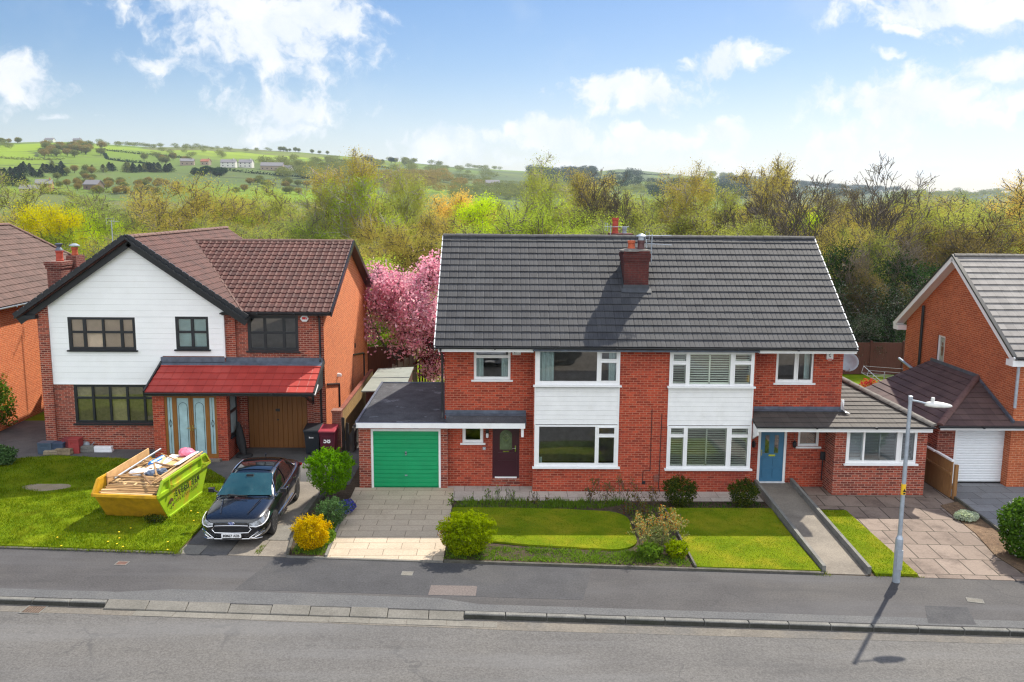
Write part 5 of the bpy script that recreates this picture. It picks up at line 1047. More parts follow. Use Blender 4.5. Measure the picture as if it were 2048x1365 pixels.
# ------------------------------------------------------------------ neighbouring house at the edge of the picture, with its hipped roof
N = empty('neighbour_house', (-28, 9, 0), 'orange brick house with mossy brown roof beside the white gable', 'house')
nw = MB(); nw.quad((-24.55, 5.4, -.05), (-24.55, 18.6, -.05), (-24.55, 18.6, 5.0), (-24.55, 5.4, 5.0)); nw.quad((-31.5, 5.4, -.05), (-24.55, 5.4, -.05), (-24.55, 5.4, 5.0), (-31.5, 5.4, 5.0)); nw.quad((-31.5, 18.6, -.05), (-24.55, 18.6, -.05), (-24.55, 18.6, 5.0), (-31.5, 18.6, 5.0)); nw.quad((-31.5, 5.4, -.05), (-31.5, 18.6, -.05), (-31.5, 18.6, 5), (-31.5, 5.4, 5)); nw.build('wall', K['brick_orange'], N)
ns = (8.0-4.98)/3.75; nl = math.hypot(3.75, 3.02)
tiled('roof', N, (-24.25, 4.9, 4.98), (0, 1, 0), (-1, 0, ns), 14.1, nl, K['tile_far'], prof='roll', amp=.02, step=.026, gauge=nl/14, tile_w=.3, clips=[((-24.25, 19.0), (-28.0, 15.3), (-25, 8)), ((-24.25, 4.9), (-28.0, 8.6), (-25, 12))], seed=9)
tiled('rear_roof', N, (-31.75, 19.0, 4.98), (0, -1, 0), (1, 0, ns), 14.1, nl, K['tile_far'], prof='roll', amp=.02, step=.026, gauge=nl/14, tile_w=.3, clips=[((-31.75, 19.0), (-28.0, 15.3), (-31, 12)), ((-31.75, 4.9), (-28.0, 8.6), (-31, 12))], seed=10)
tiled('hip_roof', N, (-24.25, 19.0, 4.98), (-1, 0, 0), (0, -1, ns*3.75/3.7), 7.5, nl, K['tile_far'], prof='roll', amp=.02, step=.026, gauge=nl/14, tile_w=.3, clips=[((-24.25, 19.0), (-28.0, 15.3), (-28, 19)), ((-31.75, 19.0), (-28.0, 15.3), (-28, 19))], seed=11)
tiled('hip_roof', N, (-31.75, 4.9, 4.98), (1, 0, 0), (0, 1, ns*3.75/3.7), 7.5, nl, K['tile_far'], prof='roll', amp=.02, step=.026, gauge=nl/14, tile_w=.3, clips=[((-24.25, 4.9), (-28.0, 8.6), (-28, 5)), ((-31.75, 4.9), (-28.0, 8.6), (-28, 5))], seed=12)
ridge_line('ridge_tiles', N, (-28, 8.6, 7.99), (-28, 15.3, 7.99), .12, K['ridge_brown']); ridge_line('hip_tiles', N, (-24.25, 19, 4.99), (-28, 15.3, 8.0), .11, K['ridge_brown']); ridge_line('hip_tiles', N, (-24.25, 4.9, 4.99), (-28, 8.6, 8.0), .11, K['ridge_brown'])
gutter(N, (-24.19, 4.9, 4.94), (-24.19, 19, 4.94), K['steel'], .06); MB().box(-24.5, -24.27, 4.95, 18.95, 4.86, 4.96).build('fascia', K['white_worn'], N)
pipe(N, [(-24.3, 15.5, 4.85), (-24.5, 15.5, 4.6), (-24.5, 15.5, .1)], .035, K['black'])
MB().bar((-24.53, 5.5, 3.9), (-24.53, 7.6, 3.3), .04, .1).build('flashing', K['lead'], N)

# ------------------------------------------------------------------ gable-ended house with the white roller door
Q = empty('gabled_house', (13, 4, 0), 'brick house with plain gable end, pale tiled roof and white roller door', 'house')
qx = 12.25; AY, AZ, FY, RY, EZ = 4.62, 7.42, .25, 8.98, 4.42
qs = (AZ-EZ)/(AY-FY); ql = math.hypot(AY-FY, AZ-EZ)
qw = MB()
Wq = (5.36, 5.92, 3.20, 4.32)
# gable sheet, facing -x, with its narrow window opening
def gp(y, z): return (qx, y, z)
ys = [.6, Wq[0], Wq[1], 8.6]
qw.quad(gp(.6, -.05), gp(Wq[0], -.05), gp(Wq[0], 4.32), gp(.6, 4.32)); qw.quad(gp(Wq[1], -.05), gp(8.6, -.05), gp(8.6, 4.32), gp(Wq[1], 4.32)); qw.quad(gp(Wq[0], -.05), gp(Wq[1], -.05), gp(Wq[1], Wq[2]), gp(Wq[0], Wq[2]))
qw.quad(gp(.6, 4.32), gp(Wq[0], 4.32), gp(Wq[1], 4.32), gp(8.6, 4.32), gp(8.6, 4.6), gp(AY, AZ-.1), gp(.6, 4.58))
qw.quad((qx, .6, -.05), (19, .6, -.05), (19, .6, 4.6), (qx, .6, 4.6)); qw.quad((qx, 8.6, -.05), (19, 8.6, -.05), (19, 8.6, 4.6), (qx, 8.6, 4.6)); qw.quad((19, .6, -.05), (19, 8.6, -.05), (19, 8.6, 4.6), (19, AY, AZ-.1), (19, .6, 4.6))
qw.build('wall', K['brick_gable'], Q)
MB().quad((14, 1, 0), (14, 8.4, 0), (14, 8.4, 5), (14, 1, 5)).build('partition', K['interior'], Q)
Mq = Matrix.Translation((qx, 5.64, 0)) @ Matrix.Rotation(R(-90), 4, 'Z')
qwin = window(Q, -.29, .29, 3.20, 4.33, .05, [(-.20, .20, 3.30, 4.25)], K['white'], M=Mq, gmat=plain('leaded_pale_glass', (.38, .40, .36), .2, var=.25))
o_ = MB(); o_.t = Mq; [o_.box(-.08*k, .08*k, .055, .06, zc-.10*k, zc+.10*k) for zc, k in ((3.62, .7), (3.8, 1), (4.0, .6))]; o_.build('stained_glass', plain('stained_red', (.16, .05, .04), .3), qwin)
tiled('roof', Q, (qx-.33, FY, EZ), (1, 0, 0), (0, AY-FY, AZ-EZ), 7.4, ql, K['tile_pale'], amp=.006, prof='wide', step=.035, gauge=ql/16, tile_w=.33, seed=13)
tiled('rear_roof', Q, (19.3, RY, EZ), (-1, 0, 0), (0, AY-RY, AZ-EZ), 7.4, ql, K['tile_pale'], amp=.006, prof='wide', step=.035, gauge=ql/16, tile_w=.33, seed=14)
ridge_line('ridge_tiles', Q, (qx-.33, AY, AZ-.02), (19.3, AY, AZ-.02), .12, K['hip_grey'])
qb = MB(); qb.bar((qx-.36, FY, EZ-.10), (qx-.36, AY, AZ-.10), .05, .2); qb.bar((qx-.36, RY, EZ-.10), (qx-.36, AY, AZ-.10), .05, .2); qb.slab([(qx-.35, FY+.1, EZ-.16+.07), (qx, FY+.1, EZ-.16+.07), (qx, AY, AZ-.16), (qx-.35, AY, AZ-.16)], (0, 0, 1), .02); qb.slab([(qx-.35, RY-.1, EZ-.16+.07), (qx, RY-.1, EZ-.16+.07), (qx, AY, AZ-.16), (qx-.35, AY, AZ-.16)], (0, 0, 1), .02)
qb.box(qx-.38, qx+.02, FY, FY+.4, EZ-.3, EZ-.1); qb.box(qx-.38, qx+.02, RY-.4, RY, EZ-.3, EZ-.1); qb.box(qx, 19, FY, .6, EZ-.2, EZ-.17); qb.box(qx, 19, FY, FY+.03, EZ-.2, EZ-.02); qb.build('bargeboard', K['white'], Q)
qv = MB(); qv.bar((qx-.35, FY, EZ+.03), (qx-.35, AY, AZ+.03), .13, .06); qv.bar((qx-.35, RY, EZ+.03), (qx-.35, AY, AZ+.03), .13, .06); qv.build('verge', K['black'], Q)
gutter(Q, (qx-.3, FY-.06, EZ-.02), (19.2, FY-.06, EZ-.02), K['black'])
pipe(Q, [(qx-.08, 7.12, 5.3), (qx-.08, 7.12, 2.4)], .055, K['black'], 'soil_pipe'); pipe(Q, [(qx-.06, 8.9, 2.86), (qx-.06, 7.2, 2.58)], .055, K['steel'], 'waste_pipe')
pipe(Q, [(qx+.3, FY-.04, 4.36), (qx+.05, .45, 4.2), (qx-.02, .52, 4.05), (qx-.02, .52, 2.7)], .05, K['steel'])
# its garage
GE, GYF = 2.13, .35; hs_ = .445
qg = MB(); qg.plate(9.98, 15.5, -.05, 2.10, .90, [(10.56, 12.60, -.05, 1.95)], .12, outer=False); qg.quad((9.98, .9, -.05), (9.98, 6.2, -.05), (9.98, 6.2, 2.1), (9.98, .9, 2.1)); qg.quad((9.98, 6.2, -.05), (12.2, 6.2, -.05), (12.2, 6.2, 3.1), (9.98, 6.2, 2.1)); qg.build('garage_wall', K['brick_dark'], Q)
MB().plate(10.56, 12.60, -.02, 1.96, .93, [(10.66, 12.50, 0, 1.88)], .08).build('garage_door_frame', K['white'], Q)
rd = MB()
for i in range(21):
    z0 = .06+i*1.83/21; rd.add([(10.66, .975, z0), (12.50, .975, z0), (12.50, .960, z0+.02), (10.66, .960, z0+.02), (12.50, .960, z0+.066), (10.66, .960, z0+.066), (12.50, .975, z0+1.83/21), (10.66, .975, z0+1.83/21)], [(0,1,2,3),(3,2,4,5),(5,4,6,7)])
rd = rd.build('garage_door', K['roller_white'], Q); MB().box(10.66, 12.5, .955, .985, .0, .062).build('seal', K['black_matt'], rd)
gl_ = math.hypot(2.5, 2.5*hs_)
tiled('garage_roof', Q, (9.72, 6.3, GE), (0, -1, 0), (1, 0, hs_), 5.95, gl_, K['tile_plum'], amp=.006, prof='wide', step=.03, gauge=.31, tile_w=.33, thick=.05, clips=[((9.72, GYF), (12.22, GYF+2.5), (10, 4)), ((12.235, 0), (12.235, 9), (10, 4))], seed=15)
tiled('garage_roof', Q, (9.72, GYF, GE), (1, 0, 0), (0, 1, hs_), 8, gl_, K['tile_plum'], amp=.006, prof='wide', step=.03, gauge=.31, tile_w=.33, thick=.05, clips=[((9.72, GYF), (12.22, GYF+2.5), (12, .5))], seed=16)
ridge_line('hip_tiles', Q, (9.74, GYF+.02, GE+.02), (12.22, GYF+2.5, GE+2.5*hs_+.02), .115, plain('plum_hip', (.12, .065, .06), .8, var=.25))
MB().bar((qx-.02, GYF+2.5, GE+2.5*hs_+.03), (qx-.02, 6.3, GE+2.5*hs_+.03), .04, .16).bar((qx-.05, GYF+2.5, GE+2.5*hs_), (qx-.05, .45, GE+.1), .06, .14).build('flashing', K['lead'], Q)
MB().box(9.78, 15.5, GYF+.03, GYF+.06, 1.98, 2.13).box(9.78, 15.5, GYF+.06, .9, 1.98, 2.0).build('fascia', K['white'], Q); gutter(Q, (9.7, GYF-.05, GE-.01), (15.5, GYF-.05, GE-.01), K['black'], .05)
MB().box(9.76, 9.79, .4, 6.3, 2.0, 2.12).build('eaves_board', K['fence_dark'], Q)

# ------------------------------------------------------------------ walls, fences, shed
bw = empty('boundary_wall', (-10.6, 8, 0), 'sandstone-coloured garden wall beside the orange brick side wall', 'wall')
MB().box(-10.68, -10.55, 4.9, 13.6, -.05, 1.34).build('wall', K['stone_wall'], bw); MB().box(-10.70, -10.53, 4.9, 13.6, 1.342, 1.39).build('coping', K['brick_brown'], bw)
MB().box(-10.76, -10.44, 4.5, 4.89, -.05, 1.5).build('pillar', K['brick_brown'], bw); MB().box(-10.79, -10.41, 4.47, 4.92, 1.502, 1.57).build('pillar_cap', K['brick_brown'], bw)
for i, (x, y, h, lb) in enumerate([(-10.35, 4.45, 1.3, 'charred fence post nearest the burgundy bin'), (-10.22, 4.6, 1.05, 'shorter charred fence post beside the taller one')]):
    setp(MB().prism([(x-.05, y-.05), (x+.05, y-.05), (x+.05, y+.05), (x-.05, y+.05)], -.05, h).prism([(x-.055, y-.06), (x+.03, y-.06), (x+.03, y-.052), (x-.055, y-.052)], h-.3, h+.04).build('fence_post', K['post_dark']), lb, 'post', 'charred fence posts')
gt = empty('side_gate', (-10.0, 4.9, 0), 'low dark timber gate lying open in the passage beside the garage', 'gate'); MB().box(-10.02, -9.95, 4.4, 6.2, .02, .95).build('boards', K['post_dark'], gt); MB().box(-9.945, -9.92, 4.4, 6.2, .15, .24).box(-9.945, -9.92, 4.4, 6.2, .72, .81).build('rails', K['post_dark'], gt)
sh = empty('shed', (-9.2, 9.5, 0), 'shed with pale grey-green flat roof behind the green-doored garage', 'shed')
MB().box(-9.95, -8.45, 7.4, 11.2, -.05, 1.72).build('wall', K['fence_dark'], sh)
sr = MB(); sr.slab([(-10.05, 6.9, 1.74), (-8.35, 6.9, 1.80), (-8.42, 11.5, 1.86), (-10.0, 11.5, 1.78)], (0, 0, 1), .05); sr.build('roof', plain('mineral_felt', (.23, .26, .235), .85, var=.12, scale=2.5), sh); MB().bar((-10.05, 9.4, 1.85), (-8.38, 9.2, 1.89), .04, .012).build('roof_seam', K['lead'], sh)
fe = empty('garden_fence', (-10.2, 16, 0), 'stained dark panel fence under the pink cherry', 'fence')
MB().box(-11.7, -9.1, 17.95, 18.0, .05, 1.75).build('panel', K['fence_dark'], fe)
for x in (-11.7, -10.4, -9.1): MB().box(x-.05, x+.05, 17.9, 18.05, 0, 1.85).build('post', K['fence_dark'], fe)
fe2 = empty('picket_fence', (-9.6, 14, 0), 'silvery stepped timber fence climbing behind the shed', 'fence')
for i in range(8):
    t = i/7; x, y = -10.45+1.7*t, 13.6+2.6*t; h = .95+.85*t
    MB().box(x-.05, x+.05, y-.05, y+.05, 0, h+.12).build('post', K['fence_grey'], fe2)
    if i < 7: MB().bar((x+.06, y+.06, h*.5), (x+.22, y+.3, h*.5+.05), .03, h).build('panel', K['fence_grey'], fe2)
fb_ = empty('garden_fence', (-8.0, 17, 0), 'open dark slatted fence beside the pink cherry trunk', 'fence')
mb = MB(); [mb.box(-8.7+i*.14, -8.62+i*.14, 17.0, 17.03, .1, 1.7) for i in range(13)]; mb.box(-8.75, -6.9, 17.03, 17.06, .4, .5); mb.box(-8.75, -6.9, 17.03, 17.06, 1.3, 1.4); mb.build('pickets', K['post_dark'], fb_)
fd = empty('timber_fence', (9.79, .4, 0), 'timber fence panel with white capping beside the roller door', 'fence')
MB().box(9.77, 9.81, -.55, 1.9, .02, 1.20).build('boards', K['fence_wood'], fd); MB().box(9.74, 9.84, -.56, .55, 1.202, 1.25).box(9.74, 9.84, .62, 1.9, 1.19, 1.235).build('capping', K['white'], fd); MB().box(9.81, 9.86, -.55, 1.9, .3, .4).box(9.72, 9.77, -.55, 1.9, .75, .84).build('rail', K['fence_wood'], fd); MB().box(9.83, 9.93, -.66, -.56, 0, 1.12).build('post', K['fence_wood'], fd)
rf_ = empty('garden_fence', (10, 20, 0), 'brown rear fence beneath the dark evergreens', 'fence')
MB().box(6.8, 17.5, 19.9, 19.95, .05, 1.8).build('panel', K['fence_dark'], rf_)
for i in range(7): MB().box(6.8+i*1.78-.05, 6.8+i*1.78+.05, 19.84, 20.0, 0, 1.9).build('post', K['fence_dark'], rf_)
wd = empty('rotary_airer', (12.6, 11.1, 0), 'folded-out rotary washing line in the back garden', 'washing line')
MB().tube([(12.6, 11.1, 0), (12.6, 11.1, 1.85)], .025, 8).build('pole', K['grey_plastic'], wd)
for a in (20, 110, 200, 290): MB().tube([(12.6, 11.1, 1.3), (12.6+1.3*math.cos(R(a)), 11.1+1.3*math.sin(R(a)), 1.9)], .016, 6).build('arm', K['grey_plastic'], wd)
ln_ = MB()
for k in (.5, .75, 1.0):
    c4 = [Vector((12.6+1.3*k*math.cos(R(a)), 11.1+1.3*k*math.sin(R(a)), 1.3+.6*k)) for a in (20, 110, 200, 290)]
    for i in range(4): ln_.tube([c4[i], c4[(i+1) % 4]], .006, 4)
ln_.build('line', K['grey_plastic'], wd)
# ------------------------------------------------------------------ street lamp
lp = empty('street_lamp', (5.26, -6.84, 0), 'galvanised street lamp post with yellow band at the pavement edge', 'street lamp', rz=0)
MB().lathe([(.092, 0), (.092, 1.05), (.088, 1.12), (.056, 1.2), (.052, 1.22), (.044, 4.62), (.052, 4.63), (.052, 4.70), (0, 4.71)], (5.26, -6.84, 0), 16).build('pole', K['steel'], lp, smooth=False)
MB().box(5.19, 5.33, -6.95, -6.935, .35, .85).build('access_door', K['steel'], lp)
bnd = MB().lathe([(.056, 2.25), (.0555, 2.52)], (5.26, -6.84, 0), 16).build('sticker', K['yellow'], lp)
tri_ = MB().add([(5.22, -6.905, 2.33), (5.30, -6.905, 2.33), (5.26, -6.905, 2.42)], [(0, 1, 2)]).box(5.235, 5.285, -6.906, -6.903, 2.27, 2.31).build('pictogram', K['ink'], bnd)
MB().tube([(5.26, -6.84, 4.60), (5.45, -6.84, 4.57), (5.72, -6.84, 4.50)], .022, 8).build('arm', K['steel'], lp)
hd = MB()
secs = [(5.62, .05, .05), (5.70, .105, .08), (5.85, .135, .10), (6.05, .13, .085), (6.2, .085, .055), (6.27, .03, .03)]
vs = []
for x, hw, hh in secs:
    for k in range(12):
        a = 2*math.pi*k/12; vs.append((x, -6.84+hw*math.cos(a), 4.49-(x-5.62)*.06+(hh if math.sin(a) > 0 else hh*.55)*math.sin(a)))
hd.add(vs, [(i*12+k, i*12+(k+1) % 12, (i+1)*12+(k+1) % 12, (i+1)*12+k) for i in range(len(secs)-1) for k in range(12)] + [tuple(range(12)), tuple(range(60, 72))])
hd = hd.build('lantern', K['lamp_white'], lp, smooth=True); MB().lathe([(.045, 0), (.045, .07), (.035, .10), (0, .105)], (5.80, -6.84, 4.57), 12).build('photocell', K['lamp_white'], hd)

# ------------------------------------------------------------------ wheelie bins
def wheelie(x, y, rz, body, lid, label, w=.58, dp=.72, h=1.0, text=None, sticker=False):
    e = empty('wheelie_bin', (x, y, 0), label, 'bin', rz=rz)
    b_ = MB(); pr = [(w*.40, dp*.36, .06), (w*.47, dp*.46, h*.82), (w*.5, dp*.5, h*.9), (w*.5, dp*.5, h*.93)]
    vs = []
    for a, c, z in pr: vs += [(-a, -c, z), (a, -c, z), (a, c, z), (-a, c, z)]
    b_.add(vs, [(3, 2, 1, 0)]+[(4*i+k, 4*i+(k+1) % 4, 4*i+4+(k+1) % 4, 4*i+4+k) for i in range(3) for k in range(4)]+[(12, 13, 14, 15)])
    b_.box(-w*.3, w*.3, -dp*.47-.012, -dp*.44, h*.72, h*.76); bd = b_.build('body', body, e, bevel=.012)
    l = MB(); l.add([(-w*.53, -dp*.54, h*.93), (w*.53, -dp*.54, h*.93), (w*.53, dp*.5, h*.95), (-w*.53, dp*.5, h*.95), (-w*.52, -dp*.52, h*.97), (w*.52, -dp*.52, h*.97), (w*.5, dp*.5, h*1.06), (-w*.5, dp*.5, h*1.06)], [(3,2,1,0),(4,5,6,7),(0,1,5,4),(1,2,6,5),(2,3,7,6),(3,0,4,7)])
    l.tube([(-w*.4, dp*.56, h*.98), (w*.4, dp*.56, h*.98)], .018, 6); l.build('lid', lid, e, bevel=.01)
    for s in (-1, 1): MB().lathe([(.0, -.03), (.10, -.03), (.10, .03), (0, .03)], (s*w*.42, dp*.34, .10), 14, 'x').build('wheel', K['black_matt'], e)
    if sticker:
        y_ = -dp*(.36+.1*.6/.76)-.008; st_ = MB().box(-.10, .06, y_-.01, y_, .66, .70).box(-.10, -.07, y_-.011, y_, .70, .72).build('sticker', K['white_ink'], bd); MB().box(-.06, .04, y_-.014, y_-.009, .673, .687).build('print', K['bin_black'], st_)
    if text:
        s, size, mt, zc, tilt = text
        text_part(s, size, mt, bd, Matrix.Translation((0, -dp*(.36+.1*(zc-.06)/(h*.76))-.006, zc)) @ Matrix.Rotation(-math.atan(.1*dp/(h*.76)), 4, 'X') @ FACING, bold=.008)
    return e
wheelie(-11.42, 4.28, .02, K['bin_black'], K['bin_black'], 'black wheelie bin with small white sticker by the brown garage door', sticker=True)
wheelie(-10.83, 4.15, -.03, K['bin_red'], K['bin_lid'], 'burgundy wheelie bin numbered 58 in white', text=('58', .26, K['white_ink'], .60, 0))
wheelie(-24.0, 10.6, .5, K['bin_tan'], K['bin_tan'], 'tan wheelie bin against the orange neighbour wall'); wheelie(-23.55, 11.7, .3, K['bin_black'], plain('maroon_lid', (.10, .02, .03), .5), 'black wheelie bin with maroon lid behind the tan one')
wheelie(-9.75, 6.9, .1, K['bin_black'], K['bin_black'], 'black bin tucked in the passage beside the boundary wall', h=.9)
# parasol base with folded parasol by the porch
ps = empty('parasol_stand', (-13.95, 3.95, 0), 'black folded parasol leaning in its round base by the porch', 'parasol')
MB().lathe([(.30, 0), (.31, .04), (.26, .08), (.08, .10), (.07, .22), (.0, .22)], (-13.85, 3.85, 0), 20).build('base', K['black_matt'], ps)
MB().tube([(-13.87, 3.86, .15), (-13.98, 3.95, .5), (-14.06, 4.03, 1.0), (-14.1, 4.08, 1.25)], [.12, .17, .12, .03], 8).build('canopy', K['black_matt'], ps)

# ------------------------------------------------------------------ clutter along the front of the white-gabled house
def crate(x, y, w, d_, h, mat, label, name='crate', rz=1e-6, group=None):
    e = empty(name, (x, y, .004), label, 'crate', group, rz=rz)
    m_ = MB().plate(-w/2, w/2, 0, h, -d_/2, [(-w*.28, w*.28, h*.62, h*.8)], .02); m_.box(-w/2, w/2, -d_/2+.02, d_/2, 0, h*.97); m_.box(-w/2-.015, w/2+.015, -d_/2-.015, d_/2+.015, h*.93, h*1.0)
    m_.build('box', mat, e, bevel=.012); return e
crate(-21.15, 4.2, .5, .36, .42, plain('slate_plastic_box', (.06, .09, .13), .5), 'slate blue plastic box below the white gable, outermost of the row')
crate(-20.72, 4.25, .42, .36, .40, plain('navy_plastic_box', (.045, .07, .12), .5), 'navy plastic box between the slate box and the red crates')
crate(-20.48, 4.42, .30, .3, .52, plain('dull_red_box', (.20, .035, .04), .5), 'dull red crate tucked behind the navy box'); crate(-20.14, 4.3, .38, .36, .55, plain('red_box', (.30, .04, .04), .5), 'bright red crate beside the concrete block')
def block(x, y, w, d_, h, mat, label, rz=0, name='concrete_block'):
    o = MB().box(-w/2, w/2, -d_/2, d_/2, 0, h*.5).box(-w*.48, w*.48, -d_*.47, d_*.47, h*.5, h).build(name, mat, bevel=.02); o.location = (x, y, .004); o.rotation_euler = (0, 0, rz); setp(o, label, 'block'); return o
block(-19.72, 4.33, .5, .22, .24, K['kerb'], 'grey concrete block at the foot of the brown-blinded window wall'); block(-19.2, 4.36, .75, .2, .22, K['bag_white'], 'long white block beside the grey concrete block')
block(-20.9, 4.0, .5, .25, .16, K['dry_soil'], 'flat buff stone on the lawn edge before the blue boxes', .1, 'stone_slab'); block(-20.45, 4.02, .6, .24, .22, plain('rubble_stone', (.22, .17, .11), .9, var=.4), 'stack of rubble stone in front of the red crates', -.08, 'stone_slab')
lt = empty('watering_can', (-19.85, 4.5, 0), 'grey watering can standing behind the concrete block', 'watering can'); MB().lathe([(.12, 0), (.13, .22), (.10, .3), (.05, .34)], (-19.85, 4.52, .0), 14).tube([(-19.75, 4.5, .12), (-19.55, 4.48, .34)], .02, 6).build('can', K['grey_plastic'], lt); MB().tube([(-19.95, 4.52, .08), (-20.05, 4.52, .25), (-19.9, 4.52, .38)], .014, 6).build('handle', K['grey_plastic'], lt)
bt_ = empty('planter_box', (13.0, .5, 0), 'black planter box at the corner of the roller-door garage', 'planter'); MB().box(12.85, 13.25, .55, .85, 0, .35).build('box', K['black_matt'], bt_, bevel=.02)

# ------------------------------------------------------------------ the skip (local: long side along y, numbered from its base centre)
SK = empty('skip', (-15.03, -1.42, 0.05), 'lime and yellow builders skip heaped with timber on the lawn', 'skip', rz=R(-5.5))
hw = .94; bl, tl, ul = 1.12, 1.74, 1.42; zt, zu = .84, 1.20
def side_poly(x): return [(x, -bl, 0), (x, bl, 0), (x, tl, zt), (x, ul, zu), (x, -ul, zu), (x, -tl, zt)]
for s, mt in ((1, K['skip_green']), (-1, K['skip_yellow'])):
    m_ = MB().slab(side_poly(s*hw), (-s, 0, 0), .03)
    x = s*(hw+.03)
    m_.bar((x, -tl-.02, zt), (x, tl+.02, zt), .06, .10); m_.bar((x, -ul, zu-.01), (x, ul, zu-.01), .06, .07); m_.bar((x, -tl, zt), (x, -ul, zu), .06, .06); m_.bar((x, tl, zt), (x, ul, zu), .06, .06)
    m_.bar((x-.005, -tl*.62, .84), (x-.005, -tl*.62, 1.18), .05, .09, up=(1, 0, 0)); m_.bar((x-.005, tl*.62, .84), (x-.005, tl*.62, 1.18), .05, .09, up=(1, 0, 0))
    m_.bar((x-.01, -bl+.02, .03), (x-.01, bl-.02, .03), .04, .06)
    sp_ = m_.build('side_panel', mt, SK)
    for yy in (-tl*.62, tl*.62):
        MB().lathe([(.03, 0), (.03, .10), (.05, .10), (.05, .13), (0, .13)], (s*(hw+.03) if s > 0 else s*(hw+.16), yy+.12, .93), 12, 'x').build('lifting_lug', mt, sp_)
    if s > 0:
        for q_, ch_ in enumerate('EVERGREEN'):
            text_part(ch_, .25, plain('worn_letter', (.50, .20, .02), .6) if q_ == 5 else K['ink'], sp_, Matrix.Translation((hw+.032, -.64+.186*q_, .575)) @ Matrix.Rotation(R(90), 4, 'Z') @ FACING, bold=.005, sx=.92)
        fl = MB(); rl = random.Random(4); yy = -.70
        while yy < .84:
            w_ = rl.choice((.05, .06, .07, .03)); fl.box(hw+.031, hw+.034, yy, yy+w_*.7, .36 if rl.random() < .5 else .39, .44); fl.box(hw+.031, hw+.034, yy, yy+w_, .36, .375); yy += w_+(.02 if rl.random() < .8 else .08)
        fl.build('faded_lettering', plain('faded_letter', (.17, .14, .02), .6), sp_)
        text_part('e', .62, plain('brown_emblem', (.10, .05, .02), .6), sp_, Matrix.Translation((hw+.032, -.98, .43)) @ Matrix.Rotation(R(90), 4, 'Z') @ Matrix.Rotation(0, 4, 'X') @ FACING, bold=.022)
for s in (-1, 1):
    m_ = MB().slab([(-hw+.03, s*bl, 0), (hw-.03, s*bl, 0), (hw-.03, s*tl, zt), (-hw+.03, s*tl, zt)], (0, -s, .5), .03)
    m_.bar((-hw, s*(tl+.02), zt), (hw, s*(tl+.02), zt), .06, .08); m_.build('end_panel', K['skip_yellow'], SK)
MB().box(-hw+.03, hw-.03, -bl, bl, .0, .04).build('base', K['skip_yellow'], SK)
SKM = SK.matrix_basis.copy(); SKM = Matrix.Translation(SK.location) @ Matrix.Rotation(R(-5.5), 4, 'Z')
fill = MB().add([(-.88, -1.62, .78), (.88, -1.62, .78), (.88, -.5, .84), (-.88, -.5, .84), (.88, .6, .9), (-.88, .6, .9), (.88, 1.55, .82), (-.88, 1.55, .82), (-.88, -1.1, .05), (.88, -1.1, .05), (.88, 1.1, .05), (-.88, 1.1, .05)], [(0,1,2,3),(3,2,4,5),(5,4,6,7),(8,9,1,0),(10,11,7,6),(9,10,6,4,2,1),(8,0,3,5,7,11)])
fo = fill.build('rubble', K['rubble_bag']); fo.matrix_world = SKM; setp(fo, 'packed dark rubble showing between the planks in the skip', 'rubble')
rs_ = random.Random(11)
def plank(p, q, w, t, mat, label, group):
    p, q = SKM @ Vector(p), SKM @ Vector(q); c = (p+q)/2; d_ = q-p; Ln = d_.length
    m_ = MB().box(-w/2, w/2, -Ln/2, Ln/2, -t/2, t/2); o = m_.build('plank', mat); y = d_.normalized(); x = y.cross(Vector((0, 0, 1))).normalized(); z = x.cross(y)
    o.matrix_world = Matrix(((x.x, y.x, z.x, c.x), (x.y, y.y, z.y, c.y), (x.z, y.z, z.z, c.z), (0, 0, 0, 1))); return setp(o, label, 'plank', group)
PM = [K['plank_a'], K['plank_b'], K['plank_c'], K['plank_b']]
for i in range(20):                       # boards lying across the near end
    y = -1.64+.052*i+rs_.uniform(-.01, .01); z = .845+.012*i*.9+rs_.uniform(0, .03)
    plank((-.86+rs_.uniform(0, .1), y+rs_.uniform(-.05, .05), z+rs_.uniform(-.01, .02)), (.86-rs_.uniform(0, .16), y+rs_.uniform(-.05, .05), z+rs_.uniform(-.01, .03)), rs_.uniform(.05, .10), rs_.uniform(.02, .035), PM[i % 4], 'brown board lying across the yellow end of the skip', 'boards across the skip end')
for i in range(16):                       # long laths along the lime side
    x = .40+.03*i+rs_.uniform(-.02, .02); z = 1.03+.012*i
    plank((x+rs_.uniform(-.10, .02), -1.05+rs_.uniform(-.2, .3), z-.05), (x+rs_.uniform(0, .12), 1.2+rs_.uniform(-.3, .15), z+rs_.uniform(.02, .10)), rs_.uniform(.025, .05), .025, PM[i % 2] if i % 5 else K['plank_c'], 'pale lath lying along the lime side of the skip', 'laths along the lime side')
for i in range(13):                       # and along the far side
    x = -.80+.04*i; plank((x+rs_.uniform(-.05, .05), -1.15+rs_.uniform(-.1, .3), .97+rs_.uniform(0, .06)), (x+rs_.uniform(-.05, .15), 1.1+rs_.uniform(-.4, .2), 1.02+rs_.uniform(0, .1)), rs_.uniform(.03, .06), .025, PM[i % 2], 'thin timber leaning along the inner yellow side of the skip', 'timbers along the inner side')
for i in range(6):
    plank((-.3+rs_.uniform(-.2, .2), .9+.1*i, 1.02+.02*i), (.85, .95+.1*i, 1.05+.02*i), .09, .03, K['plank_b'] if i % 2 else K['plank_a'], 'board lying across the porch end of the skip', 'boards across the porch end')
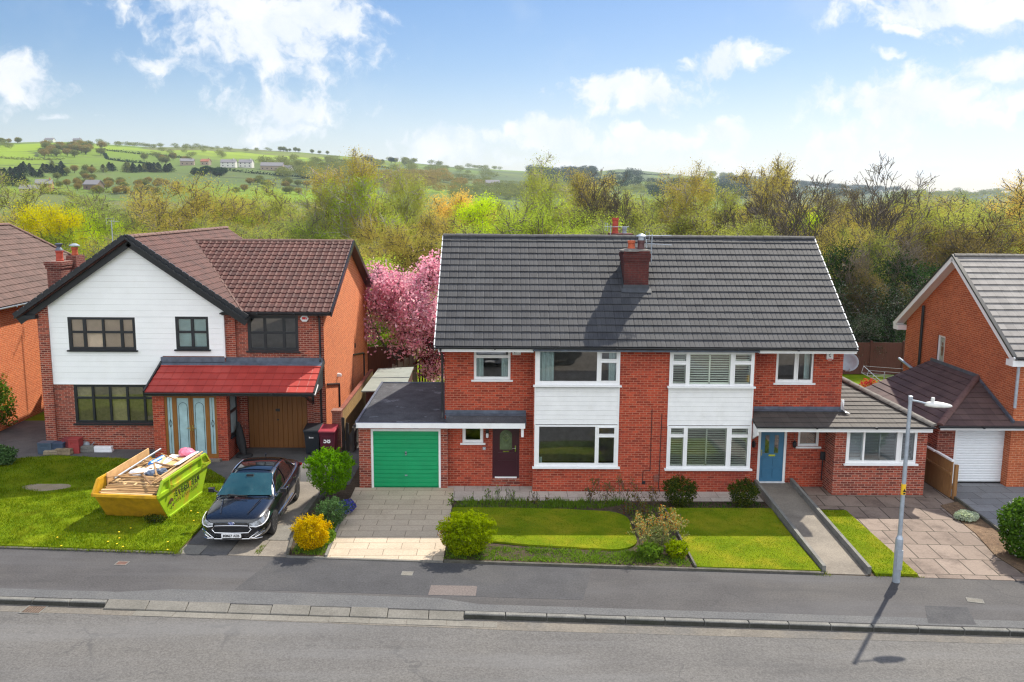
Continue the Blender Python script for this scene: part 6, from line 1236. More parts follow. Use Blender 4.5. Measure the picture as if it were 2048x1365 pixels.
for i in range(18):
    x, y, a = rs_.uniform(-.55, .6), rs_.uniform(-1.0, 1.2), rs_.uniform(-1.2, 1.2); l_ = rs_.uniform(.3, .75); z = 1.08+rs_.uniform(-.03, .10)
    plank((x-l_*math.sin(a), y-l_*math.cos(a), z-rs_.uniform(-.05, .08)), (x+l_*math.sin(a), y+l_*math.cos(a), z+rs_.uniform(-.04, .12)), rs_.uniform(.03, .09), .022, PM[i % 4], 'loose offcut thrown at an angle on top of the skip load', 'loose offcuts on the skip load')
def inskip(name, mb_, mat, label, cat, loc, rz=0, rx=0, ry=0, smooth=False):
    o = mb_.build(name, mat, smooth=smooth); o.matrix_world = SKM @ Matrix.Translation(loc) @ Matrix.Rotation(rz, 4, 'Z') @ Matrix.Rotation(ry, 4, 'Y') @ Matrix.Rotation(rx, 4, 'X'); return setp(o, label, cat)
def lump(rx, ry, rz, seed, n=14, m_=8, k=.25):
    mb_ = MB(); vs = []
    for i in range(m_+1):
        t = math.pi*i/m_
        for j in range(n):
            a = 2*math.pi*j/n; d_ = Vector((math.sin(t)*math.cos(a), math.sin(t)*math.sin(a), math.cos(t))); s_ = 1+k*mnoise.noise(d_*1.9+Vector((seed, 0, 0)))+k*.6*mnoise.noise(d_*5+Vector((0, seed, 0))); vs.append((d_.x*rx*s_, d_.y*ry*s_, d_.z*rz*s_))
    mb_.add(vs, [(i*n+j, i*n+(j+1) % n, (i+1)*n+(j+1) % n, (i+1)*n+j) for i in range(m_) for j in range(n)]); return mb_
inskip('rubble_sack', lump(.30, .22, .13, 3), K['bag_white'], 'crumpled white sack in the middle of the skip', 'sack', (-.28, -.42, 1.10), .2)
inskip('rubble_sack', lump(.22, .2, .12, 8), K['rubble_bag'], 'slate blue sack beside the crumpled white one', 'sack', (.12, -.35, 1.06), .5)
inskip('rubble_sack', lump(.2, .16, .1, 14, k=.4), K['rubble_bag'], 'torn dark sack nearest the lime-side laths', 'sack', (.34, -.2, 1.09), 1.1)
inskip('rubble_sack', lump(.24, .22, .15, 5), K['bag_pink'], 'pink plastic sack at the porch end of the skip', 'sack', (.48, 1.2, 1.28), .3)
inskip('board', MB().box(-.15, .15, -.75, .75, -.012, .012), K['bag_white'], 'white laminate board lying lengthways in the skip', 'board', (.05, .45, 1.17), -.12, .03, .05)
inskip('board', MB().box(-.09, .09, -.65, .65, -.012, .012), K['bag_white'], 'narrow white board lying against the lime side', 'board', (.74, .62, 1.28), -.04, .02, -.2)
inskip('board', MB().box(-.22, .22, -.45, .45, -.012, .012), K['ply'], 'buff plywood sheet beside the white laminate board', 'board', (.32, .5, 1.16), -.2, .06, -.06)
inskip('board', MB().box(-.015, .015, -1.25, 1.25, -.19, .19), K['ply'], 'long orange plywood board standing along the inner side', 'board', (-.87, .15, 1.12), 0, .02)
inskip('metal_tube', MB().tube([(0, -1.3, 0), (0, 1.3, 0)], .028, 8), K['steel'], 'long grey metal tube resting on the timber', 'tube', (-.66, .35, 1.17), -.05, .06)
inskip('tarpaulin_roll', MB().tube([(0, -.33, 0), (0, .33, 0)], .085, 10), K['bag_blue'], 'bright blue roll lying in the skip', 'roll', (-.22, .62, 1.16), -.15, .05)

# ------------------------------------------------------------------ the car (local: front towards -y, length 4.87 m)
CAR = empty('parked_car', (-11.74, -2.30, 0.012), 'glossy black saloon car parked nose-out on the concrete drive', 'car', rz=R(0.3))
m, bb, out = new_mat('black_car_paint'); p = principled(bb, out, 0.22, 0.0, 0.6, 1.0); p.inputs['Base Color'].default_value = (0.004, 0.005, 0.008, 1); PAINT = m
m, bb, out = new_mat('car_glass'); p = principled(bb, out, 0.04, 0.0, 0.9, 1.0); bb.l(bb.ramp(bb.noise(ocoord(bb), 2.0, 3.0), [(.3, (.010, .040, .047)), (.7, (.024, .075, .085))]), p.inputs['Base Color']); CGLASS = m
m, bb, out = new_mat('car_side_glass'); p = principled(bb, out, 0.04, 0.0, 0.8, 1.0); p.inputs['Base Color'].default_value = (.006, .008, .009, 1); SGLASS = m
m, bb, out = new_mat('headlamp_glass'); p = principled(bb, out, 0.08, 0.3, 0.8, 1.0); bb.l(bb.ramp(bb.noise(ocoord(bb), 9.0, 3.0), [(.35, (.04, .045, .05)), (.65, (.42, .44, .47))]), p.inputs['Base Color']); HLAMP = m
# stations: y, half width, sill z, widest z, shoulder z, deck-edge z, deck-centre z
ST = [(-2.435, .50, .30, .48, .60, .66, .68), (-2.40, .66, .24, .46, .62, .72, .74), (-2.30, .80, .20, .46, .66, .77, .80), (-2.10, .88, .19, .50, .71, .82, .865), (-1.75, .915, .18, .55, .76, .87, .915), (-1.40, .922, .18, .58, .80, .91, .955),
      (-1.05, .925, .18, .60, .84, .945, .99), (-.5, .925, .18, .60, .88, .95, .99), (.2, .925, .18, .60, .91, .97, 1.0), (.9, .925, .18, .60, .94, .99, 1.02), (1.5, .92, .18, .62, .96, 1.03, 1.07), (1.95, .90, .20, .64, .97, 1.06, 1.10), (2.25, .85, .26, .62, .95, 1.05, 1.09), (2.40, .76, .32, .60, .88, .98, 1.02), (2.435, .60, .40, .58, .78, .86, .88)]
vs = []
for (y, w_, z0, z1, z2, z3, z4) in ST:
    half = [(0, z0), (w_*.80, z0), (w_*.96, z0+.08), (w_*.985, z1-.12), (w_, z1), (w_*.99, (z1+z2)/2), (w_*.955, z2), (w_*.86, z3-.012), (w_*.72, z3+.012), (w_*.5, z3+(z4-z3)*.75), (0, z4)]
    ring = [(x, y, z) for x, z in half] + [(-x, y, z) for x, z in half[-2:0:-1]]; vs += ring
nr = 20; ns_ = len(ST)
fs = [(i*nr+j, i*nr+(j+1) % nr, (i+1)*nr+(j+1) % nr, (i+1)*nr+j) for i in range(ns_-1) for j in range(nr)] + [tuple(range(nr))[::-1], tuple(range((ns_-1)*nr, ns_*nr))]
body = MB().add(vs, fs).build('body', PAINT, CAR)
sm = body.modifiers.new('smooth', 'SUBSURF'); sm.levels = sm.render_levels = 2
cut = MB()
for y in (-1.44, 1.41):
    for s in (-1, 1): cut.lathe([(0, -.16), (.355, -.16), (.355, .2), (0, .2)], (s*.86, y, .335), 28, 'x')
cutter = cut.build('cutter', PAINT)
bo = body.modifiers.new('arches', 'BOOLEAN'); bo.object = cutter; bo.operation = 'DIFFERENCE'; bo.solver = 'EXACT'
dg = bpy.context.evaluated_depsgraph_get(); cutter.matrix_world = CAR.matrix_basis.copy(); CAR.matrix_basis = Matrix.Identity(4); cutter.matrix_world = Matrix.Identity(4); bpy.context.view_layer.update()
dg = bpy.context.evaluated_depsgraph_get(); me2 = bpy.data.meshes.new_from_object(body.evaluated_get(dg)); body.modifiers.clear(); body.data = me2; me2.shade_smooth()
bpy.data.objects.remove(cutter); CAR.location = (-11.74, -2.30, 0.012); CAR.rotation_euler = (0, 0, R(0.3))
if len(me2.polygons) < 500: print('BODY BOOLEAN FAILED')
# cabin: belt line to roof
CS = [(-1.22, .80, .92, .60, .90), (-.95, .81, .94, .60, 1.04), (-.36, .825, .965, .575, 1.37), (.0, .83, .975, .575, 1.455), (.45, .83, .985, .575, 1.478), (.95, .825, 1.0, .565, 1.455), (1.35, .80, 1.02, .55, 1.37), (1.75, .76, 1.045, .53, 1.22), (2.08, .72, 1.06, .52, 1.09)]
def cab(i, k):       # point k of section i, k: 0 belt, 1 mid pillar, 2 shoulder, 3 roof quarter, 4 roof centre
    y, wb, zb, wr_, zr = CS[i]
    return [(wb, y, zb), (wb*.55+wr_*.45+.02, y, zb+(zr-zb)*.52), (wr_+.02, y, zr-.035), (wr_*.7, y, zr+.006), (0, y, zr+.02)][k]
vs = []
for i in range(len(CS)):
    h_ = [cab(i, k) for k in range(5)]; vs += h_ + [(-x, y, z) for x, y, z in h_[3::-1]]
fs = [(i*9+j, i*9+j+1, (i+1)*9+j+1, (i+1)*9+j) for i in range(len(CS)-1) for j in range(8)]
cabin = MB().add(vs, fs).build('cabin', PAINT, CAR, smooth=True); sm = cabin.modifiers.new('smooth', 'SUBSURF'); sm.levels = sm.render_levels = 2
def lerp(a, c, t): return tuple(a[k]+(c[k]-a[k])*t for k in range(3))
def patch(name, grid, mat, parent, lift=.012, smooth=True):
    nr_, nc_ = len(grid), len(grid[0]); P_ = [Vector(p) for row in grid for p in row]; N_ = []
    for i in range(nr_):
        for j in range(nc_):
            a = P_[min(i+1, nr_-1)*nc_+j]-P_[max(i-1, 0)*nc_+j]; c = P_[i*nc_+min(j+1, nc_-1)]-P_[i*nc_+max(j-1, 0)]
            n = a.cross(c).normalized()
            if n.z < 0 and abs(n.z) > .15 or (abs(n.z) <= .15 and n.x*P_[i*nc_+j].x < 0): n = -n
            N_.append(n)
    Q_ = [tuple(q+n*lift) for q, n in zip(P_, N_)]
    return MB().add(Q_, [(i*nc_+j, i*nc_+j+1, (i+1)*nc_+j+1, (i+1)*nc_+j) for i in range(nr_-1) for j in range(nc_-1)]).build(name, mat, parent, smooth=smooth)
def wsx(u, t):       # windscreen surface: u -1..1 across, t 0 base..1 header
    hw_ = .755+(.585-.755)*t; y = -1.22+.86*t; z = 1.0+.405*t
    return (u*hw_, y + .10*(u*u)*(1-.4*t), z-.03*u*u+.03*math.sin(math.pi*t)*.6)
ws = patch('windscreen', [[wsx(u, t) for u in np.linspace(-1, 1, 13)] for t in np.linspace(.03, 1.0, 7)], CGLASS, CAR, .028)
vis = MB(); vis.bar((-.10, -.50, 1.395), (.10, -.50, 1.395), .05, .05); vis.build('mirror_mount', K['black'], ws)
for s in (-1, 1): MB().tube([wsx(s*.96, t) for t in np.linspace(.05, .95, 6)], .022, 6).build('pillar_trim', K['shutter'], ws)
for s in (-1, 1): MB().tube([(s*.12, -1.30, 1.035), (s*-.45, -1.20, 1.055)] if s > 0 else [(-.66, -1.22, 1.04), (-.1, -1.27, 1.045)], .012, 5).build('wiper', K['black_matt'], CAR)
patch('roof_glass', [[(u*.50, y, np.interp(y, [c[0] for c in CS], [c[4] for c in CS])+.022-.025*u*u) for u in np.linspace(-1, 1, 9)] for y in np.linspace(-.12, 1.05, 8)], SGLASS, CAR, .006)
patch('rear_window', [[(u*(.56-.05*t)*1.0, 1.18+.78*t, np.interp(1.18+.78*t, [c[0] for c in CS], [c[4] for c in CS])+.012-.03*u*u) for u in np.linspace(-1, 1, 7)] for t in np.linspace(0, 1, 5)], SGLASS, CAR, .012)
def sidept(s, y, f):
    ys_ = [c[0] for c in CS]; wb, zb, wr_, zr = [np.interp(y, ys_, [c[k] for c in CS]) for k in (1, 2, 3, 4)]
    P_ = [(wb, zb), (wb*.55+wr_*.45+.02, zb+(zr-zb)*.52), (wr_+.02, zr-.035)]
    x, z = (P_[0][0]+(P_[1][0]-P_[0][0])*f*2, P_[0][1]+(P_[1][1]-P_[0][1])*f*2) if f < .5 else (P_[1][0]+(P_[2][0]-P_[1][0])*(f*2-1), P_[1][1]+(P_[2][1]-P_[1][1])*(f*2-1))
    return (s*x, y, z)
def fy(x): return float(np.interp(abs(x), [0, .5, .66, .80, .88, .92], [-2.452, -2.435, -2.395, -2.28, -2.09, -1.75]))-.022
for s in (-1, 1):
    top = []; bot = []
    for nm, y0, y1 in (('front_window', -.82, .12), ('rear_side_window', .20, 1.02), ('quarter_window', 1.07, 1.42)):
        g_ = []
        for t in np.linspace(0, 1, 7):
            y = y0+(y1-y0)*t; hi = min(.95, .06+(y+.98)*1.7, .06+(1.62-y)*1.9); g_.append([sidept(s, y, .04+(hi-.04)*k) for k in np.linspace(0, 1, 4)])
        patch(nm, g_, SGLASS, CAR, .013)
    tp = [sidept(s, y, min(.99, .06+(y+1.0)*1.7, .06+(1.66-y)*1.9)) for y in np.linspace(-.98, 1.64, 22)]
    MB().tube([(x*1.018, y, z+.008) for x, y, z in tp], .017, 6).tube([(sidept(s, y, .0)[0]*1.025, y, sidept(s, y, .0)[2]+.014) for y in np.linspace(-.98, 1.64, 12)], .018, 6).build('window_trim', K['chrome'], CAR)
    mr = MB(); mr.tube([(s*.80, -.80, .96), (s*.98, -.80, 1.04)], .035, 6); mr.add([(s*(.94+x), -.80+y, 1.05+z) for x, y, z in ((0, -.09, -.06), (.17, -.05, -.06), (.17, -.05, .07), (0, -.09, .08), (0, .06, -.07), (.18, .06, -.06), (.18, .06, .06), (0, .06, .08))], [(0,1,2,3),(7,6,5,4),(0,4,5,1),(1,5,6,2),(2,6,7,3),(3,7,4,0)])
    mr.build('door_mirror', PAINT, CAR, bevel=.025)
    for y in (.02, .93): MB().tube([(s*.925, y-.12, .90), (s*.955, y-.08, .905), (s*.955, y+.08, .91), (s*.925, y+.12, .91)], .016, 6).build('door_handle', K['chrome'], CAR)
    MB().bar((s*.935, -.95, .34), (s*.935, .95, .36), .02, .035, up=(1, 0, 0)).build('side_strip', K['chrome'], CAR)
    seam = MB()
    for y in (-.95, .16, 1.12): seam.tube([(s*.928, y, .32), (s*.934, y-.02, .6), (s*.91, y-.03, .86)], .006, 4)
    seam.build('door_seam', K['black_matt'], CAR)
    MB().tube([(s*.36, -2.18, .862), (s*.44, -1.8, .925), (s*.52, -1.35, .975)], [.012, .016, .01], 6).build('bonnet_crease', PAINT, CAR)
    sy_ = [c[0] for c in ST]
    def sv_(y, k): return float(np.interp(y, sy_, [c[k] for c in ST]))
    hg = [[(s*.47, fy(.47), .605), (s*.47, fy(.47), .635), (s*.47, fy(.47)+.02, .665)]]
    for t in np.linspace(0, 1, 8):
        y = -2.405+.62*t; w_ = sv_(y, 1); lo_ = (w_*.975, sv_(y, 3)*.35+sv_(y, 4)*.65+.02*t); hi_ = (w_*(.885-.02*t), sv_(y, 5)*.65+sv_(y, 4)*.35)
        lo_ = (lo_[0]+(hi_[0]-lo_[0])*.55*t*t, lo_[1]+(hi_[1]-lo_[1])*.55*t*t)
        hg.append([(s*(lo_[0]+(hi_[0]-lo_[0])*k), y, lo_[1]+(hi_[1]-lo_[1])*k+.012*math.sin(math.pi*k)) for k in (0, .5, 1)])
    hl = patch('headlight', hg, HLAMP, CAR, .022)
    MB().tube([tuple(np.array(r_[0])*np.array([1.03, 1.008, 1.0])) for r_ in hg], .014, 5).build('light_bar', K['white'], hl)
    MB().tube([(s*x, fy(x)-.012, z) for x, z in ((.48, .275), (.56, .33), (.70, .42), (.83, .46), (.85, .40), (.72, .33), (.60, .275), (.48, .275))], .013, 6).build('fog_lamp_trim', K['chrome'], CAR)
    patch('fog_lamp', [[(s*x, fy(x)+.01, z0_+(z1_-z0_)*k) for k in (0, 1)] for x, z0_, z1_ in ((.60, .30, .34), (.70, .345, .40), (.81, .40, .44))], HLAMP, CAR, .016)
    for y in (-1.44, 1.41):
        w_ = MB(); xo = s*.80
        w_.lathe([(.235, -.10), (.31, -.108), (.338, -.07), (.342, 0), (.338, .07), (.31, .108), (.235, .10)], (xo, y, .342), 32, 'x'); wh = w_.build('wheel', K['black_matt'], CAR, smooth=True)
        rm = MB(); rm.lathe([(.24, -.08), (.24, .085), (.225, .10), (.215, .06), (.215, -.06)], (xo, y, .342), 32, 'x')
        rm.lathe([(0, s*.075), (.05, s*.075), (.055, s*.05)], (xo, y, .342), 12, 'x')
        for k in range(10):
            a = 2*math.pi*k/10; rm.bar((xo+s*.06, y, .342), (xo+s*.085, y+.225*math.cos(a), .342+.225*math.sin(a)), .02, .04, up=(1, 0, 0))
        rm.build('rim', plain('dark_alloy', (.16, .16, .17), .35, metal=.8), wh); MB().lathe([(0, 0), (.20, 0)], (xo+s*.02, y, .342), 24, 'x').build('brake_disc', K['black_matt'], wh)
    MB().add([(s*.60, 2.40, .80), (s*.84, 2.26, .84), (s*.86, 2.22, .96), (s*.60, 2.40, .92)], [(0,1,2,3)]).tube([(s*.62, 2.41, .86), (s*.85, 2.27, .90)], .04, 6).build('tail_light', plain('tail_lens', (.35, .01, .01), .2, spec=.6), CAR)
gr_o = [(-.52, .50), (-.44, .415), (.44, .415), (.52, .50), (.44, .60), (-.44, .60)]
def gry(x): return fy(x)-.012
gpts = [(x, gry(x)+(.02 if z > .55 else 0), z) for x, z in gr_o]
gri = MB(); top_ = [(x, gry(x)+.012, z) for x, z in ((-.52, .50), (-.44, .60), (-.22, .61), (0, .615), (.22, .61), (.44, .60), (.52, .50), (.44, .415), (.22, .41), (0, .408), (-.22, .41), (-.44, .415))]
gri.add(top_ + [(0, gry(0)+.012, .5)], [(i, (i+1) % 12, 12) for i in range(12)])
for i in range(5):
    z = .44+.035*i; gri.tube([(x, gry(x)+.004, z) for x in np.linspace(-.47, .47, 9)], .006, 4)
gri = gri.build('grille', K['black_matt'], CAR); MB().tube(top_+[top_[0]], .013, 6).build('grille_trim', K['chrome'], gri)
MB().tube([(x, fy(x)-.005, .245) for x in np.linspace(-.78, .78, 15)], .012, 6).build('bumper_trim', K['chrome'], CAR)
bdg = MB().lathe([(0, -.012), (.052, -.010), (.06, 0)], (0, 0, 0), 18, 'y'); bdg.v = [(x*1.55, y-2.455, z*.75+.67) for x, y, z in bdg.v]
bdg = bdg.build('badge', K['chrome'], CAR); b2_ = MB().lathe([(0, -.016), (.05, -.014)], (0, 0, 0), 18, 'y'); b2_.v = [(x*1.5, y-2.455, z*.68+.67) for x, y, z in b2_.v]; b2_.build('badge_face', plain('badge_blue', (.02, .06, .28), .25), bdg)
text_part('Ford', .052, K['white_ink'], bdg, Matrix.Translation((0, -2.473, .67)) @ FACING, ext=.001)
pl = MB().box(-.26, .26, -2.505, -2.47, .285, .395).build('number_plate', K['white'], CAR); text_part('MM67 AEB', .098, K['ink'], pl, Matrix.Translation((0, -2.508, .34)) @ FACING, ext=.001, bold=.0025, sx=.98)
MB().lathe([(0, 0), (.02, .02), (.035, .10), (0, .11)], (0, 1.25, 1.42), 8).build('aerial_fin', PAINT, CAR)
# two cars on the drives across the road, seen only as reflections in the upstairs windows
SILVER = plain('silver_car_paint', (.42, .44, .47), .25, metal=.6, var=.02, coat=1.0)
for x, y, rz, mt, lb in ((-5.0, -22.6, 0.05, SILVER, 'silver car across the road, mirrored in the small upstairs window'), (-2.1, -22.2, 0.9, PAINT, 'dark car parked askew across the road, mirrored in the upstairs bay window')):
    c = copy_thing(CAR, (x, y, .045), rz + math.pi, None, lb)
    for ch in list(c.children):
        if ch.name.startswith(('body', 'cabin', 'door_mirror', 'bonnet_crease')): ch.material_slots[0].link = 'OBJECT'; ch.material_slots[0].material = mt
        if ch.name.startswith('number_plate'):
            for g_ in list(ch.children): bpy.data.objects.remove(g_)
# ------------------------------------------------------------------ leaves, blades, shrubs
def unit(rg, n):
    v = rg.normal(size=(n, 3)); return v/np.linalg.norm(v, axis=1, keepdims=True)
def leaf_arrays(rg, C, N, size, asp=0.55):
    """one folded-free quad (rhombus) per leaf at C, facing roughly N"""
    n = len(C); N = N/np.maximum(1e-6, np.linalg.norm(N, axis=1, keepdims=True)); T = np.cross(N, unit(rg, n)); T /= np.maximum(1e-6, np.linalg.norm(T, axis=1, keepdims=True)); B = np.cross(N, T)
    s = np.asarray(size).reshape(-1, 1)*np.ones((n, 1))
    V = np.stack([C-T*s, C+B*s*asp, C+T*s, C-B*s*asp], 1).reshape(-1, 3)
    return V, np.arange(4*n).reshape(-1, 4)
def noise3(P, k, seed):
    return np.array([mnoise.noise((p[0]*k+seed, p[1]*k, p[2]*k)) for p in P])
def shell_points(rg, n, rad, seed, lump=.22, inner=.55, flat=0.0, k=1.8):
    d = unit(rg, n)
    if flat: d[:, 2] = np.abs(d[:, 2])*1.0 - flat*0.3
    r = rg.uniform(inner**3, 1, n)**(1/3)*(1+lump*noise3(d, k, seed)+lump*.5*noise3(d, k*2.7, seed+9))
    return d*r[:, None]*np.array(rad), d
def shrub(name, cat, label, loc, rad, cz, n, size, mat, seed, stem=None, lump=.22, inner=.55, group=None, up=0.35, spikes=0, k=1.8, extra=None):
    rg = np.random.default_rng(seed); e = empty(name, loc, label, cat, group)
    P, D = shell_points(rg, n, rad, seed, lump, inner, k=k)
    if spikes:
        m_ = n//3; b_ = unit(rg, spikes); b_[:, 2] = np.abs(b_[:, 2])*.8+.15; idx = rg.integers(0, spikes, m_); t = rg.uniform(.85, 1.22, m_)
        P[:m_] = b_[idx]*t[:, None]*np.array(rad)+rg.normal(0, .025, (m_, 3)); D[:m_] = b_[idx]
    P[:, 2] += cz; keep = P[:, 2] > .02; P, D = P[keep], D[keep]
    N_ = D+rg.normal(0, .8, P.shape)+np.array([0, 0, up])
    V, Fc = leaf_arrays(rg, P, N_, size*rg.uniform(.6, 1.3, len(P)))
    c = link_mesh('crown', np_mesh('crown', V, Fc), mat, e)
    st = MB(); rr = random.Random(seed)
    for i in range(stem[0] if stem else 5):
        r0 = stem[1] if stem else .015; a = rr.uniform(0, 6.28); x, y = math.cos(a)*rad[0]*.08, math.sin(a)*rad[1]*.08
        st.tube([(x, y, -.03), (x*2, y*2, max(.08, cz*.5)), (math.cos(a)*rad[0]*.45, math.sin(a)*rad[1]*.45, cz+rad[2]*.25)], [r0, r0*.75, r0*.3], 5)
    o = st.build('stem', K['bark_dark'], None, recalc=False); o.parent = e
    if extra:
        m2, n2, s2 = extra; P2, D2 = shell_points(rg, n2, tuple(x*1.04 for x in rad), seed, lump, .93); P2[:, 2] += cz; P2 = P2[P2[:, 2] > .05]
        V, Fc = leaf_arrays(rg, P2, unit(rg, len(P2))+np.array([0, -.4, .6]), s2, 1.0); link_mesh('blossom', np_mesh('blossom', V, Fc), m2, e)
    return e
def in_poly(X, Y_, poly):
    ins = np.zeros(len(X), bool); n = len(poly)
    for i in range(n):
        x1, y1 = poly[i]; x2, y2 = poly[(i+1) % n]
        c = ((y1 > Y_) != (y2 > Y_)) & (X < (x2-x1)*(Y_-y1)/((y2-y1) if abs(y2-y1) > 1e-9 else 1e-9)+x1); ins ^= c
    return ins
def grass(name, poly, dens, h, mat, z, seed, holes=(), lean=.5, width=.006, clump=0.0):
    rg = np.random.default_rng(seed); xs = [p[0] for p in poly]; ys = [p[1] for p in poly]
    n = int((max(xs)-min(xs))*(max(ys)-min(ys))*dens); X = rg.uniform(min(xs), max(xs), n); Yy = rg.uniform(min(ys), max(ys), n)
    k = in_poly(X, Yy, poly)
    for hx, hy, hr, hr2 in holes: k &= ((X-hx)/hr)**2+((Yy-hy)/hr2)**2 > rg.uniform(.7, 1.15, n)
    X, Yy = X[k], Yy[k]; n = len(X); a = rg.uniform(0, 6.28, n); hh = h*rg.uniform(.5, 1.4, n)
    if clump:
        cl = np.array([mnoise.noise((x*1.6, y*1.6, seed)) + .6*mnoise.noise((x*5, y*5, seed+3)) for x, y in zip(X, Yy)]); hh *= 1+clump*np.clip(cl, -.6, 1)
    l = lean*hh*rg.uniform(.2, 1.2, n); la = rg.uniform(0, 6.28, n)
    w_ = width*rg.uniform(.7, 1.5, n); dx, dy = np.cos(a)*w_, np.sin(a)*w_
    V = np.empty((n, 3, 3)); V[:, 0] = np.stack([X-dx, Yy-dy, np.full(n, z)], 1); V[:, 1] = np.stack([X+dx, Yy+dy, np.full(n, z)], 1); V[:, 2] = np.stack([X+np.cos(la)*l, Yy+np.sin(la)*l, z+hh], 1)
    return setp(link_mesh(name, np_mesh(name, V.reshape(-1, 3), np.arange(3*n).reshape(-1, 3)), mat), kind='stuff')
grass('grass', [p for p in LAWN_A if p[0] > -26] + [(-24.5, 3.4), (-24.5, pb(-24.5)+.1)] if False else [(-24.5, pb(-24.5)+.1)]+LAWN_A[1:9]+[(-24.5, 3.3)], 1500, .055, K['grass_long'], .045, 21, holes=[(-19.0, .15, .85, .36)], clump=.9, width=.007)
grass('short_grass', LAWN_B, 1500, .020, K['grass_short'], .083, 22, width=.005, lean=1.0)
grass('short_grass', LAWN_C, 1500, .022, K['grass_short'], .073, 23, width=.005, lean=1.0)
grass('short_grass', LAWN_D, 1500, .03, K['grass_long'], .058, 24, width=.005, lean=.8)
grass('verge_weeds', [(-16.5, pb(-16.5)-.06), (-12.9, pb(-12.9)-.12), (-12.95, pb(-12.95)+.25), (-16.5, pb(-16.5)+.12)], 900, .10, K['grass_long'], .03, 25, clump=1.0)
grass('verge_weeds', [(-24, pb(-24)-.05), (-16.5, pb(-16.5)-.05), (-16.5, pb(-16.5)+.1), (-24, pb(-24)+.1)], 500, .07, K['grass_long'], .03, 26, clump=1.4)
grass('verge_weeds', [(3.3, pb(3.3)-.12), (3.8, pb(3.8)-.10), (3.75, pb(3.75)+.15), (3.4, pb(3.4)+.1)], 1200, .06, K['grass_short'], .01, 27, clump=1.0)
grass('verge_weeds', [(4.85, pb(4.85)-.10), (6.1, pb(6.1)-.04), (5.95, pb(5.95)+.15), (4.9, pb(4.9)+.12)], 900, .06, K['grass_long'], .01, 28, clump=1.0)
grass('bed_weeds', [(-6, pb(-6)+.15), (.35, pb(.35)+.15), (.3, -5.3), (-.9, -5.1), (-4.6, -4.75), (-5.9, -4.3)], 1000, .07, K['l_weed'], .03, 29, clump=1.5, width=.012, lean=1.1)
grass('bed_weeds', [(-5.95, -1.68), (-1.5, -1.72), (-.4, -1.2), (-.6, -1.02), (-5.9, -1.02)], 900, .11, K['l_weed'], .03, 30, clump=1.2, width=.010)
grass('bed_weeds', [(-.72, -1.3), (.38, -1.3), (.36, -4.6), (-.70, -4.6)], 300, .08, K['l_weed'], .03, 31, clump=1.6, width=.012)
grass('bed_weeds', [(-10.0, -5.3), (-9.15, -5.4), (-9.2, -2.5), (-10.1, -2.5)], 1100, .10, K['l_weed'], .045, 32, clump=1.2, width=.010)
grass('bed_weeds', [(-11.02, -5.2), (-10.85, -5.2), (-10.85, -4.6), (-11.0, -4.6)], 1500, .06, K['grass_long'], .01, 33, clump=.8)
grass('bed_weeds', [(.5, -1.68), (3.6, -1.68), (3.6, -1.1), (.5, -1.1)], 260, .07, K['l_ivy'], .02, 34, clump=1.3, width=.012)
# dandelions
dz_ = random.Random(5)
for i, (x, y) in enumerate([(-19.9, -4.55), (-19.6, -4.6), (-18.8, -4.5), (-16.6, -4.3), (-16.2, -4.9), (-14.9, -4.35), (-15.1, -4.6), (-14.8, -4.75), (-14.55, -4.95), (-13.5, -4.6), (-13.3, -5.15), (-13.7, -2.2), (-13.45, -2.35), (-13.35, -3.0), (-14.9, -3.6), (-15.1, -3.9), (-21.6, -4.5), (-22.4, -4.3)]):
    e = empty('dandelion', (x, y, .04), 'yellow dandelion in the unmown grass round the skip', 'flower', 'dandelions in the unmown grass')
    MB().lathe([(0, 0), (.022, .004), (.028, .012), (.02, .020), (0, .022)], (x, y, .10), 9).build('flower_head', K['dandelion'], e); MB().tube([(x, y, .0), (x+.01, y, .11)], .004, 4).build('stem', K['l_weed'], e)
# named garden plants
shrub('topiary_bush', 'shrub', 'bright green ball-clipped bush on bare stems between the two drives', (-9.72, -1.35, .04), (.66, .60, .66), 1.02, 9500, .034, K['l_topiary'], 41, stem=(5, .035), lump=.20, inner=.62, k=3.0, spikes=90)
shrub('golden_conifer', 'shrub', 'golden yellow dwarf conifer at the pavement corner of the bed', (-9.56, -4.95, .04), (.47, .42, .46), .44, 8500, .024, K['l_conifer'], 42, lump=.16, inner=.5, spikes=80, up=.6)
shrub('rosemary_bush', 'shrub', 'grey-green rosemary bush between topiary ball and golden conifer', (-9.38, -3.15, .04), (.42, .40, .40), .36, 5200, .022, K['l_rosemary'], 43, lump=.2, spikes=60, up=.8)
shrub('bluebell_clump', 'flowers', 'clump of violet blue flowers at the drive edge beside the topiary ball', (-9.15, -2.0, .04), (.26, .45, .16), .14, 1700, .020, K['l_rosemary'], 44, extra=(K['l_blue'], 700, .022))
shrub('marigold_clump', 'flowers', 'low bronze plant with yellow flowers behind the golden conifer', (-9.95, -3.9, .04), (.32, .3, .22), .18, 1700, .024, K['l_rose'], 45, extra=(K['dandelion'], 26, .03))
shrub('bed_plant', 'plant', 'fresh green tuft beside the golden conifer at the buff drive kerb', (-9.25, -4.35, .04), (.22, .4, .16), .12, 1200, .03, K['l_weed'], 46)
shrub('garden_shrub', 'shrub', 'large yellow-green rounded shrub at the corner of the buff drive', (-5.42, -5.15, .03), (.68, .55, .54), .50, 12000, .030, K['l_bigshrub'], 47, lump=.16, inner=.5, spikes=120, up=.5)
shrub('garden_shrub', 'shrub', 'bronze sprig shrub leaning over the buff drive behind the large yellow-green one', (-5.95, -4.9, .03), (.26, .3, .4), .48, 700, .024, K['l_photinia'], 48)
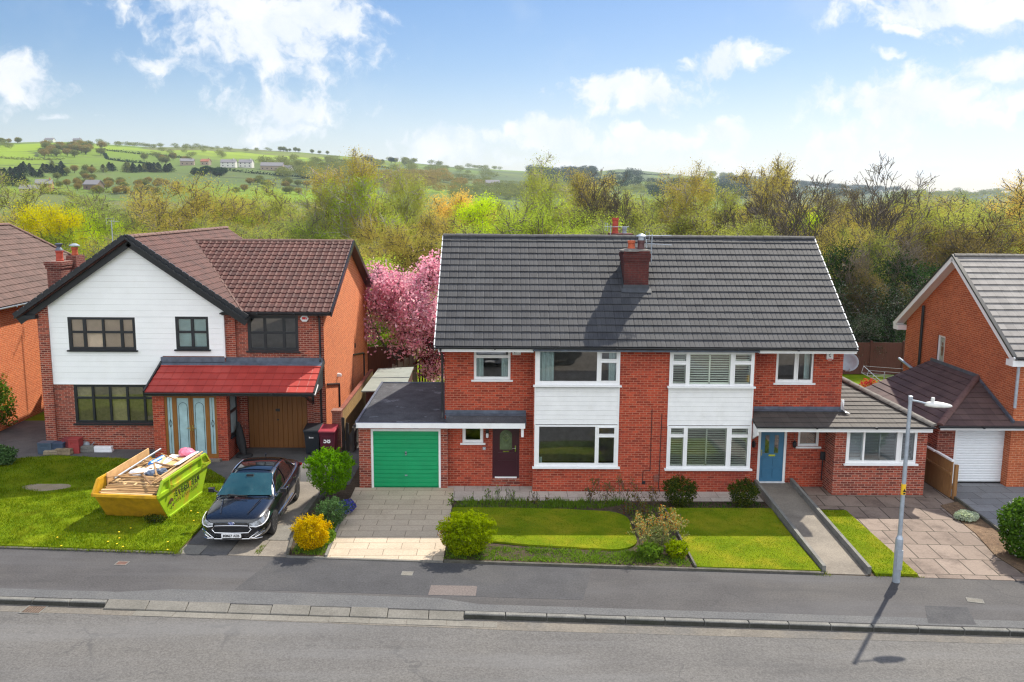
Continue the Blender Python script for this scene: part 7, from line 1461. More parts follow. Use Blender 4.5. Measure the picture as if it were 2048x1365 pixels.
shrub('box_bush', 'shrub', 'dark rounded evergreen bush under the shuttered bay window', (.95, -1.45, .02), (.48, .42, .46), .44, 7000, .026, K['l_box'], 49, lump=.2, spikes=60)
shrub('box_bush', 'shrub', 'smaller dark evergreen bush beside the ramp', (2.92, -1.45, .02), (.42, .38, .42), .40, 5600, .026, K['l_box'], 50, lump=.2, spikes=50)
shrub('variegated_shrub', 'shrub', 'pale variegated shrub between the two copper-tipped shrubs', (-.28, -4.75, .03), (.30, .3, .3), .34, 1300, .03, K['l_pale'], 53, lump=.35, inner=.3)
shrub('iris_clump', 'plant', 'bright green strap-leaved clump below the copper-tipped shrubs', (-.62, -5.45, .03), (.3, .24, .20), .16, 1300, .045, K['l_weed'], 54, up=0, spikes=40)
shrub('iris_clump', 'plant', 'yellow-green grassy clump at the square lawn edge', (.10, -5.35, .03), (.28, .3, .22), .18, 1300, .04, K['l_bigshrub'], 55, up=0, spikes=40)
shrub('laurel_hedge', 'hedge', 'glossy green laurel hedge at the grey drive, cut by the picture edge', (9.35, -5.35, .0), (.62, .9, .85), .82, 6000, .05, K['l_hedge'], 71, lump=.15, extra=(K['l_white'], 60, .04))
shrub('candytuft', 'flowers', 'white flowering mound in the bark bed', (9.28, -2.5, .01), (.32, .28, .15), .10, 700, .02, K['l_rosemary'], 72, extra=(K['l_white'], 2600, .026))
shrub('grass_clump', 'plant', 'blue-green grassy clump at the lawn end by the neighbour path', (-22.0, 2.6, .02), (.55, .45, .35), .28, 2600, .05, K['l_rosemary'], 73, spikes=80, up=0)
shrub('laurel_shrub', 'shrub', 'dark green shrub with orange tips against the orange neighbour wall', (-25.0, 7.4, .02), (.95, .8, 1.25), 1.15, 6500, .055, K['l_hedge'], 74, lump=.3, extra=(K['l_photinia'], 260, .05))
shrub('weed_tuft', 'plant', 'dark weed tuft under the yellow end of the skip', (-14.45, -3.0, .04), (.30, .15, .15), .10, 500, .03, K['l_box'], 75, up=0, spikes=30)
for i, (x, y, w_, h, mt, lb) in enumerate([(-9.9, 13.2, .5, .55, 'l_lime', 'lime green shrub among the silvery fence posts'), (-7.6, 10.5, .6, .8, 'l_weed', 'green shrub behind the flat garage roof'), (-7.3, 12.4, .7, 1.0, 'l_pale', 'pale pink-flushed shrub behind the garage'), (-6.9, 8.9, .5, .6, 'l_lime', 'bright green shrub close behind the flat garage roof'), (11.6, 12.6, .6, .7, 'l_red', 'red-leaved shrub near the rotary washing line'), (13.1, 13.6, .6, .9, 'l_red', 'second red-leaved shrub behind the rotary washing line'), (9.7, 13.5, .7, .6, 'l_box', 'dark low shrub under the rear evergreens')]):
    shrub('garden_shrub', 'shrub', lb, (x, y, 0), (w_, w_, h*.6), h*.6, 1500, .05, K[mt], 80+i, lump=.35, extra=(K['l_pink'], 120, .05) if mt == 'l_pale' else None)

# ------------------------------------------------------------------ trees
def skeleton(seed, H, levels=3, first=.25, spread=.55, up=.25, wig=.16, r0=None, kids=(9, 6, 5), lenf=(.55, .5, .45), trunks=1, droop=0.0, crownw=1.0, minr=.010, tilt=.28):
    rr = np.random.default_rng(seed); segs = []; tips = []
    def rnd(s): return Vector(rr.normal(0, s, 3))
    def branch(p, d, L, r, lev):
        n = max(3, int(4+L*1.1)) if lev < 2 else 4; pts = [p.copy()]; rads = [r]
        for i in range(n):
            bias = Vector((0, 0, up if lev < 2 else up*.6-droop)); d = (d+rnd(wig)+bias*.25).normalized(); p = p+d*(L/n); pts.append(p.copy()); rads.append(max(minr, r*(1-.82*(i+1)/n)))
        segs.append((pts, rads, lev))
        if lev >= levels: tips.append(pts); return
        k = kids[min(lev, len(kids)-1)]
        for j in range(k):
            t = first+(1-first)*(j+rr.uniform(.1, .9))/k if lev == 0 else rr.uniform(.25, 1.0); f = t*n; i = min(n-1, int(f)); q = pts[i].lerp(pts[i+1], f-i); dd = (pts[i+1]-pts[i]).normalized()
            a = rr.uniform(0, 6.28) if lev else j*2.4+rr.uniform(-.5, .5); s = dd.orthogonal().normalized(); s2 = dd.cross(s); side = s*math.cos(a)+s2*math.sin(a)
            nd = (dd*(1-spread)+side*spread*crownw+rnd(.1)).normalized(); ln = L*lenf[min(lev, len(lenf)-1)]*(1.15-.55*t if lev == 0 else 1.1-.4*t)*rr.uniform(.75, 1.2)
            branch(q, nd, ln, max(minr, rads[i]*.62), lev+1)
        if lev > 0 or trunks > 1: tips.append(pts[-2:])
    for t in range(trunks):
        a = 6.28*t/trunks+rr.uniform(0, 1); d0 = Vector((math.cos(a)*tilt*(trunks > 1), math.sin(a)*tilt*(trunks > 1), 1)).normalized()
        branch(Vector((math.cos(a)*.15*(trunks > 1), math.sin(a)*.15*(trunks > 1), -.2)), d0, H*(.8 if trunks == 1 else .75), r0 or H*.016, 0)
    return segs, tips
def tree_meshes(seed, n_leaf, size, scatter=.30, sides=(6, 4, 3, 3), leafdroop=0.0, **kw):
    kw.setdefault('minr', .020); kw.setdefault('r0', kw.get('H', 8)*.022)
    segs, tips = skeleton(seed, **kw); V = []; Fc = []
    for pts, rads, lev in segs:
        n = sides[min(lev, 3)]; base = len(V); a = None
        for i, p in enumerate(pts):
            d = (pts[min(i+1, len(pts)-1)]-pts[max(i-1, 0)]).normalized()
            a = d.orthogonal().normalized() if a is None else (a-d*a.dot(d)).normalized(); c = d.cross(a)
            for j in range(n):
                t = 6.2832*j/n; q = p+(a*math.cos(t)+c*math.sin(t))*rads[i]; V.append((q.x, q.y, q.z))
        for i in range(len(pts)-1):
            for j in range(n): Fc.append((base+i*n+j, base+i*n+(j+1) % n, base+(i+1)*n+(j+1) % n, base+(i+1)*n+j))
    tm = np_mesh('trunk', V, Fc); tm.shade_smooth()
    rg = np.random.default_rng(seed+100); A = []
    for pts in tips:
        for i in range(len(pts)-1): A.append((pts[i], pts[i+1]))
    P0 = np.array([tuple(a) for a, _ in A]); P1 = np.array([tuple(c) for _, c in A]); L_ = np.linalg.norm(P1-P0, axis=1); idx = rg.choice(len(A), n_leaf, p=L_/L_.sum()); t = rg.uniform(0, 1, n_leaf)[:, None]
    P = P0[idx]*(1-t)+P1[idx]*t+rg.normal(0, scatter, (n_leaf, 3))*np.array([1, 1, .8]); P[:, 2] -= leafdroop*np.abs(rg.normal(0, 1, n_leaf))
    Vl, Fl = leaf_arrays(rg, P, unit(rg, n_leaf)+np.array([0, 0, .35]), size*rg.uniform(.55, 1.35, n_leaf))
    return tm, np_mesh('crown', Vl, Fl)
def make_tree(name, meshes, loc, label, cmat, tmat, scale=1.0, rz=0.0, group=None, cat='tree'):
    e = empty(name, loc, label, cat, group, rz=rz if rz else 1e-6); e.scale = scale if hasattr(scale, '__len__') else (scale,)*3
    for nm, me, mt in (('trunk', meshes[0], tmat), ('crown', meshes[1], cmat)):
        if not me.materials: me.materials.append(mt)
        o = bpy.data.objects.new(nm, me); COL.objects.link(o); o.parent = e; o.material_slots[0].link = 'OBJECT'; o.material_slots[0].material = mt
    return e
def grown(name, cat, label, loc, h, mat, seed, n, size, w_=1.0, trunks=5, extra=None, tilt=.45):
    tm_, cm_ = tree_meshes(seed, n, size, .035, sides=(4, 3, 3, 3), H=h*1.15, levels=2, first=.25, spread=.38, up=.5, wig=.14, kids=(5, 3), lenf=(.45, .5), trunks=trunks, r0=.010, minr=.004, tilt=tilt)
    k = h/max(v.co.z for v in cm_.vertices); e = make_tree(name, (tm_, cm_), loc, label, mat, K['bark_dark'], (k*w_, k*w_, k), cat=cat)
    if extra:
        m2, n2, s2 = extra; rg = np.random.default_rng(seed+5); co_ = np.array([v.co[:] for v in cm_.vertices][::4]); top_ = co_[np.argsort(-(co_[:, 2]+rg.normal(0, .16, len(co_))))][:n2]
        V, Fc = leaf_arrays(rg, top_+rg.normal(0, .02, top_.shape), unit(rg, len(top_))+np.array([0, -.2, .4]), s2*rg.uniform(.7, 1.3, len(top_))); o = link_mesh('foliage', np_mesh('foliage', V, Fc), m2, None); o.parent = e
    return e
grown('photinia', 'shrub', 'copper-tipped shrub with a red shoot between the two lawns', (-.58, -5.05, .03), 1.12, K['l_pale'], 401, 700, .028, .82, 6, (K['l_photinia'], 430, .030))
grown('photinia', 'shrub', 'taller copper-tipped shrub with pale leaves beside the square lawn', (.05, -4.5, .03), 1.10, K['l_pale'], 402, 700, .028, .82, 6, (K['l_photinia'], 430, .030))
for i, (x, y, h, w_, mt, lb) in enumerate([(-1.60, -1.2, .78, .26, 'l_rose', 'bushy rose with reddish leaves before the wide lounge window'), (-.83, -1.2, .92, .20, 'l_rose', 'tallest leggy rose under the wall between the bay windows'), (-.10, -1.25, .62, .24, 'l_rose', 'dull rose bush nearest the dark rounded evergreen'), (-5.72, -1.25, .30, .22, 'l_weed', 'low green sprig at the drive end of the narrow bed'), (-4.78, -1.2, .55, .14, 'l_weed', 'upright green sapling in the narrow bed by the burgundy door'), (-4.24, -1.2, .52, .11, 'l_weed', 'slim green sapling before the burgundy doorstep'), (-3.55, -1.2, .42, .10, 'l_rose', 'thin red-leaved stem in the narrow bed'), (-3.25, -1.2, .26, .12, 'l_rose', 'short red-leaved sprig beside the thin red stem'), (-.45, -2.2, .5, .25, 'l_rose', 'sparse brown rose at the lawn corner behind the copper shrubs')]):
    grown('rose_bush' if mt == 'l_rose' else 'young_shrub', 'plant', lb, (x, y, .03), h, K[mt], 420+i, int(150*w_/.2*h/.5)+40, .024, w_/.24, 4, None, .3)
T = {}
T['birch'] = [tree_meshes(101+i, 42000, .037, .30, H=10, levels=3, first=.25, spread=.45, up=.5, wig=.13, kids=(15, 6, 5), lenf=(.42, .5, .45), droop=.5, leafdroop=.35) for i in range(3)]
T['willow'] = [tree_meshes(111+i, 42000, .038, .28, H=8, levels=3, first=.15, spread=.52, up=.45, wig=.16, kids=(8, 6, 5), lenf=(.62, .52, .45), trunks=3) for i in range(3)]
T['loose'] = [tree_meshes(121+i, 21000, .037, .24, H=10, levels=3, first=.25, spread=.5, up=.55, wig=.14, kids=(13, 6, 5), lenf=(.46, .52, .5)) for i in range(2)]
T['bare'] = [tree_meshes(131+i, 1900, .05, .12, H=11, levels=3, first=.2, spread=.5, up=.6, wig=.12, kids=(12, 8, 6), lenf=(.55, .52, .45), r0=.2) for i in range(2)]
T['dense'] = [tree_meshes(141+i, 38000, .050, .34, H=8, levels=3, first=.12, spread=.6, up=.3, wig=.16, kids=(12, 6, 4), lenf=(.5, .5, .45)) for i in range(2)]
T['ever'] = [tree_meshes(151+i, 18000, .055, .30, H=6, levels=3, first=.03, spread=.65, up=.25, wig=.18, kids=(14, 6, 4), lenf=(.5, .5, .45), trunks=2) for i in range(2)]
MATS = {'olive': 'l_olive', 'brown': 'l_brown', 'grey': 'l_grey', 'green': 'l_green', 'orange': 'l_orange', 'yellow': 'l_yellow', 'lime': 'l_lime', 'bare': 'l_bare', 'dark': 'l_dark', 'holly': 'l_holly'}
def gz_(x, y): return 0.0 if y < 58 else terrain_z(x, y)
BASEH = {}
for k_, ms in T.items(): BASEH[k_] = [max(v.co.z for v in m_[0].vertices) if k_ == 'bare' else float(np.percentile([v.co.z for v in m_[1].vertices], 99.4)) for m_ in ms]
tn = [0]
def plant(kind, px, py_top, Y, colr, name, label, width=1.0, group=None, tm='bark', var=None):
    top = onY(px, py_top, Y); z0 = gz_(top.x, Y); i = (tn[0] if var is None else var) % len(T[kind]); tn[0] += 1
    s = max(.3, (top.z-z0)/(BASEH[kind][i]*.97))
    return make_tree(name, T[kind][i], (top.x, Y, z0-.05), label, K[MATS[colr]], K[tm], (s*width, s*width, s), rz=(tn[0]*2.399) % 6.28, group=group)
# single trees one can pick out in the picture
for a in [('dense', 103, 418, 40, 'yellow', 'maple_tree', 'golden yellow round tree above the mossy brown roof', 1.0),
          ('birch', 725, 322, 46, 'brown', 'birch_tree', 'tall bronze birch standing highest above the red-tiled wing roof', .95, None, 'bark_birch'),
          ('loose', 808, 362, 42, 'green', 'birch_tree', 'fresh green birch behind the pink cherry', 1.0, None, 'bark_birch'),
          ('dense', 870, 396, 52, 'orange', 'beech_tree', 'copper-pink leafing tree beside the grey tiled ridge end', 1.1),
          ('dense', 950, 404, 44, 'lime', 'sycamore_tree', 'vivid yellow-green tree showing over the near end of the grey ridge', .8),
          ('birch', 1032, 333, 44, 'olive', 'birch_tree', 'tall olive birch over the grey roof, first of the tall pair', .8, None, 'bark_birch'),
          ('loose', 1095, 350, 47, 'brown', 'birch_tree', 'bronze loose-crowned birch beside the tall olive birch', .9, None, 'bark'),
          ('bare', 1192, 344, 46, 'bare', 'ash_tree', 'almost leafless upright ash over the rear chimney', .7, None, 'bark_dark'),
          ('bare', 1262, 350, 42, 'bare', 'ash_tree', 'almost leafless forked ash just past the chimney aerial', .7, None, 'bark_dark'),
          ('birch', 1352, 344, 42, 'brown', 'birch_tree', 'bronze weeping birch rising over the middle of the shuttered half', .8, None, 'bark_birch'),
          ('birch', 1412, 362, 48, 'olive', 'birch_tree', 'olive birch leaning beside the bronze weeping birch', .75, None, 'bark_birch'),
          ('loose', 1545, 328, 44, 'brown', 'poplar_tree', 'sparse bronze-tipped tree over the far end of the grey ridge', .85, None, 'bark'),
          ('loose', 1600, 330, 46, 'brown', 'poplar_tree', 'thin bronze-tipped tree next to the big bare ash', .6, None, 'bark'),
          ('bare', 1485, 372, 40, 'bare', 'ash_tree', 'low leafless ash between bronze birch and bronze-tipped tree', .9, None, 'bark_dark'),
          ('dense', 1600, 432, 48, 'lime', 'sycamore_tree', 'yellow-green tree low behind the end of the grey ridge', .8),
          ('loose', 2035, 362, 40, 'orange', 'oak_tree', 'rusty leafing tree at the picture edge over the pale tiled roof', 1.1, None, 'bark_dark'),
          ('willow', 1890, 402, 40, 'olive', 'sallow_tree', 'broad olive sallow over the pale roof ridge', 1.3),
          ('willow', 1975, 408, 46, 'grey', 'sallow_tree', 'grey-green sallow behind the pale roof ridge', 1.3),
          ('willow', 355, 372, 52, 'brown', 'sallow_tree', 'bronze dome-shaped tree over the white gable ridge', 1.2),
          ('willow', 432, 372, 58, 'olive', 'sallow_tree', 'olive feathery tree over the brown ridge', 1.2),
          ('willow', 600, 404, 44, 'grey', 'sallow_tree', 'grey-green rounded sallow over the red-tiled wing', 1.35),
          ('loose', 112, 388, 70, 'olive', 'oak_tree', 'dark olive tree standing beyond the golden tree', 1.1),
          ('willow', 540, 380, 62, 'olive', 'sallow_tree', 'olive sallow rising behind the grey-green rounded one', 1.1),
          ('loose', 1150, 372, 50, 'olive', 'birch_tree', 'slender olive birch just before the leafless upright ash', .8, None, 'bark_birch'),
          ('birch', 770, 352, 50, 'olive', 'birch_tree', 'olive birch between the tall bronze birch and the fresh green one', .8, None, 'bark_birch'),
          ('loose', 690, 372, 44, 'olive', 'birch_tree', 'olive airy birch left of the tall bronze birch'.replace('left of', 'next to'), .9, None, 'bark_birch'),
          ('bare', 1228, 362, 44, 'bare', 'ash_tree', 'thin leafless ash between the two forked ones over the chimney', .6, None, 'bark_dark'),
          ('willow', 1310, 398, 46, 'olive', 'sallow_tree', 'olive sallow below the bronze weeping birch', 1.2),
          ('willow', 1060, 405, 40, 'green', 'sallow_tree', 'fresh green sallow low behind the grey ridge', 1.2),
          ('loose', 1660, 380, 50, 'bare', 'alder_tree', 'thin grey alder in front of the wooded ridge', 1.0),
          ('bare', 1440, 392, 44, 'bare', 'ash_tree', 'small leafless ash beside the olive leaning birch', .9, None, 'bark_dark'),
          ('loose', 14, 358, 84, 'olive', 'oak_tree', 'olive oak at the picture edge below the hill-foot pines', 1.3),
          ('willow', 30, 424, 50, 'grey', 'sallow_tree', 'grey-brown sallow over the mossy brown roof ridge', 1.4),
          ('willow', -25, 432, 44, 'brown', 'sallow_tree', 'bronze sallow cut by the picture edge over the mossy roof', 1.4),
          ('willow', 160, 425, 47, 'lime', 'sallow_tree', 'lime-green sallow just beyond the golden tree', .9),
          ('willow', 215, 398, 50, 'grey', 'sallow_tree', 'grey-green sallow between golden tree and white gable', 1.2)]:
    plant(*a)
# the massed wood behind the houses
wr_ = random.Random(3)
LBL = {'olive': 'olive tree massed in the wood behind the houses', 'brown': 'bronze-brown tree massed in the wood behind the houses', 'grey': 'grey-green tree massed in the wood behind the houses', 'green': 'fresh green tree massed in the wood behind the houses', 'bare': 'leafless tree massed in the wood behind the houses'}
for row, (Y, step, lo, hi) in enumerate([(34, 3.4, 435, 465), (41, 3.4, 418, 450), (49, 3.6, 400, 432), (58, 4.0, 385, 415), (70, 5.0, 376, 404)]):
    x = -34-row*5
    while x < 40+row*6:
        dpt = Y-CAM.y; px = 1024+((x-CAM.x)/dpt+.0144)*F_PX*.99
        if -150 < px < 2200:
            if px < 650: cs_ = ['olive', 'grey', 'olive', 'brown', 'green']
            elif px < 1000: cs_ = ['green', 'olive', 'green', 'brown']
            elif px < 1500: cs_ = ['olive', 'green', 'brown', 'olive', 'grey']
            else: cs_ = ['brown', 'olive', 'bare', 'grey', 'brown']
            c_ = wr_.choice(cs_); kd = 'bare' if c_ == 'bare' else wr_.choice(['willow', 'willow', 'birch', 'loose'])
            plant(kd, px, wr_.uniform(lo, hi)+(30 if px < 640 else 14 if px < 1700 else 12), Y+wr_.uniform(-2, 2), c_, {'willow': 'sallow_tree', 'birch': 'birch_tree', 'loose': 'alder_tree', 'bare': 'ash_tree'}[kd], LBL[c_], wr_.uniform(1.05, 1.4), 'trees of the wood behind the houses', wr_.choice(['bark', 'bark', 'bark_dark']))
        x += step*wr_.uniform(.8, 1.25)
# pink cherry and crimson maple between the houses
cm = tree_meshes(201, 24000, .072, .24, H=6.3, levels=3, first=.18, spread=.62, up=.42, wig=.15, kids=(11, 7, 5), lenf=(.58, .55, .45), r0=.13)
make_tree('cherry_tree', cm, (-9.75, 16.4, 0), 'pink blossoming cherry tree between the two houses', K['l_pink'], K['bark_dark'], (1.12, 1.0, 1.10))
mm_ = tree_meshes(202, 3800, .055, .20, H=4.2, levels=3, first=.2, spread=.6, up=.3, kids=(9, 6, 4), lenf=(.5, .5, .45)); make_tree('maple_tree', mm_, (-7.0, 15.4, 0), 'small crimson-leaved maple beside the pink cherry', K['l_maple'], K['bark_dark'], 1.0)
# big bare ash with ivy, and evergreens between the last two houses
am = tree_meshes(211, 2600, .05, .12, H=13.2, levels=3, first=.28, spread=.42, up=.42, wig=.07, kids=(9, 7, 6), lenf=(.50, .50, .5), r0=.15, trunks=6, tilt=.55, minr=.014)
at = make_tree('ash_tree', am, (19.9, 35, -.1), 'large bare ash clad in ivy, tallest against the sky', K['l_bare'], K['bark_dark'], (1.30, 1.1, .95), rz=.3)
rg = np.random.default_rng(77); nI = 5200; P = np.stack([rg.normal(0, .55, nI), rg.normal(0, .5, nI), rg.uniform(.2, 7.0, nI)**1.0], 1); P[:, 0] += np.where(rg.uniform(size=nI) < .4, 1.6, -.2)+.12*P[:, 2]*np.where(rg.uniform(size=nI) < .5, 1, -.6)
V, Fc = leaf_arrays(rg, P, unit(rg, nI), .085*rg.uniform(.6, 1.2, nI)); iv = link_mesh('ivy', np_mesh('ivy', V, Fc), K['l_ivy'], None); iv.parent = at
for i, (kd, px, py, Y, c_, w_, lb) in enumerate([('ever', 1690, 500, 26, 'dark', .8, 'dark evergreen close behind the verge of the grey roof'), ('ever', 1760, 575, 23, 'holly', 1.1, 'holly with pale glinting leaves between the last two houses'), ('ever', 1818, 520, 27, 'dark', 1.0, 'tall dark evergreen beside the brick gable'), ('ever', 1712, 630, 21.5, 'holly', .9, 'lower holly over the brown rear fence'), ('ever', 1868, 540, 29, 'dark', 1.1, 'dark evergreen half hidden by the brick gable'), ('bare', 1720, 470, 25, 'bare', .8, 'grey leafless tree rising among the evergreens'), ('loose', 1665, 450, 29, 'brown', .9, 'bronze tree at the end of the grey ridge among ivy'), ('bare', 1850, 455, 27, 'bare', 1.0, 'grey twiggy tree above the dark evergreens'), ('loose', 1785, 470, 31, 'olive', .9, 'olive tree between ivy-clad ash and brick gable'), ('ever', 1790, 640, 21.5, 'dark', .9, 'low dark evergreen behind the washing line'), ('willow', 1735, 540, 24, 'bare', .9, 'brownish leafless bush in front of the ivy-clad ash'), ('willow', 1930, 440, 33, 'bare', 1.2, 'tangled grey-brown bush over the pale roof corner')]):
    plant(kd, px, py, Y, c_, {'holly': 'holly_tree', 'dark': 'evergreen_tree', 'bare': 'ash_tree', 'brown': 'alder_tree', 'olive': 'alder_tree'}[c_], lb, w_, None, 'bark_dark' if kd != 'bare' else 'bark')
for i, (px, py, Y, lb) in enumerate([(830, 545, 30, 'green hedge-like bush far behind the pink cherry'), (700, 520, 27, 'green bush behind the orange brick wall')]): plant('dense', px, py, Y, 'green', 'thicket_bush', lb, 1.6)
# ------------------------------------------------------------------ the far hillside: trees, woods and farms
def blob_tree(seed, n, conifer=False):
    rg = np.random.default_rng(seed)
    if conifer:
        t = rg.uniform(0, 1, n)**.7; r = (1-t)*.32*rg.uniform(.5, 1.1, n)+.02; a = rg.uniform(0, 6.28, n); r = r*(1+.5*np.sin(3*a+t*9)); P = np.stack([r*np.cos(a), r*np.sin(a), .1+.9*t**1.3], 1); D = P.copy(); D[:, 2] = .2
    else:
        P, D = shell_points(rg, n, (.46, .46, .36), seed, .4, .35); P[:, 2] += .60
    V, Fc = leaf_arrays(rg, P, D+rg.normal(0, .6, P.shape), (.035 if conifer else .042)*rg.uniform(.6, 1.4, n)); tk = MB().tube([(0, 0, -.05), (0, 0, .45), (.02, 0, .75)], [.035, .025, .008], 5)
    for k in range(4): tk.tube([(0, 0, .3+.08*k), (.25*math.cos(k*1.9), .25*math.sin(k*1.9), .55+.07*k)], [.014, .005], 4)
    o = tk.build('tmp', K['bark']); me = o.data; bpy.data.objects.remove(o); me.name = 'trunk'
    return me, np_mesh('crown', V, Fc)
FT = [blob_tree(301+i, 1500) for i in range(4)]; FC = [blob_tree(311+i, 1300, True) for i in range(2)]
fr2 = random.Random(8); fn = [0]
def far_tree(px, py, h, colr, label, group, conifer=False, w_=1.0):
    p = on_terrain(px, py); fn[0] += 1; ms = (FC if conifer else FT); ms = ms[fn[0] % len(ms)]
    h = min(h, (p-CAM).length*.0085)
    make_tree('pine_tree' if conifer else 'hillside_tree', ms, (p.x, p.y, terrain_z(p.x, p.y)-.3), label, K[colr], K['bark_dark'], (h*w_, h*w_, h), rz=fr2.uniform(0, 6.2), group=group)
def scatter(n, x0, x1, y0, y1, h, colr, label, group, conifer=False, w_=1.0):
    for i in range(n): far_tree(fr2.uniform(x0, x1), fr2.uniform(y0, y1), h*fr2.uniform(.75, 1.25), colr if isinstance(colr, str) else fr2.choice(colr), label, group, conifer, w_)
def wood_mass(n, regions, h, mat, name='far_wood', conifer=False, w_=1.3):
    """a far-off wood that reads as one mass"""
    Vs, Fs, k = [], [], 0; src = [np.array([v.co[:] for v in m_[1].vertices]) for m_ in (FC if conifer else FT)]
    for i in range(n):
        x0, x1, y0, y1 = fr2.choice(regions); p = on_terrain(fr2.uniform(x0, x1), fr2.uniform(y0, y1)); hh = min(h*fr2.uniform(.7, 1.3), (p-CAM).length*.011)
        a = fr2.uniform(0, 6.28); Vv = src[i % len(src)].reshape(-1, 4, 3)[::3].reshape(-1, 3); c, s_ = math.cos(a), math.sin(a)
        Q_ = np.stack([(Vv[:, 0]*c-Vv[:, 1]*s_)*hh*w_+p.x, (Vv[:, 0]*s_+Vv[:, 1]*c)*hh*w_+p.y, Vv[:, 2]*hh+terrain_z(p.x, p.y)-.12*hh], 1); Vs.append(Q_); Fs.append(np.arange(len(Q_)).reshape(-1, 4)+k); k += len(Q_)
    return setp(link_mesh(name, np_mesh(name, np.concatenate(Vs), np.concatenate(Fs)), mat), kind='stuff')
scatter(34, 86, 206, 298, 316, 19, ['l_farbrown', 'l_farbrown', 'l_far'], 'bronze tree of the copse near the hilltop', 'trees of the hilltop copse', w_=1.2)
scatter(26, -10, 52, 345, 374, 16, 'l_fardark', 'dark pine of the plantation at the hill foot', 'pines of the hill-foot plantation', True, 1.8)
scatter(18, 30, 130, 338, 356, 12, ['l_fardark', 'l_fardark', 'l_far'], 'dark pine straggling up from the plantation', 'pines above the plantation', True, 1.8)
scatter(26, 185, 345, 340, 347, 12, ['l_fardark', 'l_fardark', 'l_far'], 'dark pine of the long windbreak row across the fields', 'pines of the windbreak row', True, 1.9)
scatter(18, 388, 452, 348, 356, 17, 'l_fardark', 'dark evergreen of the block standing before the farm', 'evergreens of the block before the farm', False, 1.1)
scatter(16, 110, 190, 345, 385, 12, ['l_far', 'l_farbrown'], 'leafing tree dotted below the windbreak row', 'trees dotted over the lower fields')
scatter(30, 190, 360, 370, 390, 13, ['l_far', 'l_farbrown', 'l_farbrown'], 'bronze tree in the hedge below the bright field', 'trees in the lower field hedge', w_=1.2)
scatter(20, 470, 660, 366, 392, 14, ['l_far', 'l_far', 'l_farbrown'], 'grey-green hedge tree below the farm buildings', 'hedge trees below the farm', w_=1.2)
scatter(10, 280, 400, 318, 330, 12, ['l_far', 'l_farbrown'], 'tree in the field hedge beside the farm', 'hedge trees beside the farm')
scatter(8, 0, 40, 286, 288, 8, ['l_far', 'l_farbrown'], 'small tree on the skyline at the picture edge', 'skyline trees by the picture edge')
scatter(10, 560, 665, 303, 306, 8, 'l_far', 'skyline tree on the crest above the farm', 'skyline trees above the farm')
scatter(14, 728, 835, 322, 332, 10, ['l_far', 'l_fardark'], 'tree round the distant hilltop houses', 'trees round the hilltop houses', w_=1.2)
scatter(8, 1420, 1470, 354, 358, 20, 'l_far', 'round tree on the far skyline', 'round trees on the far skyline', w_=1.1)
wood_mass(150, [(520, 1000, 320, 345), (700, 1000, 335, 372), (560, 760, 330, 360)], 10, K['l_far'], 'moor_scrub', w_=1.5)
wood_mass(90, [(700, 960, 362, 392), (760, 900, 352, 372)], 13, K['l_farbrown'], 'valley_wood', w_=1.5)
wood_mass(120, [(1060, 1190, 338, 362), (1080, 1280, 352, 380)], 18, K['l_fardark'], 'saddle_wood')
wood_mass(260, [(1380, 1800, 362, 400), (1300, 1500, 372, 398), (1450, 1760, 356, 376)], 18, K['l_fardark'], 'ridge_wood', w_=1.5)
wood_mass(90, [(1000, 1400, 378, 402), (900, 1100, 380, 404)], 14, K['l_far'], 'valley_wood', w_=1.5)
wood_mass(70, [(1800, 2100, 384, 402)], 15, K['l_far'], 'plain_wood', w_=1.6)
wood_mass(60, [(0, 420, 286, 300), (300, 560, 296, 318)], 7, K['l_far'], 'hill_scrub', w_=1.6)
def hedgerow(pts, label):
    P0 = [on_terrain(*q) for q in pts]; rg = np.random.default_rng(int(pts[0][0])); C_ = []
    for a, c in zip(P0[:-1], P0[1:]):
        n = int((c-a).length*6); t = rg.uniform(0, 1, n)
        for k in t:
            q = a.lerp(c, k); C_.append((q.x+rg.normal(0, .8), q.y+rg.normal(0, .8), terrain_z(q.x, q.y)+abs(rg.normal(0, 1.0))+.2))
    C_ = np.array(C_); V, Fc = leaf_arrays(rg, C_, unit(rg, len(C_)), rg.uniform(.4, .9, len(C_)), .8); setp(link_mesh('field_hedge', np_mesh('field_hedge', V, Fc), K['l_fardark'] if fr2.random() < .5 else K['l_far']), label, 'hedge')
for pts, lb in [([(180, 386), (260, 388), (330, 391)], 'dark clipped hedge line below the barn'), ([(0, 318), (60, 321), (130, 321)], 'thin hedge line across the upper field'), ([(200, 300), (300, 312), (380, 320)], 'hedge line slanting down past the hilltop copse'), ([(430, 340), (520, 349), (600, 356), (660, 368)], 'hedge line under the farm field'), ([(205, 305), (215, 320), (300, 330)], 'hedge line from the copse to the windbreak'), ([(30, 372), (90, 388), (150, 392)], 'hedge line below the plantation'), ([(650, 318), (760, 336), (860, 350)], 'hedge line across the moor slope'), ([(900, 358), (1000, 364), (1120, 366)], 'hedge line in the pale valley fields'), ([(1220, 352), (1290, 350), (1340, 352)], 'hedge line on the far green hump')]:
    hedgerow(pts, lb)
far_wall, far_roof, far_pale = plain('farm_stone', (.32, .25, .19), .9, var=.2), plain('farm_slate', (.20, .19, .20), .8, var=.2), plain('farm_render', (.62, .60, .55), .8)
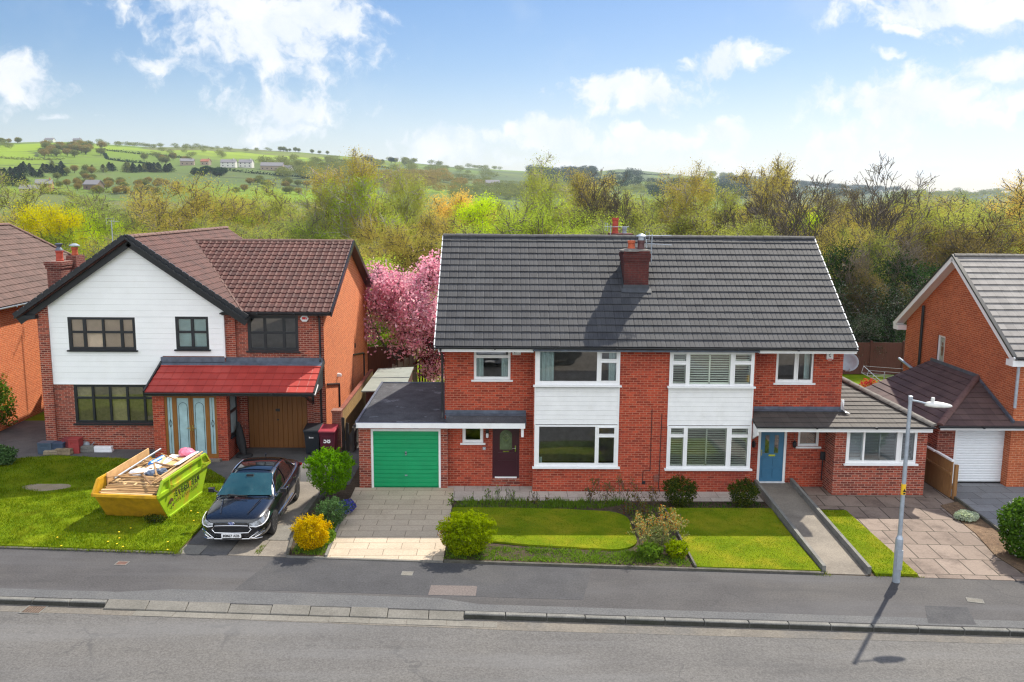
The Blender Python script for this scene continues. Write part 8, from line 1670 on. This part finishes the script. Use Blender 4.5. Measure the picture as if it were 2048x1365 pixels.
def farm(px, py, w_, d_, h, label, wallm, rz=0.0, roofm=None, name='farmhouse'):
    p = on_terrain(px, py); e = empty(name, (p.x, p.y, terrain_z(p.x, p.y)-.5), label, 'house' if 'house' in name else 'barn', rz=rz if rz else 1e-6)
    w_, d_, h = w_*.6, d_*.75, h*.8
    m_ = MB().box(-w_/2, w_/2, -d_/2, d_/2, 0, h); m_.add([(-w_/2, -d_/2, h), (-w_/2, d_/2, h), (-w_/2, 0, h+d_*.36), (w_/2, -d_/2, h), (w_/2, d_/2, h), (w_/2, 0, h+d_*.36)], [(0, 1, 2), (5, 4, 3)]); m_.build('wall', wallm, e)
    r_ = MB(); r_.slab([(-w_/2-.3, -d_/2-.4, h-.2), (w_/2+.3, -d_/2-.4, h-.2), (w_/2+.3, 0, h+d_*.36+.05), (-w_/2-.3, 0, h+d_*.36+.05)], (0, -.5, 1), .3); r_.slab([(-w_/2-.3, d_/2+.4, h-.2), (w_/2+.3, d_/2+.4, h-.2), (w_/2+.3, 0, h+d_*.36+.05), (-w_/2-.3, 0, h+d_*.36+.05)], (0, .5, 1), .3); rfo = r_.build('roof', roofm or far_roof, e)
    for i in range(max(2, int(w_/4))):
        for zz in ([1.2] if h < 4.5 else [1.2, 3.8]):
            x = -w_/2+w_*(i+.5)/max(2, int(w_/4)); MB().box(x-.5, x+.5, -d_/2-.06, -d_/2+.02, zz, zz+1.2).build('window', K['black'], e)
    if 'house' in name: MB().box(w_*.3, w_*.3+.9, -.5, .5, h+d_*.2, h+d_*.36+1.3).build('chimney', wallm, rfo)
    return e
for a in [(375, 331, 22, 9, 5.5, 'long farmhouse behind the dark evergreen block', far_wall, .2), (412, 331, 14, 9, 5, 'red-roofed farm cottage beside the long farmhouse', far_wall, -.1, plain('farm_red_roof', (.34, .13, .08), .8)), (458, 336, 24, 11, 6, 'pale farm building with grey roof in the middle of the hill', far_pale, .05), (493, 336, 22, 11, 6.5, 'second pale farm building nearest the long stone barn', far_pale, -.05)]: farm(*a)
farm(545, 341, 36, 12, 5.5, 'long stone barn on the hill field', far_wall, .05, None, 'stone_barn'); farm(575, 343, 16, 9, 4, 'short shed at the end of the stone barn', far_pale, -.2, None, 'stone_barn')
farm(90, 384, 15, 9, 6, 'brick house at the foot of the hill by the plantation', plain('far_brick', (.36, .17, .10), .9, var=.2), .3); farm(62, 387, 18, 8, 3.4, 'low outbuilding beside the brick hill-foot house', far_wall, .1, None, 'stone_barn')
farm(188, 381, 16, 10, 4.5, 'dark stone barn alone below the windbreak row', plain('dark_stone', (.17, .12, .09), .9, var=.2), -.15, None, 'stone_barn')
farm(100, 284, 20, 9, 4.5, 'low farm on the skyline above the copse', far_pale, 0, None); farm(155, 284, 18, 9, 4.5, 'dark skyline farm beside the low pale one', far_wall, 0)
farm(738, 319, 22, 10, 5.5, 'white hilltop house among distant trees', far_pale, .1); farm(790, 324, 20, 10, 5.5, 'second white hilltop house among distant trees', far_pale, -.2); farm(985, 374, 26, 12, 5, 'lone grey barn in the pale valley', far_wall, .1, None, 'stone_barn')

# ------------------------------------------------------------------ haze
hz = MB().box(-7600, 7600, -7600, 7600, -60, 330).build('haze', None) if False else None
me = bpy.data.meshes.new('haze'); hb = MB().box(-4900, 4900, -4940, 4900, -45, 235)
me.from_pydata(hb.v, [], hb.f)
m, bb, out = new_mat('haze_air'); pv = bb.n('ShaderNodeVolumePrincipled'); pv.inputs['Color'].default_value = (.76, .87, 1.0, 1); pv.inputs['Density'].default_value = 0.00010; pv.inputs['Anisotropy'].default_value = 0.2; bb.l(pv.outputs[0], out.inputs['Volume'])
HAZE = link_mesh('haze', me, m); setp(HAZE, kind='stuff')
